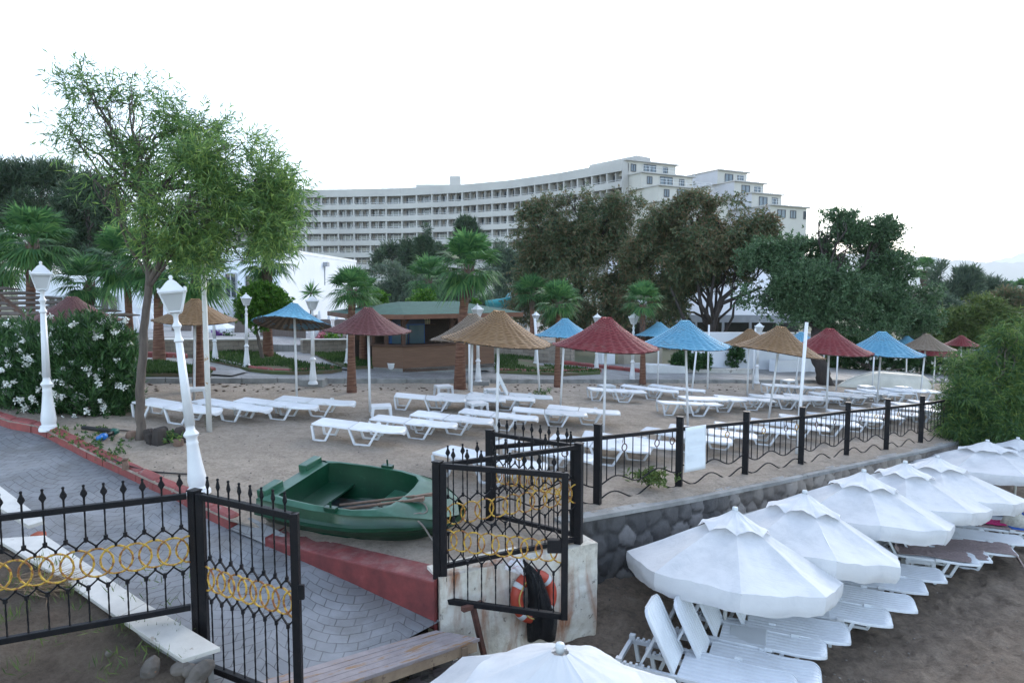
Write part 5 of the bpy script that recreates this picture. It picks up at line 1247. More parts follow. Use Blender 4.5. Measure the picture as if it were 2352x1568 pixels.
rope([(.54 * BL, .03, .28), (.545 * BL, .0, .36), (.56 * BL, -.02, .38), (.57 * BL, -.02, .30), (.585 * BL, .03, .27), (.60 * BL, -.05, .2)], "frayed rope knotted round the boat's middle bench", .016, tr=BM)

# ------------------------------------------------------------------ lifebuoy, bags, planks, rusty post
wf = lambda px, py, off=.0: (lambda r_: EYE + r_ * (((a_ + nc * off - EYE).dot(nc)) / r_.dot(nc)))(ray(px, py))
c_ = wf(1226, 1368, .10); Rb = 58 / scale_at(c_)
M['orange'] = mat("faded_orange_foam", (.42, .052, .022), (.33, .04, .02), 4, .5, .15, 20); M['band'] = mat("pale_band", (.52, .55, .56), None, 5, .5)
lb = thing("lifebuoy", "faded orange lifebuoy with pale bands leaning on the rusty white wall", "lifebuoy", c_); nb_ = (nc + UP * .18).normalized()
mb = MB(); mb.ring((0, 0, 0), Rb * .78, Rb * .25, nb_, 40, 14); o = mb.obj("ring_body", M['orange'], lb, smooth=True)
u_ = (UP - nb_ * UP.dot(nb_)).normalized(); w_ = nb_.cross(u_)
for a in (.9, 2.35, 4.0, 5.4):
    mb = MB(); pts = []
    for k in range(4):
        a2 = a + (k - 1.5) * .075; pts.append((u_ * math.cos(a2) + w_ * math.sin(a2)) * Rb * .78)
    mb.tube(pts, Rb * .262, 14); mb.obj("band", M['band'], lb, smooth=True)
mb = MB(); mb.tube([(u_ * math.cos(a) + w_ * math.sin(a)) * Rb * (.78 + .02 * math.sin(5 * a)) + nb_ * Rb * .27 for a in [.3 + .12 * k for k in range(26)]], .008, 6); mb.obj("grab_line", mat("yellow_cord", (.45, .33, .10), None, 8, .8), lb, smooth=True)
m, n, b = newmat("black_plastic_film"); b.inputs["Base Color"].default_value = (.006, .007, .009, 1); b.inputs["Roughness"].default_value = .25; co = coords(n); wv_ = nd(n, "TexNoise", Scale=7, Detail=6, Roughness=.65, Distortion=2); mp = coords(n, "Object", (3, 3, .9)); n.links.new(mp, wv_.inputs["Vector"]); bump(n, b, wv_.outputs["Fac"], 1.0, .09); M['film'] = m
def hanging(rowsd, m, label, cat, name, seed):
    """gathered film or cloth: rows of (left px, right px, y px, offset, bulge) down the wall"""
    mb = MB(); nn_ = 22; V = []
    for r, (xa, xb, y, of, bu) in enumerate(rowsd):
        for k in range(nn_ + 1):
            t_ = k / nn_; fold = .5 + .5 * math.sin(t_ * 19 + seed + r * .35)
            V.append(wf(xa + (xb - xa) * t_, y + 4 * math.sin(t_ * 9 + r), of + bu * (math.sin(math.pi * t_) * .8 + .25 * fold)))
    for r in range(len(rowsd)):
        row = V[r * (nn_ + 1):(r + 1) * (nn_ + 1)]; V += [p_ - nc * .02 for p_ in row]
    w = nn_ + 1; L_ = len(rowsd); fs = []
    for r in range(L_ - 1):
        for k in range(nn_): fs += [(r * w + k, (r + 1) * w + k, (r + 1) * w + k + 1, r * w + k + 1), ((L_ + r) * w + k, (L_ + r) * w + k + 1, (L_ + r + 1) * w + k + 1, (L_ + r + 1) * w + k)]
    mb.add(V, fs); return tag(mb.obj(name, m, smooth=True), label, cat)
hanging([z2(1112, 818)[:1] + z2(1130, 818)[:1] + (z2(0, 818)[1], .14, .01), z2(1120, 0)[:1] + z2(1172, 0)[:1] + (z2(0, 860)[1], .15, .03), z2(1135, 0)[:1] + z2(1225, 0)[:1] + (z2(0, 920)[1], .16, .05), z2(1148, 0)[:1] + z2(1258, 0)[:1] + (z2(0, 1000)[1], .17, .06), z2(1150, 0)[:1] + z2(1290, 0)[:1] + (z2(0, 1080)[1], .17, .07), z2(1145, 0)[:1] + z2(1325, 0)[:1] + (z2(0, 1160)[1], .16, .08), z2(1140, 0)[:1] + z2(1320, 0)[:1] + (z2(0, 1230)[1], .14, .08), z2(1145, 0)[:1] + z2(1310, 0)[:1] + (z2(0, 1310)[1], .10, .06)], M['film'], "torn black plastic bag hanging over the lifebuoy", "plastic bag", "plastic_bag", 2)
hanging([z2(1050, 0)[:1] + z2(1110, 0)[:1] + (z2(0, 812)[1], .12, .02), z2(1015, 0)[:1] + z2(1125, 0)[:1] + (z2(0, 838)[1], .14, .04), z2(1000, 0)[:1] + z2(1135, 0)[:1] + (z2(0, 862)[1], .14, .04), z2(1095, 0)[:1] + z2(1140, 0)[:1] + (z2(0, 902)[1], .13, .02)], mat("striped_cloth", (.66, .66, .68), (.50, .28, .32), 14, .9, stretch=(1, 1, 9), lo=.38, hi=.44), "crumpled pale cloth with thin red stripes above the lifebuoy", "cloth", "cloth", 5)
p = hit(*z2(878, 1410), beachz) ; c1 = wf(1086, 1392, .16); tp = thing("rusty_post", "rusty brown iron post with a short crossbar leaning by the white wall", "post", c1)
lo_ = wf(1116, 1512, .10); mb = MB(); mb.bar(lo_ - UP * .05, c1, .05, .05); child_of(mb.obj("upright", M['rustiron'], bevel=.004), tp)
mb = MB(); mb.bar(wf(1062, 1399, .19), wf(1108, 1384, .15), .055, .05); child_of(mb.obj("crossbar", M['rustiron'], bevel=.004), tp)
# plank platform and lower step in front of the gate
m, n, b = newmat("worn_painted_planks"); co = coords(n, "Generated"); oc = coords(n); M['plank'] = m
st = coords(n, "Object", (1.3, 9, 9)); fp_ = noisef(n, st, 1.6, 6, .7); col = ramp(n, noisef(n, oc, 5, 6, .7), [(.3, (.22, .185, .18)), (.65, (.31, .27, .262))])
col = mixc(n, ramp(n, fp_, [(.55, (0, 0, 0)), (.585, (1, 1, 1))]), col, (.27, .16, .085)); n.links.new(col, b.inputs["Base Color"]); b.inputs["Roughness"].default_value = .7; bump(n, b, fp_, .35, .01)
def decking(name, label, quad, n_, th, m, legs=True, fascia=True):
    """planks between the back edge quad[0]-quad[1] and the front edge quad[3]-quad[2]"""
    bl2, br2, fr2, fl2 = quad; dd = (br2 - bl2).normalized(); t = thing(name, label, "step", (bl2 + fr2) / 2, math.atan2(dd.y, dd.x)); Mi = Matrix.LocRotScale(t.location, t.rotation_euler, None).inverted()
    q = [Mi @ v for v in quad]
    for i in range(n_):
        a, c = i / n_ + .006, (i + 1) / n_ - .006; pts = [q[0].lerp(q[3], a), q[1].lerp(q[2], a), q[1].lerp(q[2], c), q[0].lerp(q[3], c)]; mb = MB(); mb.poly([v + UP * rnd.uniform(-.003, .003) for v in pts], th); mb.obj("plank", m, t, bevel=.004)
    if fascia: mb = MB(); mb.bar(q[3] + Vector((.03, .03, -.085)), q[2] + Vector((-.03, .03, -.085)), .035, .10); mb.obj("fascia", mat("raw_timber", (.36, .27, .18), (.25, .18, .12), 5, .8, .3, 30, spots=((.16, .11, .08), 12, .62)), t)
    if legs:
        for k in (.06, .5, .93):
            for v in (.15, .93): c = q[0].lerp(q[1], k).lerp(q[3].lerp(q[2], k), v); mb = MB(); mb.bar(c - UP * .04, c - UP * .62, .06, .09); mb.obj("leg", mat_timber, t)
mat_timber = mat("dark_timber", (.24, .17, .11), (.14, .10, .07), 5, .8, .3, 30)
zp = -.30; qd = [Z(430, 1612, zp), Z(1001, 1446, zp), Z(1103, 1464, zp), Z(540, 1655, zp)]
decking("wooden_step", "worn plank platform with flaking paint across the gate opening", qd, 5, .035, M['plank'])
zp2 = -.62; qd2 = [Z(760, 1640, zp2), Z(1045, 1515, zp2), Z(1119, 1509, zp2), Z(930, 1660, zp2)]
qd2 = [Z(700, 1665, zp2), Z(1075, 1502, zp2), Z(1122, 1511, zp2), Z(850, 1640, zp2)]
decking("wooden_step", "lower dull brown plank step under the worn platform", qd2, 3, .035, mat("dull_planks", (.17, .14, .135), (.12, .10, .095), 5, .75, .3, 25), legs=False, fascia=False)
mb = MB()
for k in range(26):
    u = k / 26; c = Z(700 + 330 * rnd.random(), 1560 + 40 * rnd.random() - 90 * u, -.7); s = rnd.uniform(.08, .16)
    mb.lathe([(s * .3, -s * .6), (s, -s * .2), (s * .9, s * .3), (s * .3, s * .6)], 8, (c.x, c.y + .15, c.z), Matrix.Rotation(rnd.uniform(0, 3), 3, 'X'))
ro = mb.obj("rubble", mat("dark_rubble", (.09, .08, .07), (.05, .045, .04), 6, .9, .5, 20)); ro["kind"] = "stuff"; tag(ro, "dark broken rubble heaped under the plank platform", "rubble")
# ------------------------------------------------------------------ plants
def unit(a): return a / np.maximum(1e-9, np.linalg.norm(a, axis=-1, keepdims=True))
def rdirs(n, g): return unit(g.standard_normal((n, 3)))
def leafquads(Pn, D, L, Wd, g, droop=0.0):
    """one four cornered leaf per row, folded a little and bent down at the tip"""
    n = len(Pn); L = (L * g.uniform(.7, 1.25, n))[:, None]; Wd = (Wd * g.uniform(.75, 1.25, n))[:, None]
    S_ = unit(np.cross(D, rdirs(n, g))); tip = Pn + D * L; tip[:, 2] -= droop * L[:, 0]
    mid = Pn + D * L * .45
    V = np.stack([Pn, mid + S_ * Wd / 2, tip, mid - S_ * Wd / 2], 1).reshape(-1, 3)
    return V
def leafmesh(name, V, m, mats2=None):
    n = len(V) // 4; return npmesh(name, V, np.arange(4 * n).reshape(n, 4), 4, [m])
def blobs(px, depth, squash=.8):
    out = []
    for b_ in px:
        x, y, rx, ry = b_[:4]; dd = b_[4] if len(b_) > 4 else 0; c = at(x, y, depth + dd); s = scale_at(c); out.append((np.array(c), np.array([rx / s, rx / s * squash, ry / s])) + ((b_[5],) if len(b_) > 5 else ()))
    return out
def sample(bl_, n, g, gate=.0, gs=1.2, pw=2.2, lump=.3):
    w = np.array([b_[1][0] * b_[1][2] * (b_[2] if len(b_) > 2 else 1) for b_ in bl_]); w = w / w.sum(); P_, O_ = [], []
    for (c, r, *_), k in zip(bl_, w):
        m_ = int(n * k * (1.6 if gate > 0 else 1)); d_ = rdirs(m_, g); rad = g.random(m_) ** (1 / pw) * np.where(g.random(m_) < .07, 1.28, 1)
        lu = np.array([mnoise.noise(Vector((v * 2.3 + c).tolist())) for v in d_]) * lump + 1
        q = c + d_ * r * (rad * lu)[:, None]
        if gate > 0:
            keep = np.array([mnoise.noise(Vector((float(p[0]) * gs, float(p[1]) * gs, float(p[2]) * gs))) for p in q]) > (gate - .5) * .8
            q, d_ = q[keep], d_[keep]
        P_.append(q); O_.append(d_)
    return np.concatenate(P_), np.concatenate(O_)
def sprays(C, D0, per, Lt, L, Wd, g, up=.0, spread=.9, droop=0.0):
    """short twigs that each carry a few leaves"""
    n = len(C); d_ = unit(D0 * .6 + rdirs(n, g) * spread + np.array([0, 0, up])); C2 = np.repeat(C, per, 0); d2 = np.repeat(d_, per, 0)
    t_ = g.random((n * per, 1)); P_ = C2 + d2 * t_ * Lt; D_ = unit(d2 * .7 + rdirs(n * per, g) * .8 + np.array([0, 0, up - droop * .6]))
    return leafquads(P_, D_, L, Wd, g, droop)
def curve(p, q, sag, g, n=7, wob=.06):
    p, q = Vector(p), Vector(q); L = (q - p).length
    return [p.lerp(q, k / n) + UP * (sag * L * math.sin(math.pi * k / n)) + Vector(g.standard_normal(3) * wob * L * (0 if k in (0, n) else .5)) for k in range(n + 1)]
def wood(base, fork, ends, r0, g, sub=None, rs=.010, nsub=8):
    """trunk from base through the points of fork, limbs to the ends and thin branches to sub points"""
    mb = MB(); n = len(fork); pts = [Vector(base)] + [Vector(f_) for f_ in fork]; P2 = []
    for i in range(len(pts) - 1):
        for k in range(5): P2.append(pts[i].lerp(pts[i + 1], k / 5) + Vector(g.standard_normal(3) * r0 * .12 * (0 if i == k == 0 else 1)))
    P2.append(pts[-1]); mb.tube(P2, [r0 * (1.25 if i == 0 else 1) * (1 - .45 * i / len(P2)) for i in range(len(P2))], 12)
    for e in ends:
        src = P2[int(len(P2) * g.uniform(.6, .98)) - 1] if g.random() < .6 else P2[-1]; c_ = curve(src, e, .06, g); mb.tube(c_, [min(.075, r0 * .36) * (1 - .75 * k / (len(c_) - 1)) for k in range(len(c_))], 8)
        if sub is not None:
            d2 = ((sub - np.array(e)) ** 2).sum(1); near = np.argsort(d2)[:nsub * 12]
            for j in near[g.permutation(len(near))[:nsub]]: s_ = c_[int(g.integers(3, len(c_)))]; c2 = curve(s_, sub[j], .04, g, 4); mb.tube(c2, [rs * (1 - .7 * k / 4) for k in range(5)], 5)
    return mb
M['bark'] = mat("grey_brown_bark", (.13, .105, .085), (.07, .056, .047), 5, .9, .7, 16, stretch=(3, 3, .6)); M['bark_dark'] = mat("dark_bark", (.05, .04, .034), (.028, .023, .02), 4, .9, .7, 14, stretch=(2, 2, .5))
M['lf_acacia'] = leafmat("acacia_leaf", [(0.047, 0.108, 0.047), (0.108, 0.206, 0.069), (0.184, 0.312, 0.086), (0.323, 0.431, 0.108)], .4)
M['lf_pine'] = leafmat("pine_needle", [(0.020, 0.044, 0.026), (0.044, 0.082, 0.041), (0.072, 0.119, 0.053)], .2)
M['lf_brown'] = leafmat("brown_green_leaf", [(0.048, 0.084, 0.045), (0.084, 0.129, 0.062), (0.137, 0.137, 0.067), (0.217, 0.137, 0.080)], .3, scale=.35)
M['lf_carob'] = leafmat("carob_leaf", [(.026, .060, .028), (.055, .110, .048), (.105, .185, .085), (.14, .22, .12)], .28, .45)
M['lf_round'] = leafmat("citrus_leaf", [(0.029, 0.085, 0.013), (0.072, 0.182, 0.021), (0.143, 0.286, 0.036)], .35)
M['lf_bush'] = leafmat("willow_acacia_leaf", [(0.025, 0.063, 0.028), (0.049, 0.112, 0.039), (0.098, 0.182, 0.049), (0.196, 0.266, 0.056)], .35)
M['lf_ole'] = leafmat("oleander_leaf", [(0.017, 0.049, 0.019), (0.036, 0.094, 0.029), (0.082, 0.170, 0.049)], .25, .4)
M['lf_grey'] = leafmat("grey_green_leaf", [(0.052, 0.081, 0.059), (0.089, 0.133, 0.089), (0.133, 0.186, 0.111)], .3)
M['lf_far'] = leafmat("yellow_green_leaf", [(0.044, 0.081, 0.025), (0.094, 0.144, 0.037), (0.150, 0.188, 0.056)], .3)
M['lf_palm'] = leafmat("palm_frond", [(0.033, 0.096, 0.040), (0.070, 0.176, 0.060), (0.150, 0.290, 0.090)], .4, .6)
M['petal'] = mat("white_petal", (.82, .82, .78), (.70, .72, .66), 20, .6); M['petalred'] = mat("crimson_petal", (.25, .012, .05), None, 20, .6)
M['palmbark'] = None
m, n, b = newmat("palm_bark"); co = coords(n, "Object", (2, 2, 26)); M['palmbark'] = m
f = noisef(n, co, 1.5, 5, .65); col = ramp(n, f, [(.3, (.075, .034, .024)), (.52, (.165, .078, .048)), (.7, (.27, .15, .10))]); n.links.new(col, b.inputs["Base Color"]); b.inputs["Roughness"].default_value = .9; bump(n, b, f, .9, .04)
M['boots'] = mat("palm_boot_stubs", (.16, .125, .10), (.075, .05, .04), 7, .9, .6, 12)
def tree(name, label, base, fork, px, depth, n, per, leaf, m, r0, seed, cat="tree", squash=.8, gate=.45, gs=1.0, Lt=.35, up=.15, droop=0.0, spread=.9, bark=None, group=None, pw=2.2, nsub=8, rs=.012, lump=.3):
    g = np.random.default_rng(seed); base = Vector(base); t = thing(name, label, cat, base, group=group); bl_ = blobs(px, depth, squash)
    C, D0 = sample(bl_, n, g, gate, gs, pw, lump); V = sprays(C, D0, per, Lt, leaf[0], leaf[1], g, up, spread, droop)
    child_of(link("crown", leafmesh("crown", V, m)), t)
    if fork is not None:
        mb = wood(base - UP * .15, fork, [tuple(b_[0]) for b_ in bl_], r0, g, C, rs, nsub); child_of(mb.obj("trunk", bark or M['bark'], smooth=True), t)
    return t
# --- the slender acacia in front
bA = S(320, 1008); dA = bA.y; A_ = lambda x, y, o=0: at(x, y, dA + o)
tree("acacia_tree", "slender tree with airy narrow leaves rising over the sand beside the white oleander", bA, [A_(322, 900), A_(333, 760), A_(343, 640), A_(330, 540), A_(325, 440)],
     [(235, 255, 75, 66, 0, .30), (300, 220, 60, 46, .3, .32), (320, 300, 80, 60, -.3, .42), (245, 345, 85, 62, .3, .28), (185, 190, 36, 28, 0, .5), (160, 310, 42, 18, 0, .5), (215, 410, 48, 30, -.2, .5), (340, 380, 70, 60, .2, .45), (385, 260, 22, 26, 0, .5),
      (460, 290, 58, 46, .2), (515, 335, 55, 55, -.2), (430, 380, 80, 60, -.4), (510, 410, 95, 62, .2), (450, 470, 120, 62, -.3), (585, 415, 85, 62, .2), (630, 480, 62, 55, 0, .8), (630, 430, 50, 36, 0, .6), (555, 330, 40, 40, 0, .8), (540, 540, 115, 45, .3), (420, 540, 95, 45, 0, .8), (610, 550, 62, 36, 0, .8), (350, 480, 60, 50, .4, .3), (480, 600, 75, 26, .1, .6), (560, 600, 50, 22, .1, .5)],
     dA, 4100, 10, (.16, .017), M['lf_acacia'], .075, 21, gate=.48, gs=1.7, Lt=.40, up=.05, droop=.10, nsub=14, rs=.008, pw=1.6)
mb = MB(); c_ = [A_(341, 655), A_(375, 590), A_(430, 545), A_(490, 500)]; mb.tube(c_, [.055, .045, .035, .02], 10); o = [x for x in bpy.data.objects if x.name == "acacia_tree"][0]; child_of(mb.obj("limb", M['bark'], smooth=True), o)
g_ = np.random.default_rng(5)
for (x, y), (x2, y2) in (((325, 440), (180, 165)), ((326, 450), (140, 290)), ((335, 520), (190, 330)), ((325, 430), (300, 190)), ((430, 545), (640, 430)), ((340, 500), (470, 270))):
    mb = MB(); c_ = curve(A_(x, y), A_(x2, y2), .05, g_, 8, .03); mb.tube(c_, [.03 - .0032 * k for k in range(9)], 7); child_of(mb.obj("limb", M['bark'], smooth=True), o)
# --- background trees
Q = lambda x, y, d_: at(x, y, d_)
def gnd(px, d_): p = at(px, 800, d_); return Vector((p.x, p.y, zland(p.x, p.y) - .05))
tree("pine_tree", "big dark pine far behind the palms beyond the pergola", gnd(60, 44), [Q(70, 620, 44)], [(40, 480, 95, 60), (110, 440, 70, 50, 2), (20, 430, 60, 45), (170, 500, 60, 70, 1), (90, 540, 100, 60, 2), (120, 415, 40, 25)], 44, 5200, 12, (.55, .05), M['lf_pine'], .35, 31, gate=.44, gs=.4, Lt=.7, up=.2, bark=M['bark_dark'])
tree("pine_tree", "dark tufted evergreen between the big pine and the slender tree", gnd(215, 40), [Q(210, 680, 40), Q(205, 560, 40)], [(200, 480, 60, 60), (235, 530, 45, 70, 1), (180, 560, 60, 60, 1), (215, 430, 30, 25), (255, 480, 18, 30), (205, 620, 50, 45)], 40, 3600, 12, (.42, .05), M['lf_pine'], .30, 32, gate=.46, gs=.55, Lt=.5, up=.15, bark=M['bark_dark'])
tree("pine_tree", "spreading pine before the hotel beside the pointed cypress", gnd(930, 85), [Q(945, 640, 85)], [(905, 600, 40, 30), (950, 590, 50, 28), (1000, 600, 35, 28, 2), (940, 625, 75, 28, 1), (890, 625, 35, 20)], 85, 2400, 10, (.9, .12), M['lf_pine'], .5, 33, gate=.45, gs=.3, Lt=1.0, bark=M['bark_dark'])
tree("cypress_tree", "pointed dark cypress spire standing before the curved hotel", gnd(975, 80), [Q(975, 600, 80)], [(975, 535, 6, 14), (974, 560, 11, 18), (976, 585, 17, 20), (976, 610, 22, 22)], 80, 1500, 10, (.6, .1), M['lf_pine'], .4, 34, gate=.4, gs=.6, Lt=.5, bark=M['bark_dark'], squash=1)
tree("cypress_tree", "dark rounded cypress top above the tall middle palm", gnd(1070, 82), [Q(1070, 580, 82)], [(1068, 522, 16, 16), (1075, 545, 20, 20), (1065, 575, 24, 24)], 82, 1400, 10, (.7, .1), M['lf_pine'], .4, 35, gate=.42, gs=.5, Lt=.6, bark=M['bark_dark'], squash=1)
tree("leafy_tree", "soft grey green tree behind the bar roof", gnd(895, 55), [Q(895, 680, 55)], [(895, 650, 45, 38), (870, 675, 35, 28), (930, 675, 40, 30, 1), (905, 700, 70, 24)], 55, 2600, 10, (.42, .08), M['lf_grey'], .25, 36, gate=.4, gs=.5, Lt=.5)
tree("leafy_tree", "dull green tree filling the gap behind the middle palm", gnd(1010, 60), [Q(1010, 690, 60)], [(1000, 670, 45, 40), (1050, 690, 55, 40), (960, 700, 50, 30), (1120, 680, 45, 60, 2), (1175, 640, 40, 60, 4), (1165, 590, 30, 35, 4)], 60, 3800, 10, (.42, .08), M['lf_grey'], .25, 37, gate=.42, gs=.5, Lt=.5)
tree("brown_leaf_tree", "tall olive brown tree before the hotel's curve", gnd(1330, 33), [Q(1340, 760, 33), Q(1330, 640, 33)], [(1270, 500, 50, 48), (1320, 455, 35, 30), (1250, 560, 65, 55, 1), (1330, 560, 75, 70), (1400, 520, 50, 60), (1430, 470, 40, 32), (1240, 650, 60, 55, 1), (1330, 670, 90, 60, -1), (1420, 620, 70, 70), (1440, 700, 60, 50, -1), (1215, 490, 18, 14), (1225, 700, 50, 40), (1305, 730, 60, 30, -1)], 33, 11500, 13, (.17, .05), M['lf_brown'], .22, 41, gate=.40, gs=.9, pw=2.1, Lt=.42, up=.0, droop=.12, nsub=12, rs=.02, bark=M['bark_dark'], lump=.5)
tree("brown_leaf_tree", "wide olive brown tree with forked dark limbs behind the white wall", gnd(1640, 30), [Q(1645, 800, 30), Q(1640, 740, 30)], [(1530, 530, 60, 55), (1590, 480, 45, 35), (1650, 500, 60, 45), (1500, 600, 70, 60, 1), (1590, 580, 80, 60, -.5), (1690, 560, 75, 60), (1740, 520, 40, 30), (1560, 650, 60, 30, .5), (1480, 680, 60, 50, 1), (1660, 620, 70, 32), (1770, 590, 35, 40), (1530, 700, 45, 32, .5)], 30, 10500, 13, (.16, .05), M['lf_brown'], .20, 42, gate=.41, gs=.9, pw=2.1, Lt=.40, up=.0, droop=.12, nsub=12, rs=.02, bark=M['bark_dark'], lump=.5)
mb = MB()
for pts, r0 in (([(1643, 845), (1625, 800), (1640, 740), (1655, 690), (1690, 660)], .17), ([(1640, 750), (1610, 700), (1600, 640)], .10), ([(1640, 740), (1632, 690), (1640, 630)], .10), ([(1650, 700), (1700, 680), (1750, 660)], .09), ([(1600, 800), (1570, 730), (1540, 660)], .09)):
    mb.tube([Q(x, y, 29.5) for x, y in pts], [r0 * (1 - .6 * k / len(pts)) for k in range(len(pts))], 10)
o = bpy.data.objects["brown_leaf_tree.001"]; child_of(mb.obj("limb", M['bark_dark'], smooth=True), o)
bC = T(1900, 884); dC = bC.y
tree("carob_tree", "huge dark green tree with a thick leaning trunk at the kerb", bC, [Q(1885, 850, dC), Q(1868, 800, dC + .3), Q(1880, 740, dC + 1), Q(1930, 690, dC + 2)], [(1760, 600, 60, 50, 1), (1830, 590, 70, 45, 1), (1760, 680, 60, 40, .5), (1850, 660, 80, 60, 0), (1940, 600, 80, 55, 1.5), (2020, 570, 60, 40, 1.5), (1880, 510, 34, 22, 1), (1940, 495, 26, 24, 1), (1955, 540, 40, 30, 1), (2035, 525, 38, 26, 1), (1890, 545, 28, 26, 1), (1950, 690, 80, 60, -.3), (2040, 640, 70, 55, 1), (2030, 710, 75, 50, .3), (2110, 690, 45, 45, 1), (1880, 720, 80, 32, 0), (1980, 745, 90, 26, 0), (2100, 740, 55, 28, .5), (1790, 640, 40, 40, .3)], dC + 1, 15000, 13, (.10, .048), M['lf_carob'], .27, 43, gate=.42, gs=1.0, Lt=.26, up=.15, nsub=10, rs=.02, bark=M['bark_dark'], lump=.5, pw=2.0)
tree("willow_tree", "grey green feathery tree against the pale hills", gnd(2200, 48), [Q(2200, 680, 48)], [(2185, 655, 34, 30), (2225, 650, 20, 36), (2205, 690, 40, 28), (2165, 640, 14, 26), (2245, 665, 14, 18)], 48, 1800, 10, (.5, .06), M['lf_grey'], .2, 44, gate=.5, gs=.6, Lt=.6, up=.5, pw=1.8)
tree("willow_tree", "small feathery tree at the skyline beside the far palms", gnd(2275, 52), [Q(2275, 690, 52)], [(2275, 670, 24, 20), (2260, 690, 26, 18), (2295, 685, 22, 20)], 52, 800, 9, (.5, .06), M['lf_grey'], .18, 45, gate=.52, gs=.6, Lt=.6, up=.5, pw=1.8)
tree("garden_bush", "brown bush mass below the far palms", gnd(2325, 42), None, [(2325, 700, 36, 34), (2350, 740, 40, 40), (2300, 735, 30, 26)], 42, 2400, 10, (.3, .05), M['lf_brown'], .1, 46, cat="bush", gate=.3, gs=.6)
tree("garden_bush", "yellow green thicket behind the far red umbrella", gnd(2240, 36), None, [(2190, 735, 45, 40), (2250, 730, 55, 44), (2300, 760, 60, 40), (2210, 770, 60, 26), (2340, 785, 40, 30)], 36, 4600, 10, (.26, .05), M['lf_far'], .1, 47, cat="bush", gate=.3, gs=.7)
tree("garden_bush", "dull green bush below the grey green feathery tree", gnd(2155, 40), None, [(2150, 720, 45, 40), (2160, 760, 50, 26), (2120, 765, 40, 22)], 40, 2200, 10, (.28, .05), M['lf_grey'], .1, 48, cat="bush", gate=.3, gs=.7)
# round citrus tree
bR = TL(606, 826)
tree("round_tree", "round bright green clipped tree with a thin slanted trunk on the lawn", bR, [Q(592, 775, bR.y), Q(585, 740, bR.y)], [(600, 705, 56, 50), (575, 690, 30, 26), (635, 700, 28, 34), (605, 675, 34, 24)], bR.y, 2400, 10, (.085, .04), M['lf_round'], .06, 51, gate=.0, Lt=.12, up=.2, pw=3.2, lump=.18)
for (x, y, r, d_, l) in ((870, 685, 18, 30, "bright green shrub top at the bar roof's corner"), (975, 688, 26, 29, "bright green shrub top above the green bar roof"), (1085, 700, 14, 30, "bright green shrub top behind the lamp before the bar")):
    tree("green_shrub", l, gnd(x, d_), None, [(x, y, r, r * .8), (x - r * .5, y + r, r, r)], d_, 500, 9, (.12, .05), M['lf_round'], .05, int(x), cat="shrub", gate=0, Lt=.15)
# big bush at the fence end
tree("green_bush", "big feathery green bush hiding the end of the black fence", B(2260, 1040, .5), [at(2270, 960, 15.4), at(2290, 900, 15.4)], [(2225, 945, 46, 66), (2290, 905, 80, 66, .5), (2345, 940, 66, 75, .2), (2215, 870, 26, 22, .5), (2260, 845, 46, 26, .8), (2325, 820, 46, 34, .8), (2222, 985, 34, 28), (2305, 990, 70, 34, -.2), (2350, 790, 26, 24, .8), (2362, 1000, 46, 30), (2300, 780, 12, 20, .8), (2195, 840, 18, 10, .5), (2335, 765, 10, 18, .8), (2185, 890, 16, 10, .4)], 15.4, 5200, 10, (.19, .018), M['lf_bush'], .06, 61, cat="bush", gate=.30, gs=1.6, Lt=.36, up=.1, droop=.2, spread=1.0, nsub=8, rs=.006, lump=.5)
# oleander with white flowers
def oleander(label, base, px, depth, n, nf, seed, leaf=(.15, .024), fl=None, per=9):
    g = np.random.default_rng(seed); t = thing("oleander_bush", label, "bush", base); bl_ = blobs(px, depth)
    C, D0 = sample(bl_, n, g, .0, 1, 3.0, .22); V = sprays(C, unit(D0 * .5 + np.array([0, 0, .6])), per, leaf[0] * 1.1, leaf[0], leaf[1], g, .35, .5)
    child_of(link("crown", leafmesh("crown", V, M['lf_ole'])), t)
    F_, O_ = sample(bl_, nf * 3, g, .0, 1, 60, .22); vis = (O_ @ np.array([.15, -.8, .45])) > .15; F_ = F_[vis][:nf]; O_ = O_[vis][:nf]
    cl = np.repeat(F_ + O_ * .05, 34, 0) + g.standard_normal((len(F_) * 34, 3)) * leaf[0] * .17 * np.repeat(g.uniform(.6, 1.3, (len(F_), 1)), 34, 0); od = np.repeat(O_, 34, 0)
    V = leafquads(cl, unit(od * .4 + rdirs(len(cl), g)), leaf[0] * .27, leaf[0] * .25, g); ob = child_of(link("blossom", leafmesh("blossom", V, fl or M['petal'])), t); ob["kind"] = "stuff"
    mb = MB(); b0 = Vector(base)
    for k in range(9): e = Vector(bl_[k % len(bl_)][0]); mb.tube(curve(b0 + Vector((g.uniform(-.3, .3), g.uniform(-.1, .2), 0)), e, .03, g, 5), [.022, .02, .017, .014, .011, .008], 6)
    child_of(mb.obj("stem", M['bark'], smooth=True), t); return t
bO = T(170, 960); dO = bO.y + .35
oleander("big dark oleander bush full of white flowers behind the tall lamp post", bO, [(210, 825, 85, 100), (120, 860, 90, 110), (240, 800, 62, 56, .2), (40, 860, 70, 110, .3), (180, 900, 110, 76), (265, 880, 48, 84), (90, 930, 90, 50), (-10, 900, 60, 90), (250, 940, 50, 36)], dO, 6200, 150, 71, (.14, .023))
oleander("oleander with crimson flowers at the picture edge beside the white one".replace("at the picture edge ", ""), T(0, 940), [(0, 800, 40, 46), (40, 790, 40, 36, .3), (-20, 860, 40, 60)], dO + .6, 1400, 9, 72, fl=M['petalred'])
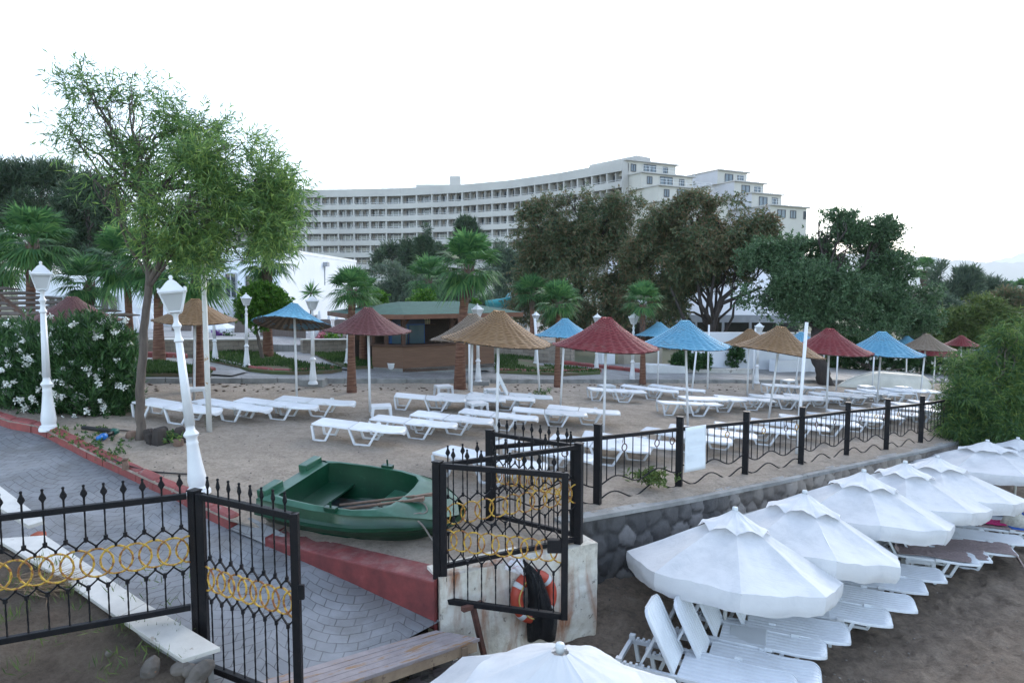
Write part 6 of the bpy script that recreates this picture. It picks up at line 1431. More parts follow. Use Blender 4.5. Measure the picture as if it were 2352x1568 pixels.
oleander("long dark oleander hedge with white flowers behind the upturned boat", T(2030, 862), [(1930, 815, 40, 44), (1980, 818, 44, 40), (2030, 822, 48, 38), (2080, 826, 46, 36), (2130, 830, 46, 34), (2170, 834, 40, 30), (1960, 790, 30, 26), (1910, 800, 20, 24)], T(2030, 862).y + 1.2, 5200, 60, 73, (.17, .035))
# --- fan palms
def palm_crown(seed, nf=44, lo=-50):
    g = np.random.default_rng(seed); V = []
    for i in range(nf):
        az = i * 2.39996 + g.uniform(-.3, .3); f_ = (i + .5) / nf; el = math.radians(88 + (lo - 88) * f_ ** 1.4 + g.uniform(-9, 9))
        d_ = np.array([math.cos(az) * math.cos(el), math.sin(az) * math.cos(el), math.sin(el)]); pl = .34 + .24 * math.sin(math.pi * min(1, f_ * 1.2)) if f_ > .05 else .34
        hub = d_ * pl; hub[2] -= .10 * f_ * pl; sd_ = unit(np.cross(d_, [0, 0, 1.0])); nm = np.cross(sd_, d_); nl = 24; bl = g.uniform(.52, .70)
        sd2 = sd_ * .018; V += [sd2, hub + sd_ * .008, hub - sd_ * .008, -sd2]
        spread = math.radians(105 if f_ > .08 else 28)
        for k in range(nl):
            a = (k + .5) / nl * 2 - 1; an = a * spread; ld = d_ * math.cos(an) + sd_ * math.sin(an) + nm * (.16 * abs(a)); ld = ld / np.linalg.norm(ld); l = bl * (1 - .30 * abs(a) ** 2) * g.uniform(.9, 1.08)
            sp_ = np.cross(ld, nm); sp_ /= np.linalg.norm(sp_); w = .5 * l * .55 * spread / nl * 2.1; mid = hub + ld * l * .52; dr = l * (.16 + .30 * f_) * g.uniform(.6, 1.4)
            V += [hub, mid + sp_ * w, hub + ld * l - np.array([0, 0, dr]), mid - sp_ * w]
    return leafmesh("crown", np.array(V), M['lf_palm'])
PC = [palm_crown(1), palm_crown(2), palm_crown(3, 36, -35), palm_crown(4, 30, -25)]
def palm(label, base, cpx, rpx, r0, var=0, boots=.5, rz=0.0, lean=None, trunk=True):
    base = Vector(base); c = at(cpx[0], cpx[1], base.y); s = scale_at(c); R_ = rpx / s * 1.08; r0 *= .66; t = thing("palm_tree", label, "palm tree", base, group="fan palms")
    o = link("crown", PC[var], t); o.location = c - base; o.scale = (R_, R_, R_); o.rotation_euler = (rnd.uniform(-.08, .08), rnd.uniform(-.08, .08), rz)
    if trunk:
        H_ = (c - base); n_ = 34; V = []; mb = MB(); pts, rr_ = [], []
        for k in range(n_ + 1):
            u = k / n_; p_ = H_ * u + Vector((H_.x * -.25 * math.sin(math.pi * u), 0, 0)); pts.append(p_ - UP * (.1 if k == 0 else 0)); rr_.append(r0 * (1.32 - .5 * min(1, u * 2.2) + .12 * u) * (1 + .035 * (k % 2)))
        mb.tube(pts, rr_, 16); mb.obj("trunk", M['palmbark'], t, smooth=False)
        mb = MB(); g = random.Random(int(cpx[0]))
        for k in range(46):
            u = 1 - boots * .55 * (k / 46); p_ = H_ * u; a = k * 2.4; e = Vector((math.cos(a), math.sin(a), 0)); q = p_ + e * r0 * .8; mb.bar(q - UP * .10 * R_, q + e * (r0 * .55) + UP * .16 * R_, r0 * .62, r0 * .2, up=e, w2=r0 * .25)
        mb.obj("leaf_base", M['boots'], t)
    return t
palm("tall fan palm with the tallest crown behind the flowering oleander", gnd(72, 18.5), (75, 565), 92, .19, 0, .6)
palm("fan palm cut by the frame at the pergola", gnd(-5, 20), (-5, 610), 80, .18, 1, .5, 1.0)
palm("fan palm with low crown behind the maroon straw umbrella", gnd(205, 22), (205, 655), 72, .2, 1, .6, 2.0)
palm("fan palm with smooth red brown trunk just beyond the oleander's top", gnd(300, 19.5), (290, 610), 92, .16, 0, .3, .7)
palm("fan palm standing on the small lawn behind the slender tree", TL(366, 830), (366, 620), 88, .19, 1, .5, 1.8)
palm("fan palm with straight red brown trunk beside the brown straw umbrella", T(458, 898), (455, 640), 92, .165, 0, .25, 2.4)
palm("fan palm behind the round green tree against the white building", TL(616, 818), (613, 608), 70, .19, 2, .4, .4)
palm("fan palm with rough trunk beside the faded pink red umbrella", T(808, 900), (808, 672), 62, .14, 2, .2, 1.2)
palm("fan palm just behind the one by the faded pink red umbrella", TL(834, 828), (830, 680), 54, .15, 3, .3, 2.2)
palm("largest fan palm with thick leaning trunk in front of the wooden bar", T(1056, 893), (1076, 620), 88, .19, 0, .45, .2)
palm("pale fan palm crown behind the bar roof", gnd(985, 34), (985, 648), 62, .2, 2, .4, 2.9)
palm("young fan palm behind the blue straw umbrella", T(1280, 888), (1284, 700), 58, .12, 2, .15, 1.5)
palm("small fan palm with woven bark behind the far blue umbrella", T(1476, 882), (1476, 700), 54, .125, 3, .9, .9)
palm("dark fan palm in the shade of the olive brown tree", gnd(1222, 31), (1222, 680), 52, .16, 3, .4, 2.6)
palm("tall far palm at the edge of the huge dark tree", gnd(2122, 60), (2122, 622), 34, .4, 2, .6, .3)
palm("far palm at the skyline over the brown bush", gnd(2318, 62), (2318, 668), 24, .4, 2, .6, 1.3)
palm("far palm at the frame's edge over the brown bush", gnd(2348, 62), (2350, 664), 26, .4, 2, .6, 2.3)
# yucca
yb = gnd(717, 30); yv = []; g = np.random.default_rng(8); yc = np.array(at(715, 672, 30))
for k in range(70): d_ = unit(np.array([g.normal(), g.normal() * .8, g.normal() * .8 + .35])); yv.append((yc, d_))
t = thing("yucca_plant", "spiky yucca rosette in front of the white building's blank wall", "plant", yb)
V = leafquads(np.array([a for a, _ in yv]), np.array([d_ for _, d_ in yv]), .55, .06, g); child_of(link("crown", leafmesh("crown", V, M['lf_palm'])), t)
mb = MB(); mb.tube([yb, Vector(yc)], [.09, .06], 8); child_of(mb.obj("trunk", M['bark'], smooth=True), t)
# ------------------------------------------------------------------ lawns, kerbs, low walls and the things behind the promenade
def lawnpts(px, up=.2): return [T(x, y, up) for x, y in px]
lawns = [[zI(-250, 1040), zI(0, 1030), zI(180, 1055), zI(400, 1095), zI(640, 1150), zI(640, 1180), zI(0, 1175), zI(-260, 1175)],
         [zI(640, 1015), zI(1050, 1095), zI(1130, 1115), zI(1400, 1145), zI(1750, 1155), zI(2150, 1140), zI(2290, 1115), zI(2150, 1085), zI(1850, 1050), zI(1610, 1000), zI(1460, 950), zI(1420, 905), zI(700, 905), zI(420, 940)],
         [zI(1950, 930), zI(2140, 1020), zI(2360, 1090), zJ(330, 1090), zJ(280, 930), zI(1950, 868)],
         [zJ(1640, 1145), zJ(2290, 1168), zKf(330, 1030), zKf(740, 1010), zKf(720, 985), zKf(400, 955), zKf(0, 930), zJ(2100, 1075), zJ(2080, 940), zJ(1640, 930)]]
g_l = np.random.default_rng(77); Vg = []
def inside(x, y, P_):
    c = False; j = len(P_) - 1
    for i in range(len(P_)):
        if (P_[i].y > y) != (P_[j].y > y) and x < (P_[j].x - P_[i].x) * (y - P_[i].y) / (P_[j].y - P_[i].y) + P_[i].x: c = not c
        j = i
    return c
for lp in lawns:
    P_ = lawnpts(lp); mb = MB(); mb.poly(P_, .25); mb.obj("lawn", M['grass_soil'], kind="structure")
    xs, ys = [p.x for p in P_], [p.y for p in P_]; n = 9000; X = g_l.uniform(min(xs), max(xs), n); Y = g_l.uniform(min(ys), max(ys), n)
    for x, y in zip(X, Y):
        if inside(x, y, P_) and mnoise.noise(Vector((x * .7, y * .7, 2))) > -.22: Vg.append((x, y, zT(x) + .19))
Vg = np.array(Vg); up_ = unit(np.array([0, 0, 1.0]) + g_l.standard_normal((len(Vg), 3)) * .35); M['lf_grass'] = leafmat("lawn_grass_blade", [(.022, .055, .015), (.045, .095, .022), (.085, .14, .04)], .35)
o = link("grass", leafmesh("grass", leafquads(Vg, up_, .11, .03, g_l), M['lf_grass'])); o["kind"] = "stuff"; tag(o, "short green lawn grass between the palms and the promenade", "grass")
mb = MB()
for px in ([zI(-260, 1178), zI(0, 1180), zI(300, 1185), zI(560, 1170), zI(690, 1150)], [zI(1060, 1120), zI(1180, 1145), zI(1400, 1170), zI(1740, 1175), zI(2050, 1155), zI(2285, 1135)], [zJ(1650, 1165), zJ(1900, 1172), zKf(60, 1030), zKf(400, 1030), zKf(745, 1010)], [zKf(330, 925), zKf(700, 965), zKf(900, 985), zKf(1170, 1015)], [zI(-200, 955), zI(60, 960), zI(330, 985)]):
    sweep(mb, [T(x, y, .12) for x, y in px], [(0.05, -.1), (.05, .10), (-.05, .13), (-.10, .10), (-.10, -.1)], .5, .006)
mb.obj("red_kerb", M['red'], kind="structure", bevel=.01)
mb = MB(); sweep(mb, [T(*zI(x, y), .12) for x, y in ((640, 1030), (1040, 1115))], [(0.05, -.1), (.05, .12), (-.07, .12), (-.07, -.1)], .6, .004); mb.obj("grey_kerb", M['concrete'], kind="structure", bevel=.008)
# side path that climbs from the promenade to the terrace gap
mb = MB(); mb.poly([T(x, y, .16) for x, y in (zI(1430, 905), zI(1480, 950), zI(1640, 1000), zI(1860, 1045), zI(2160, 1085), zI(2300, 1115), zI(2420, 1130), zI(2420, 1080), zI(2150, 1020), zI(1950, 930), zI(1890, 905))]); mb.obj("garden_path", M['prom'], kind="structure")
mb = MB(); mb.poly([T(x, y, .16) for x, y in (zI(-60, 985), zI(330, 990), zI(640, 1030), zI(1000, 1110), zI(1100, 1150), zI(900, 1200), zI(640, 1180), zI(640, 1140), zI(400, 1090), zI(-60, 1020))]); mb.obj("garden_path", M['prom'], kind="structure")
# terrace behind with its low stone wall
M['wallstone'] = None
m, n, b = newmat("beige_wall_stone"); co = coords(n, "Object"); br = nd(n, "TexBrick"); br.inputs["Scale"].default_value = 1; br.inputs["Brick Width"].default_value = .34; br.inputs["Row Height"].default_value = .13; br.inputs["Mortar Size"].default_value = .008
s_ = n.nodes.new("ShaderNodeSeparateXYZ"); n.links.new(co, s_.inputs[0]); cb_ = n.nodes.new("ShaderNodeCombineXYZ"); n.links.new(mathn(n, 'ADD', s_.outputs[0], mathn(n, 'MULTIPLY', s_.outputs[1], .6)), cb_.inputs[0]); n.links.new(mathn(n, 'ADD', s_.outputs[2], mathn(n, 'MULTIPLY', noisef(n, co, 3, 2), .06)), cb_.inputs[1]); n.links.new(cb_.outputs[0], br.inputs["Vector"])
br.inputs["Color1"].default_value = (.30, .26, .21, 1); br.inputs["Color2"].default_value = (.22, .18, .145, 1); br.inputs["Mortar"].default_value = (.15, .13, .11, 1)
n.links.new(mixc(n, ramp(n, noisef(n, co, 4, 5, .7), [(.45, (0, 0, 0)), (.7, (.7, .7, .7))]), br.outputs[0], (.36, .33, .28)), b.inputs["Base Color"]); b.inputs["Roughness"].default_value = .9; bump(n, b, noisef(n, co, 12, 5, .7), .5, .03); M['wallstone'] = m
def low_wall(px0, px1, top_y0, top_y1, label, m=None, th=.3, cap=True, up=.2, name="low_stone_wall"):
    a, c = T(*px0, up), T(*px1, up); z0, z1 = zat(a, top_y0), zat(c, top_y1); dd = (c - a); dd.z = 0; dd.normalize(); nn_ = Vector((-dd.y, dd.x, 0)); t = thing(name, label, "wall", a)
    mb = MB(); q = [Vector((a.x, a.y, z0)), Vector((c.x, c.y, z1)), Vector((c.x, c.y, z1)) + nn_ * th, Vector((a.x, a.y, z0)) + nn_ * th]; mb.poly(q, max(z0 - a.z, z1 - c.z) + .3); child_of(mb.obj("wall_body", m or M['wallstone']), t)
    if cap: mb = MB(); mb.poly([q[0] - nn_ * .04 + UP * .05, q[1] - nn_ * .04 + UP * .05, q[2] + nn_ * .04 + UP * .05, q[3] + nn_ * .04 + UP * .05], .048); child_of(mb.obj("coping", M['marble']), t)
    return q
low_wall(zI(-150, 870), zI(1300, 915), 782.5, 781.5, "long low beige stone wall behind the lawn lamps")
low_wall(zI(1800, 905), zJ(300, 945), 782, 782, "low beige stone wall piece between the brown loungers and the bar")
low_wall(zJ(1600, 950), zKf(420, 905), 783, 789, "low stone wall behind the lawn beside the bar")
q0, q1 = T(*zI(-300, 865), .2), T(*zJ(2000, 930), .2)
mb = MB(); mb.poly([q0 + Vector((0, .3, .18)), q1 + Vector((0, .3, .05)), q1 + Vector((6, 16, .3)), q0 + Vector((-8, 16, .3))], .3); mb.obj("hotel_terrace", M['prom'], kind="structure")
# flower beds on the wall
g = np.random.default_rng(91)
for (x, y, w, m_, lab) in ((503, 776, 10, mat("violet_petal", (.16, .04, .26), (.10, .03, .18), 15, .7), "clump of violet flowers on the stone wall behind the lamp"), (762, 777, 22, M['lf_round'], "green flower bed plant on the stone wall beside the yucca"), (739, 778, 9, mat("pink_petal", (.50, .16, .20), (.35, .10, .13), 15, .7), "clump of pink flowers on the stone wall"), (832, 781, 13, bpy.data.materials["violet_petal"], "clump of violet flowers by the bar counter's end"), (850, 781, 9, M['petal'], "clump of white flowers by the bar counter's end"), (520, 777, 18, M['lf_ole'], "dark green plant on the stone wall behind the white post")):
    c = at(x, y, 24.5); s = scale_at(c); V = leafquads(np.array(c) + g.standard_normal((240, 3)) * np.array([w / s * .5, .12, .09]), unit(rdirs(240, g) + np.array([0, 0, .6])), .12, .06, g)
    tag(link("flower_clump", leafmesh("flower_clump", V, m_)), lab, "flowers")
# brown loungers stacked upright on the terrace gap, and more behind the wall
M['brownplas'] = plastic("brown_plastic", (.15, .115, .095), .5)
brown0 = make_lounger("brown_lounger", M['brownplas'], math.radians(72)); used_b = []
def brown(px, d_, lab, s=.8, rz=-1.35):
    p = at(*px, d_); o = brown0 if not used_b else dup(brown0); used_b.append(1); o["label"] = lab; o["category"] = "sun lounger"; o["group"] = "brown loungers on the terrace"; o.location = p; o.scale = (s, s, s); o.rotation_euler = (0, 0, rz)
for i, x in enumerate((1330, 1420, 1520, 1625, 1755)): brown(zI(x, 880), 24.6, f"brown upright lounger in the terrace gap, {ORD[i]} from the palm trunk")
for i, (x, y) in enumerate((((1000, 790)), ((300, 780)), ((200, 780)), ((2080, 780)), ((2270, 780)))): brown(zI(x, y), 26, ["brown lounger back showing over the wall before the round tree", "brown lounger back over the wall behind the leaning lamp post", "brown lounger back over the wall at the white annex", "brown lounger back over the wall beside the yucca", "brown lounger back over the wall beside the bar"][i])
# closed white umbrellas by the white buildings
M['closed'] = mat("folded_canvas", (.74, .76, .78), (.60, .63, .66), 3, .85, .4, 8, stretch=(4, 4, .4))
def closed(px, d_, w, lab, base_y):
    top = at(*px, d_); base = at(px[0], base_y, d_); s = scale_at(top); r = w / s; H_ = top.z - base.z; t = thing("closed_umbrella", lab, "umbrella", base, group="closed white umbrellas")
    mb = MB(); mb.lathe([(r * .5, .30 * H_), (r * 1.0, .33 * H_), (r * .8, .5 * H_), (r * .55, .75 * H_), (r * .22, .96 * H_), (r * .08, 1.0 * H_)], 20, mod=lambda a, z: 1 + .22 * math.sin(a * 6)); mb.obj("canopy", M['closed'], t, smooth=True)
    mb = MB(); mb.tube([(0, 0, -.1), (0, 0, H_ * .4)], .03, 8); mb.obj("pole", M['pole'], t, smooth=True)
for i, (x, y, w, by) in enumerate(((258, 715, 17, 800), (312, 716, 13, 800), (330, 712, 14, 800), (346, 706, 15, 800), (290, 730, 12, 800), (408, 735, 15, 800), (735, 713, 9, 800), (757, 722, 9, 800), (775, 718, 8, 800), (700, 745, 10, 800), (640, 750, 12, 800))): closed((x, y), 27 + .5 * (i % 3), w, ["closed white umbrella next to the maroon straw umbrella", "closed white umbrella just left of the slender trunk".replace("just left of", "close beside"), "slim closed white umbrella behind the slender trunk", "tall closed white umbrella between slender trunk and palm", "short closed white umbrella behind the oleander top", "closed white umbrella behind the leaning lamp's shaft", "slim closed umbrella before the blank white wall, by the lamp", "second slim closed umbrella before the blank white wall", "slim closed umbrella before the blank white wall, by the palm", "closed umbrella behind the tipped blue straw umbrella", "closed umbrella behind the round tree's trunk"][i], by)
cu = thing("open_umbrella", "open white cloth umbrella behind the chipped white pole", "umbrella", at(505, 800, 26.5)); top = at(505, 738, 26.5); mb = MB(); r = 42 / scale_at(top); zt_ = top.z - cu.location.z
mb.lathe([(r, zt_ - .42), (r, zt_ - .26), (r * .5, zt_ - .1), (.03, zt_)], 8); mb.obj("canopy", M['closed'], cu); mb = MB(); mb.tube([(0, 0, -.1), (0, 0, zt_)], .03, 8); mb.obj("pole", M['pole'], cu)
# white deck chairs folded by the annex, two dark chairs by the villa door
# ------------------------------------------------------------------ wooden bar with a green roof
M['barwood'] = None
m, n, b = newmat("stained_bar_boards"); co = coords(n); s_ = n.nodes.new("ShaderNodeSeparateXYZ"); n.links.new(co, s_.inputs[0]); M['barwood'] = m
fz = mathn(n, 'FRACT', mathn(n, 'MULTIPLY', s_.outputs[2], 17.0)); gap = ramp(n, fz, [(.0, (0, 0, 0)), (.10, (1, 1, 1)), (.92, (1, 1, 1)), (1, (0, 0, 0))])
st = coords(n, "Object", (1, 1, 22)); col = ramp(n, noisef(n, st, 1.6, 6, .7), [(.3, (.12, .062, .036)), (.7, (.21, .115, .066))]); n.links.new(mixc(n, gap, (.05, .026, .016), col), b.inputs["Base Color"]); b.inputs["Roughness"].default_value = .55; bump(n, b, gap, .6, .01)
M['darkwood'] = mat("dark_bar_timber", (.09, .042, .024), (.055, .028, .017), 6, .6, .2, 30); M['felt'] = mat("green_roof_felt", (.030, .095, .070), (.022, .070, .052), 3, .9, .3, 40, spots=((.05, .12, .09), 6, .6)); M['inside'] = mat("dark_bar_interior", (.05, .036, .027), None, 3, .8)
b0, b1, b2 = T(925, 848, .2), T(1134.5, 848, .2), T(855, 839.5, .2)
bx = (b1 - b0); bx.z = 0; bwid = bx.length; bx.normalize(); by = Vector((-bx.y, bx.x, 0)); bar_t = thing("beach_bar", "open wooden beach bar with dark boarded counter and hipped green roof", "bar", b0, math.atan2(bx.y, bx.x))
dep = 2.6; ch = zat(b0, 792) - b0.z; w2 = (b2 - b0); lx, ly = w2.dot(bx), w2.dot(by)
def bc(name, mb, m, **k): return mb.obj(name, m, bar_t, **k)
mb = MB(); mb.poly([(0, 0, ch - .05), (bwid, 0, ch - .05), (bwid, .12, ch - .05), (0, .12, ch - .05)], ch + .05); bc("counter_front", mb, M['barwood'])
mb = MB(); mb.poly([(lx, ly, ch - .05), (0, 0.02, ch - .05), (.03, .14, ch - .05), (lx + .05, ly + .12, ch - .05)], ch + .05); bc("counter_side", mb, M['barwood'])
mb = MB(); mb.poly([(bwid - .1, 0.12, ch - .05), (bwid, .12, ch - .05), (bwid, dep, ch - .05), (bwid - .1, dep, ch - .05)], ch + .05); bc("counter_end", mb, M['barwood'])
mb = MB(); mb.poly([(lx - .08, ly - .06, ch), (0.0, -.08, ch), (bwid + .05, -.08, ch), (bwid + .05, .3, ch), (.15, .3, ch), (lx + .1, ly + .32, ch)], .05); bc("counter_top", mb, M['darkwood'], bevel=.008)
mb = MB(); mb.poly([(lx, ly, .02), (0, 0, .02), (bwid, 0, .02), (bwid, dep, .02), (lx, dep + ly, .02)], .2); bc("floor", mb, M['concrete'])
ez = zat(b0, 722) - b0.z
for x, y in ((.05, .06), (bwid - .06, .06), (bwid * .53, .06), (lx + .06, ly + .1), (lx * .5, ly * .5 + .06), (bwid - .06, dep), (lx + .1, dep)):
    mb = MB(); mb.bar((x, y, ch), (x, y, ez), .11); mb.bar((x, y, ez - .35), (x + .25, y, ez - .05), .06); bc("post", mb, M['darkwood'])
mb = MB(); mb.poly([(lx, dep, ez), (bwid, dep, ez), (bwid, dep + .1, ez), (lx, dep + .1, ez)], ez - .0); bc("back_wall", mb, M['inside'])
e0, e1, e2, e3, e4 = (lx - .75, ly - .1), (-.15, -.6), (bwid + .7, -.6), (bwid + .7, dep + .6), (lx - .7, dep + .6)
rz_ = zat(b0 + by * dep * .5, 693) - b0.z; r0_, r1_ = (.35, dep * .5), (bwid - .7, dep * .5)
mb = MB(); V = [(x, y, ez + .02) for x, y in (e0, e1, e2, e3, e4)] + [(x, y, rz_) for x, y in (r0_, r1_)]; mb.add(V, [(0, 1, 5), (1, 2, 6, 5), (2, 3, 6), (3, 4, 5, 6), (4, 0, 5)]); o = bc("roof", mb, M['felt']); md = o.modifiers.new("thick", 'SOLIDIFY'); md.thickness = .03
mb = MB(); P5 = [e0, e1, e2, e3, e4]
for i in range(5): a, c = P5[i], P5[(i + 1) % 5]; mb.bar((a[0], a[1], ez - .05), (c[0], c[1], ez - .05), .04, .13)
mb.poly([(x * .98, y * .98, ez - .0) for x, y in P5], .02); bc("eave_board", mb, mat("eave_timber", (.20, .09, .05), (.14, .06, .035), 4, .6, .2, 20))
zs_ = zat(Vector(b0) + by * (dep - .3), 747) - b0.z - .015; mb = MB(); mb.box((1.1, dep - .3, zs_), (1.7, .25, .03)); bc("shelf", mb, M['darkwood'])
def on_bar(v): return Vector(b0) + bx * v[0] + by * v[1] + UP * v[2]
M['bottle'] = mat("pale_bottle_glass", (.80, .74, .50), None, 3, .2)
z_sh = zat(Vector(b0) + by * (dep - .3), 747) - b0.z; bt_ = MB(); bt_.lathe([(.028, 0), (.03, .01), (.03, .12), (.012, .17), (.011, .21), (.013, .215)], 8); bme = bt_.mesh("bottle", M['bottle'], True)
for i in range(17):
    o = link("bottle", bme); o.location = on_bar((.45 + .075 * i + (.12 if i > 11 else 0), dep - .3, z_sh)); tag(o, "small pale bottle in the row on the bar's high shelf", "bottle", "bottles on the bar shelf")
fr_ = thing("drinks_fridge", "double door glass drinks fridge with blue side inside the bar", "fridge", on_bar((.75, dep - .75, .05)), bar_t.rotation_euler.z)
mb = MB(); mb.box((0, 0, .68), (1.15, .55, 1.36)); mb.obj("cabinet", mat("fridge_blue", (.02, .10, .30), None, 3, .4), fr_, bevel=.01)
for s in (-1, 1): mb = MB(); mb.box((s * .28, -.29, .62), (.5, .02, 1.05)); mb.obj("door", glassmat("fridge_glass", (.10, .16, .19), .1), fr_); mb = MB(); mb.bar((s * .03, -.32, .4), (s * .03, -.32, .9), .02); mb.obj("handle", M['frame'], fr_)
mb = MB(); mb.box((0, -.285, 1.26), (1.12, .015, .16)); mb.obj("header", mat("fridge_header", (.03, .05, .10), None, 3, .4), fr_)
mb = MB(); mb.lathe([(.10, 0), (.15, .06), (.17, .2), (.18, .22), (.15, .22), (.13, .15)], 20, T(903, 850, .12)); tag(mb.obj("flower_pot", M['whitepaint'], smooth=True), "round white flower pot beside the black garden lamp", "pot")
# ------------------------------------------------------------------ right side: white walls, marquee, slide, overturned boat
low_wall((1568, 846), (1893, 861), 763, 764, "long white wall behind the tree trunk and poles", M['whitewall'], .25, False, 0, "white_wall")
low_wall(zL(-700, 800), zL(310, 815), zKf(0, 985)[1], zL(0, 742)[1], "low cracked white bench wall below the white wall", mat("old_white_limewash", (.58, .57, .53), (.40, .38, .34), 2.5, .85, .4, 12, spots=((.22, .20, .17), 5, .6)), .4, False, 0, "white_bench_wall")
low_wall(zKf(1250, 1060), zKf(1690, 1062), zKf(0, 935)[1], zKf(0, 950)[1], "white concrete block bench beside the woven bark palm", mat("white_block_paint", (.62, .63, .62), (.50, .51, .50), 2, .8, .3, 9), .8, False, 0, "white_block_wall")
low_wall(zL(565, 800), zL(930, 790), zL(0, 655)[1], zL(0, 650)[1], "lower pale white wall in front of the dark trunk", M['whitewall'], .4, False, 0, "white_wall")
low_wall(zKf(1000, 930), zKf(1420, 940), zKf(0, 720)[1], zKf(0, 740)[1], "beige plaster wall behind the red straw umbrella's rim", mat("beige_plaster", (.40, .36, .29), (.32, .28, .22), 2, .9, .4, 12), .5, False, 0, "plaster_wall")
low_wall(zKf(760, 925), zKf(900, 930), zKf(0, 770)[1], zKf(0, 770)[1], "small white wall piece beside the low garden tree trunk", M['whitewall'], .5, False, 0, "white_wall")
mq = thing("marquee", "long white tent roof over dark side panels behind the trees", "tent", at(1700, 800, 37)); mb = MB()
mq0, mq1, mq2, mq3 = at(1380, 722, 37), at(1880, 724, 37), at(1880, 640, 43), at(1380, 640, 43); rg0, rg1 = at(1400, 600, 40), at(1800, 600, 40)
mb.add([mq0, mq1, rg1, rg0, mq2, mq3], [(0, 1, 2, 3), (3, 2, 4, 5)]); o = child_of(mb.obj("tent_roof", mat("tent_canvas", (.74, .74, .73), (.62, .62, .61), .5, .8)), mq)
mb = MB(); mb.bar(mq0 - UP * .2, mq1 - UP * .2, .1, .4)
for k in range(8): q = mq0.lerp(mq1, (k + .5) / 8); mb.bar(q - UP * .2, q - UP * 3.2, .12)
child_of(mb.obj("tent_frame", M['frame2']), mq)
mb = MB(); a, c = mq0 + Vector((0, 2.5, -.4)), mq1 + Vector((0, 2.5, -.4)); mb.poly([a, c, c + Vector((0, .1, 0)), a + Vector((0, .1, 0))], 3.2); child_of(mb.obj("tent_side", mat("dark_tent_side", (.05, .052, .05), (.03, .032, .03), .8, .9)), mq)
M['turq'] = mat("turquoise_fibreglass", (.04, .32, .35), (.03, .24, .27), 2, .35)
sl = thing("water_slide", "turquoise water slide trough on a dark post behind the palms", "water slide", at(1165, 760, 36)); pts = [at(1128, 690, 36), at(1160, 684, 35.5), at(1185, 676, 36), at(1205, 662, 37), at(1200, 648, 39)]; mb = MB(); V = []
for i, p in enumerate(pts):
    d_ = (pts[min(i + 1, 4)] - pts[max(i - 1, 0)]).normalized(); sd_ = d_.cross(UP).normalized()
    for k in range(9): a = math.pi * k / 8; V.append(p + sd_ * (.55 * math.cos(a)) - UP * (.5 * math.sin(a)))
mb.add(V, [(i * 9 + k, i * 9 + k + 1, (i + 1) * 9 + k + 1, (i + 1) * 9 + k) for i in range(4) for k in range(8)]); o = child_of(mb.obj("trough", M['turq'], smooth=True), sl); o.modifiers.new("thick", 'SOLIDIFY').thickness = .04
mb = MB(); mb.tube([pts[1] - UP * .5, at(1160, 790, 35.5)], .1, 8); mb.tube([pts[3] - UP * .5, at(1205, 790, 37)], .1, 8); child_of(mb.obj("support", M['frame2']), sl)
gh = thing("slide_hut", "small hut with white edged green gable behind the bar", "hut", at(1190, 790, 34)); a, c, t_ = at(1165, 722, 34), at(1208, 722, 34), at(1186, 700, 34); mb = MB(); dv = Vector((0, 2, 0)); mb.add([a, c, t_, a + dv, c + dv, t_ + dv], [(0, 1, 2), (3, 5, 4), (0, 2, 5, 3), (1, 4, 5, 2)]); child_of(mb.obj("gable", mat("green_gable", (.05, .20, .13), None, 2, .7)), gh)
mb = MB(); mb.bar(a - Vector((0, .05, 0)), t_ - Vector((0, .05, 0)), .1); mb.bar(t_ - Vector((0, .05, 0)), c - Vector((0, .05, 0)), .1); mb.bar(a - Vector((0, .05, 0)), c - Vector((0, .05, 0)), .1)
for q in (a, c): mb.bar(q, q - UP * 1.6, .1)
child_of(mb.obj("hut_frame", M['whitepaint']), gh)
# cream boat lying keel up
c0, c1 = T(1922, 887, 0), T(2112, 893, 0); cd = (c1 - c0); cd.z = 0; cl = cd.length; cd.normalize(); ub = thing("upturned_boat", "cream boat lying keel up beside the dark trunk", "boat", c0, math.atan2(cd.y, cd.x)); mb = MB(); V = []
hb = zat((c0 + c1) / 2, 852) - (c0.z + c1.z) / 2
for i in range(15):
    s = i / 14; w = .62 * min(1, (s * 2.1) ** .75) * (1 - .1 * s); h = hb * min(1, (s * 2.2) ** .7) * (1 - .12 * s ** 3)
    for k in range(13): a = math.pi * k / 12; V.append((s * cl, -w * math.cos(a) * (1 if k in (0, 12) else .98), h * math.sin(a) ** .75 + (c1.z - c0.z) * s))
fs = [(i * 13 + k, i * 13 + k + 1, (i + 1) * 13 + k + 1, (i + 1) * 13 + k) for i in range(14) for k in range(12)] + [tuple(14 * 13 + k for k in range(13))]; mb.add(V, fs); mb.obj("hull", mat("cream_gelcoat", (.60, .58, .50), (.46, .45, .39), 2, .5, .1, 8), ub, smooth=True)
mb = MB(); mb.tube([(cl * s, 0, hb * min(1, (s * 2.2) ** .7) * (1 - .12 * s ** 3) + (c1.z - c0.z) * s + .012) for s in (.1, .2, .3, .4, .5, .65, .8, .98)], .025, 6); mb.obj("keel", M['marble'], ub)
mb = MB(); mb.box(T(*zL(1112, 717), .1) + UP * .1, (.5, .4, .36)); tag(mb.obj("red_crate", mat("red_plastic", (.30, .04, .03), None, 4, .5), bevel=.02), "small red plastic crate before the oleander hedge", "crate")
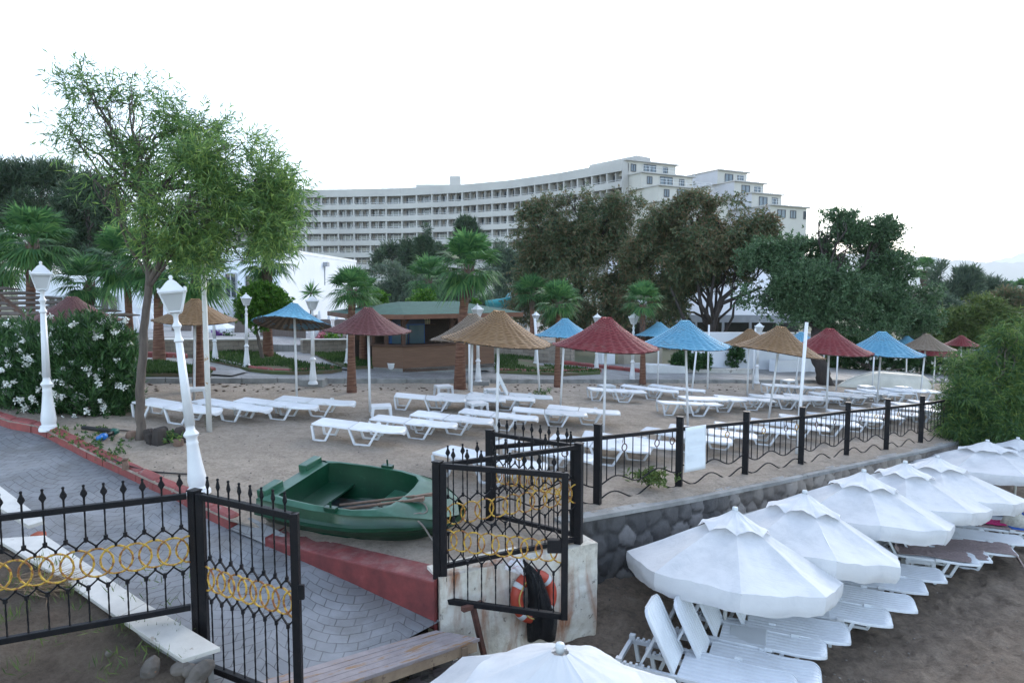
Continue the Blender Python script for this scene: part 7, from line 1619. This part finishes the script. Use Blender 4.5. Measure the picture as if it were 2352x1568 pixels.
# shrubs along the white wall
for i, (x, y, r) in enumerate(((zKf(1600, 880)), (zKf(1650, 860)), (zKf(1780, 900)), (zKf(1890, 905)), (zKf(2200, 890)), (zL(130, 660)), (zL(560, 700))) if False else ((1556, 833, 9), (1570, 826, 10), (1596, 836, 9), (1618, 834, 9), (1684, 824, 19))):
    p = T(x, y + 22, .1); tree("young_shrub", ["young dark shrub at the start of the white wall", "taller young shrub at the white wall's near part", "small dark shrub between the leaning trunks", "small dark shrub beside the dark trunk", "bushy dark shrub alone before the white wall"][i], p, None, [(x, y, r, r * 1.3), (x + r * .4, y - r, r * .5, r)], p.y, 220, 9, (.13, .05), M['lf_ole'], .03, 120 + i, cat="shrub", gate=0, Lt=.15, up=.4)
# dark wooden pergola at the frame's edge
pg = thing("pergola", "dark wooden pergola with a slatted hip roof at the frame's edge", "pergola", T(60, 800, .1)); ap = at(-40, 650, 17.5); ec = at(78, 742, 16.5); ed = at(-160, 742, 16.5); mb = MB(); M['grey_slat'] = mat("weathered_slat", (.13, .105, .085), (.075, .06, .05), 5, .8, .3, 20)
for k in range(8):
    u0, u1 = k / 8, (k + .72) / 8
    A0_, A1_, B0_, B1_ = ap.lerp(ed, u0), ap.lerp(ed, u1), ap.lerp(ec, u0), ap.lerp(ec, u1); mb.add([A0_, B0_, B1_ + UP * .03, A1_ + UP * .03], [(0, 1, 2, 3)])
    eb = ec + Vector((1.2, 2.8, 0)); C0_, C1_ = ap.lerp(eb, u0), ap.lerp(eb, u1); mb.add([B0_, C0_, C1_ + UP * .03, B1_ + UP * .03], [(0, 1, 2, 3)])
o = child_of(mb.obj("roof_slats", M['grey_slat']), pg); o.name = "roof"; o.modifiers.new("thick", 'SOLIDIFY').thickness = .03
mb = MB(); mb.bar(ap, ec, .1); mb.bar(ed, ec, .12, .16); mb.bar(ec - UP * .12, ec - UP * .12 + Vector((-6, 0, 0)), .1, .2); child_of(mb.obj("beam", M['darkwood']), pg)
mb = MB(); mb.bar(at(70, 748, 16.6), at(72, 850, 16.6), .16); child_of(mb.obj("post", M['darkwood']), pg)
mb = MB(); mb.bar(at(84, 748, 18.2), at(86, 830, 18.2), .14); child_of(mb.obj("post", M['darkwood']), pg)
# ------------------------------------------------------------------ small things near the oleander and on the sand
def stump(): 
    p = S(375, 1015); t = thing("tree_stump", "cluster of dark split tree stumps beside the slender trunk", "stump", p); g = random.Random(4)
    for i in range(9):
        x, y = g.uniform(-.28, .30), g.uniform(-.12, .14); h = g.uniform(.10, .26); r = g.uniform(.05, .10); mb = MB()
        mb.lathe([(r * 1.15, -.08), (r, h * .4), (r * .95, h * .85), (r * .7, h), (r * .2, h * .94)], 9, (x, y, 0), Matrix.Rotation(g.uniform(-.25, .25), 3, 'Y'), mod=lambda a, z: 1 + .22 * math.sin(a * 4 + i) + .1 * math.sin(a * 9)); mb.obj("stub", M['bark_dark'], t)
    return t
stump()
p = S(410, 1023); mb = MB(); mb.lathe([(.075, 0), (.08, .05), (.072, .10), (.0, .10)], 14, p); tag(mb.obj("log_piece", M['oldwood']), "small pale sawn log in front of the dark stump", "log")
p = S(331, 1008); mb = MB(); mb.lathe([(.10, -.05), (.09, .05), (.07, .10), (.0, .09)], 10, S(303, 1004), mod=lambda a, z: 1 + .2 * math.sin(a * 5)); tag(mb.obj("tree_stump", M['oldwood']), "small grey sawn stump on the hose side of the slender trunk", "stump")
mb = MB(); a_, c_, d_ = S(190, 990) + UP * .06, S(268, 1000) + UP * .07, S(236, 1013) + UP * .07; hs2 = thing("irrigation_pipe", "black irrigation pipe with a green elbow and blue end cap by the red kerb", "pipe", c_)
mb.tube([a_, c_, d_], .035, 12); child_of(mb.obj("pipe", mat("black_rubber", (.012, .013, .014), None, 5, .5), smooth=True), hs2)
mb = MB(); mb.tube([c_.lerp(a_, .12), c_, c_.lerp(d_, .25)], .048, 12); child_of(mb.obj("elbow", mat("green_pipe", (.01, .10, .07), None, 5, .45), smooth=True), hs2)
mb = MB(); e_ = (d_ - c_).normalized(); mb.tube([d_ - e_ * .06, d_, d_ + e_ * .02], [.05, .056, .05], 14); mb.tube([d_ + e_ * .02, d_ + e_ * .10], .042, 14); child_of(mb.obj("end_cap", mat("blue_pipe_cap", (.01, .16, .50), None, 5, .4), smooth=True), hs2)
rope([S(258, 1056) + UP * .02, S(290, 1072) + UP * .03, S(340, 1083) + UP * .015, S(400, 1089) + UP * .015, S(436, 1091) + UP * .02], "thin black cable lying on the sand towards the leaning lamp post", .011, "cable", bpy.data.materials["black_rubber"], name="cable")
rope([S(330, 1000) + UP * .02, S(305, 993) + UP * .02, S(270, 990) + UP * .02], "thin black hose behind the slender trunk", .012, "hose", bpy.data.materials["black_rubber"], name="hose")
mb = MB(); q = S(288, 1077); mb.lathe([(.05, 0), (.045, .06), (.03, .12), (.05, .15), (.01, .13)], 7, q, mod=lambda a, z: 1 + .35 * math.sin(a * 3)); tag(mb.obj("dry_stub", M['oldwood']), "small torn brown stub by the red kerb", "stub")
g = np.random.default_rng(55); Cw = []
for k in range(150):
    x, y = g.uniform(118, 300), g.uniform(985, 1066)
    if y - 985 > (x - 118) * .50 + 14 or (x > 255 and y < 1010): continue
    Cw.append(S(x, y))
V = sprays(np.array(Cw), np.tile([0, 0, 1.0], (len(Cw), 1)), 11, .09, .05, .022, g, .2, 1.0); o = link("weeds", leafmesh("weeds", V, M['lf_bush'])); o["kind"] = "stuff"; tag(o, "low green weeds growing between the red kerb and the oleander", "weeds")
def tuft(p, r, n, L, Wd, m, label, seed, name="weed_plant", up=.5):
    g = np.random.default_rng(seed); C_ = np.array(p) + g.standard_normal((n // 8, 3)) * np.array([r, r, r * .3]); C_[:, 2] = np.maximum(C_[:, 2], p[2]); V = sprays(C_, np.tile([0, 0, 1.0], (len(C_), 1)), 8, L * 1.6, L, Wd, g, up, .8, .3); return tag(link(name, leafmesh(name, V, m)), label, "plant")
pw_ = T(1495, 1122, 0); tuft(pw_ + UP * .06, .10, 420, .12, .03, M['lf_far'], "bright green weed growing under the sand fence", 3)
tuft(S(395, 1018) + UP * .03, .12, 200, .08, .025, M['lf_bush'], "small weed growing round the sawn log", 4)
tuft(S(1250, 912) + UP * .02, .12, 160, .12, .02, M['lf_bush'], "dry weed at the foot of the slanted white pole", 5)
tuft(S(478, 985) + UP * .02, .05, 60, .09, .012, M['lf_grey'], "thin grass blades at the foot of the chipped white pole", 6)
Cb = []
for k in range(130):
    x, y = g.uniform(0, 440), g.uniform(1290, 1560); q = hit(x, y, bankz); 
    if mnoise.noise(Vector((x * .02, y * .03, 1))) > .05: Cb += [q + Vector((g.normal() * .05, g.normal() * .05, 0)) for _ in range(9)]
Cb = np.array(Cb); V = leafquads(Cb, unit(np.array([0, 0, 1.0]) + g.standard_normal((len(Cb), 3)) * .55), .12, .009, g); o = link("grass_tufts", leafmesh("grass_tufts", V, M['lf_far'])); o["kind"] = "stuff"; tag(o, "sparse grass tufts on the earth bank behind the iron fence", "grass")
Cd = np.array([hit(70 + g.normal() * 28, 1345 + g.normal() * 9, bankz) for _ in range(260)]); V = leafquads(Cd + np.array([0, 0, .015]), unit(np.stack([np.abs(g.normal(1, .3, 260)), g.normal(0, .5, 260), g.normal(.12, .1, 260)], 1)), .34, .006, g); o = link("dry_grass", leafmesh("dry_grass", V, mat("dry_straw_blade", (.32, .23, .14), (.22, .15, .09), 10, .9))); o["kind"] = "stuff"; tag(o, "heap of dry brown grass behind the gold rings of the fence", "dry grass")
M['rock'] = mat("bank_rock", (.16, .14, .12), (.08, .07, .06), 4, .9, .6, 14, spots=((.34, .17, .09), 3, .6))
for i, (x, y, r, lab) in enumerate(((*z7(1790, 1310), .085, "grey stone in the earth bank under the slab's end"), (*z7(1865, 1335), .06, "small dark stone beside the grey stone under the slab"), (*z7(1975, 1345), .10, "big rust stained stone under the tip of the marble slab"), (*z7(1470, 1340), .10, "half buried pale stone in the earth bank"), (*z7(1065, 1175), .035, "small pale stone on the earth bank by the fence"), (*z7(1920, 1430), .11, "rough stone low under the marble slab by the hinge post"))):
    q = hit(x, y, bankz) if x < 430 else at(x, y, 5.2); mb = MB()
    mb.lathe([(r * .1, -r * .7), (r * .7, -r * .5), (r, 0), (r * .8, r * .45), (r * .3, r * .65), (.001, r * .68)], 12, q, Matrix.Rotation(i * 1.3, 3, 'X') @ Matrix.Rotation(.4 * i, 3, 'Y'), mod=lambda a, z: 1 + .2 * math.sin(2 * a + i) + .12 * math.sin(5 * a + z * 30)); tag(mb.obj("stone", M['rock'], bevel=.01), lab, "stone")
# pebbles, twigs and scraps on both sands
def litter(name, n, fn, area, m, label, seed, smin=.006, smax=.022, sq=.6):
    g = np.random.default_rng(seed); V, F_ = [], []
    for k in range(n):
        q = hit(g.uniform(area[0], area[2]), g.uniform(area[1], area[3]), fn); s = g.uniform(smin, smax); o = len(V); R_ = Matrix.Rotation(g.uniform(0, 6), 3, 'Z')
        for v in ((1, 0, 0), (0, .7, 0), (-1, 0, 0), (0, -.7, 0), (.1, 0, sq), (0, .1, -sq)): w = R_ @ Vector(v); V.append((q.x + w.x * s, q.y + w.y * s, q.z + w.z * s + s * .2))
        for i in range(4): F_ += [(o + i, o + (i + 1) % 4, o + 4), (o + (i + 1) % 4, o + i, o + 5)]
    o = link(name, npmesh(name, V, F_, 3, [m])); o["kind"] = "stuff"; tag(o, label, "litter"); return o
litter("pebbles", 420, sandz, (340, 900, 1300, 1180), mat("sand_pebble", (.34, .31, .28), (.12, .10, .085), 9, .9), "small pebbles and bark scraps scattered over the upper sand", 12)
litter("pebbles", 300, beachz, (1380, 1290, 2352, 1568), bpy.data.materials["sand_pebble"], "small pebbles and shell bits scattered over the lower beach", 13, .006, .02)
litter("dry_leaves", 220, sandz, (340, 882, 1700, 900), mat("brown_litter", (.11, .07, .04), (.07, .045, .03), 9, .9), "brown leaf litter gathered along the foot of the kerb", 14, .02, .07, .25)
# ------------------------------------------------------------------ far hills and the hazy air
def ridge(name, Y, prof, m, base=-60):
    mb = MB(); n = len(prof); xs = np.linspace(prof[0][0], prof[-1][0], 160); ys = np.interp(xs, [p[0] for p in prof], [p[1] for p in prof]); V = []
    for i, (x, y) in enumerate(zip(xs, ys)):
        t_ = at(x, y + 1.6 * math.sin(x * .09) + 1.2 * math.sin(x * .23 + 1), Y); V += [(t_.x, Y - 1500, base), (t_.x, Y - 500, t_.z * .45), (t_.x, Y, t_.z), (t_.x, Y + 1200, base)]
    mb.add(V, [(i * 4 + k, (i + 1) * 4 + k, (i + 1) * 4 + k + 1, i * 4 + k + 1) for i in range(159) for k in range(3)]); o = mb.obj(name, m, smooth=True, kind="structure"); return o
hm = mat("hill_scrub", (.10, .12, .08), (.07, .085, .06), .004, .95)
ridge("hills", 6500, [(1500, 640), (1800, 600), (2000, 578), (2090, 586), (2200, 597), (2290, 603), (2360, 602), (2600, 598), (2900, 640)], hm)
ridge("far_hills", 10500, [(2150, 640), (2290, 598), (2352, 580), (2450, 560), (2650, 590), (2900, 620)], hm)
m, n, b = newmat("haze_air"); n.nodes.remove(b); vp = n.nodes.new("ShaderNodeVolumePrincipled"); vp.inputs["Color"].default_value = (.96, .985, 1, 1); vp.inputs["Density"].default_value = 1.5e-4; vp.inputs["Anisotropy"].default_value = 0.0
n.links.new(vp.outputs[0], n.nodes["Material Output"].inputs["Volume"])
mb = MB(); mb.box((0, 5800, 600), (16000, 12600, 1220)); mb.v = [(x, y, -8.5 if z < 0 else 1100) for x, y, z in mb.v]; hz = mb.obj("haze", m); hz["kind"] = "stuff"; tag(hz, "pale blue air that veils the far hills", "haze")
SC.cycles.volume_bounces = 1; SC.cycles.volume_max_steps = 32
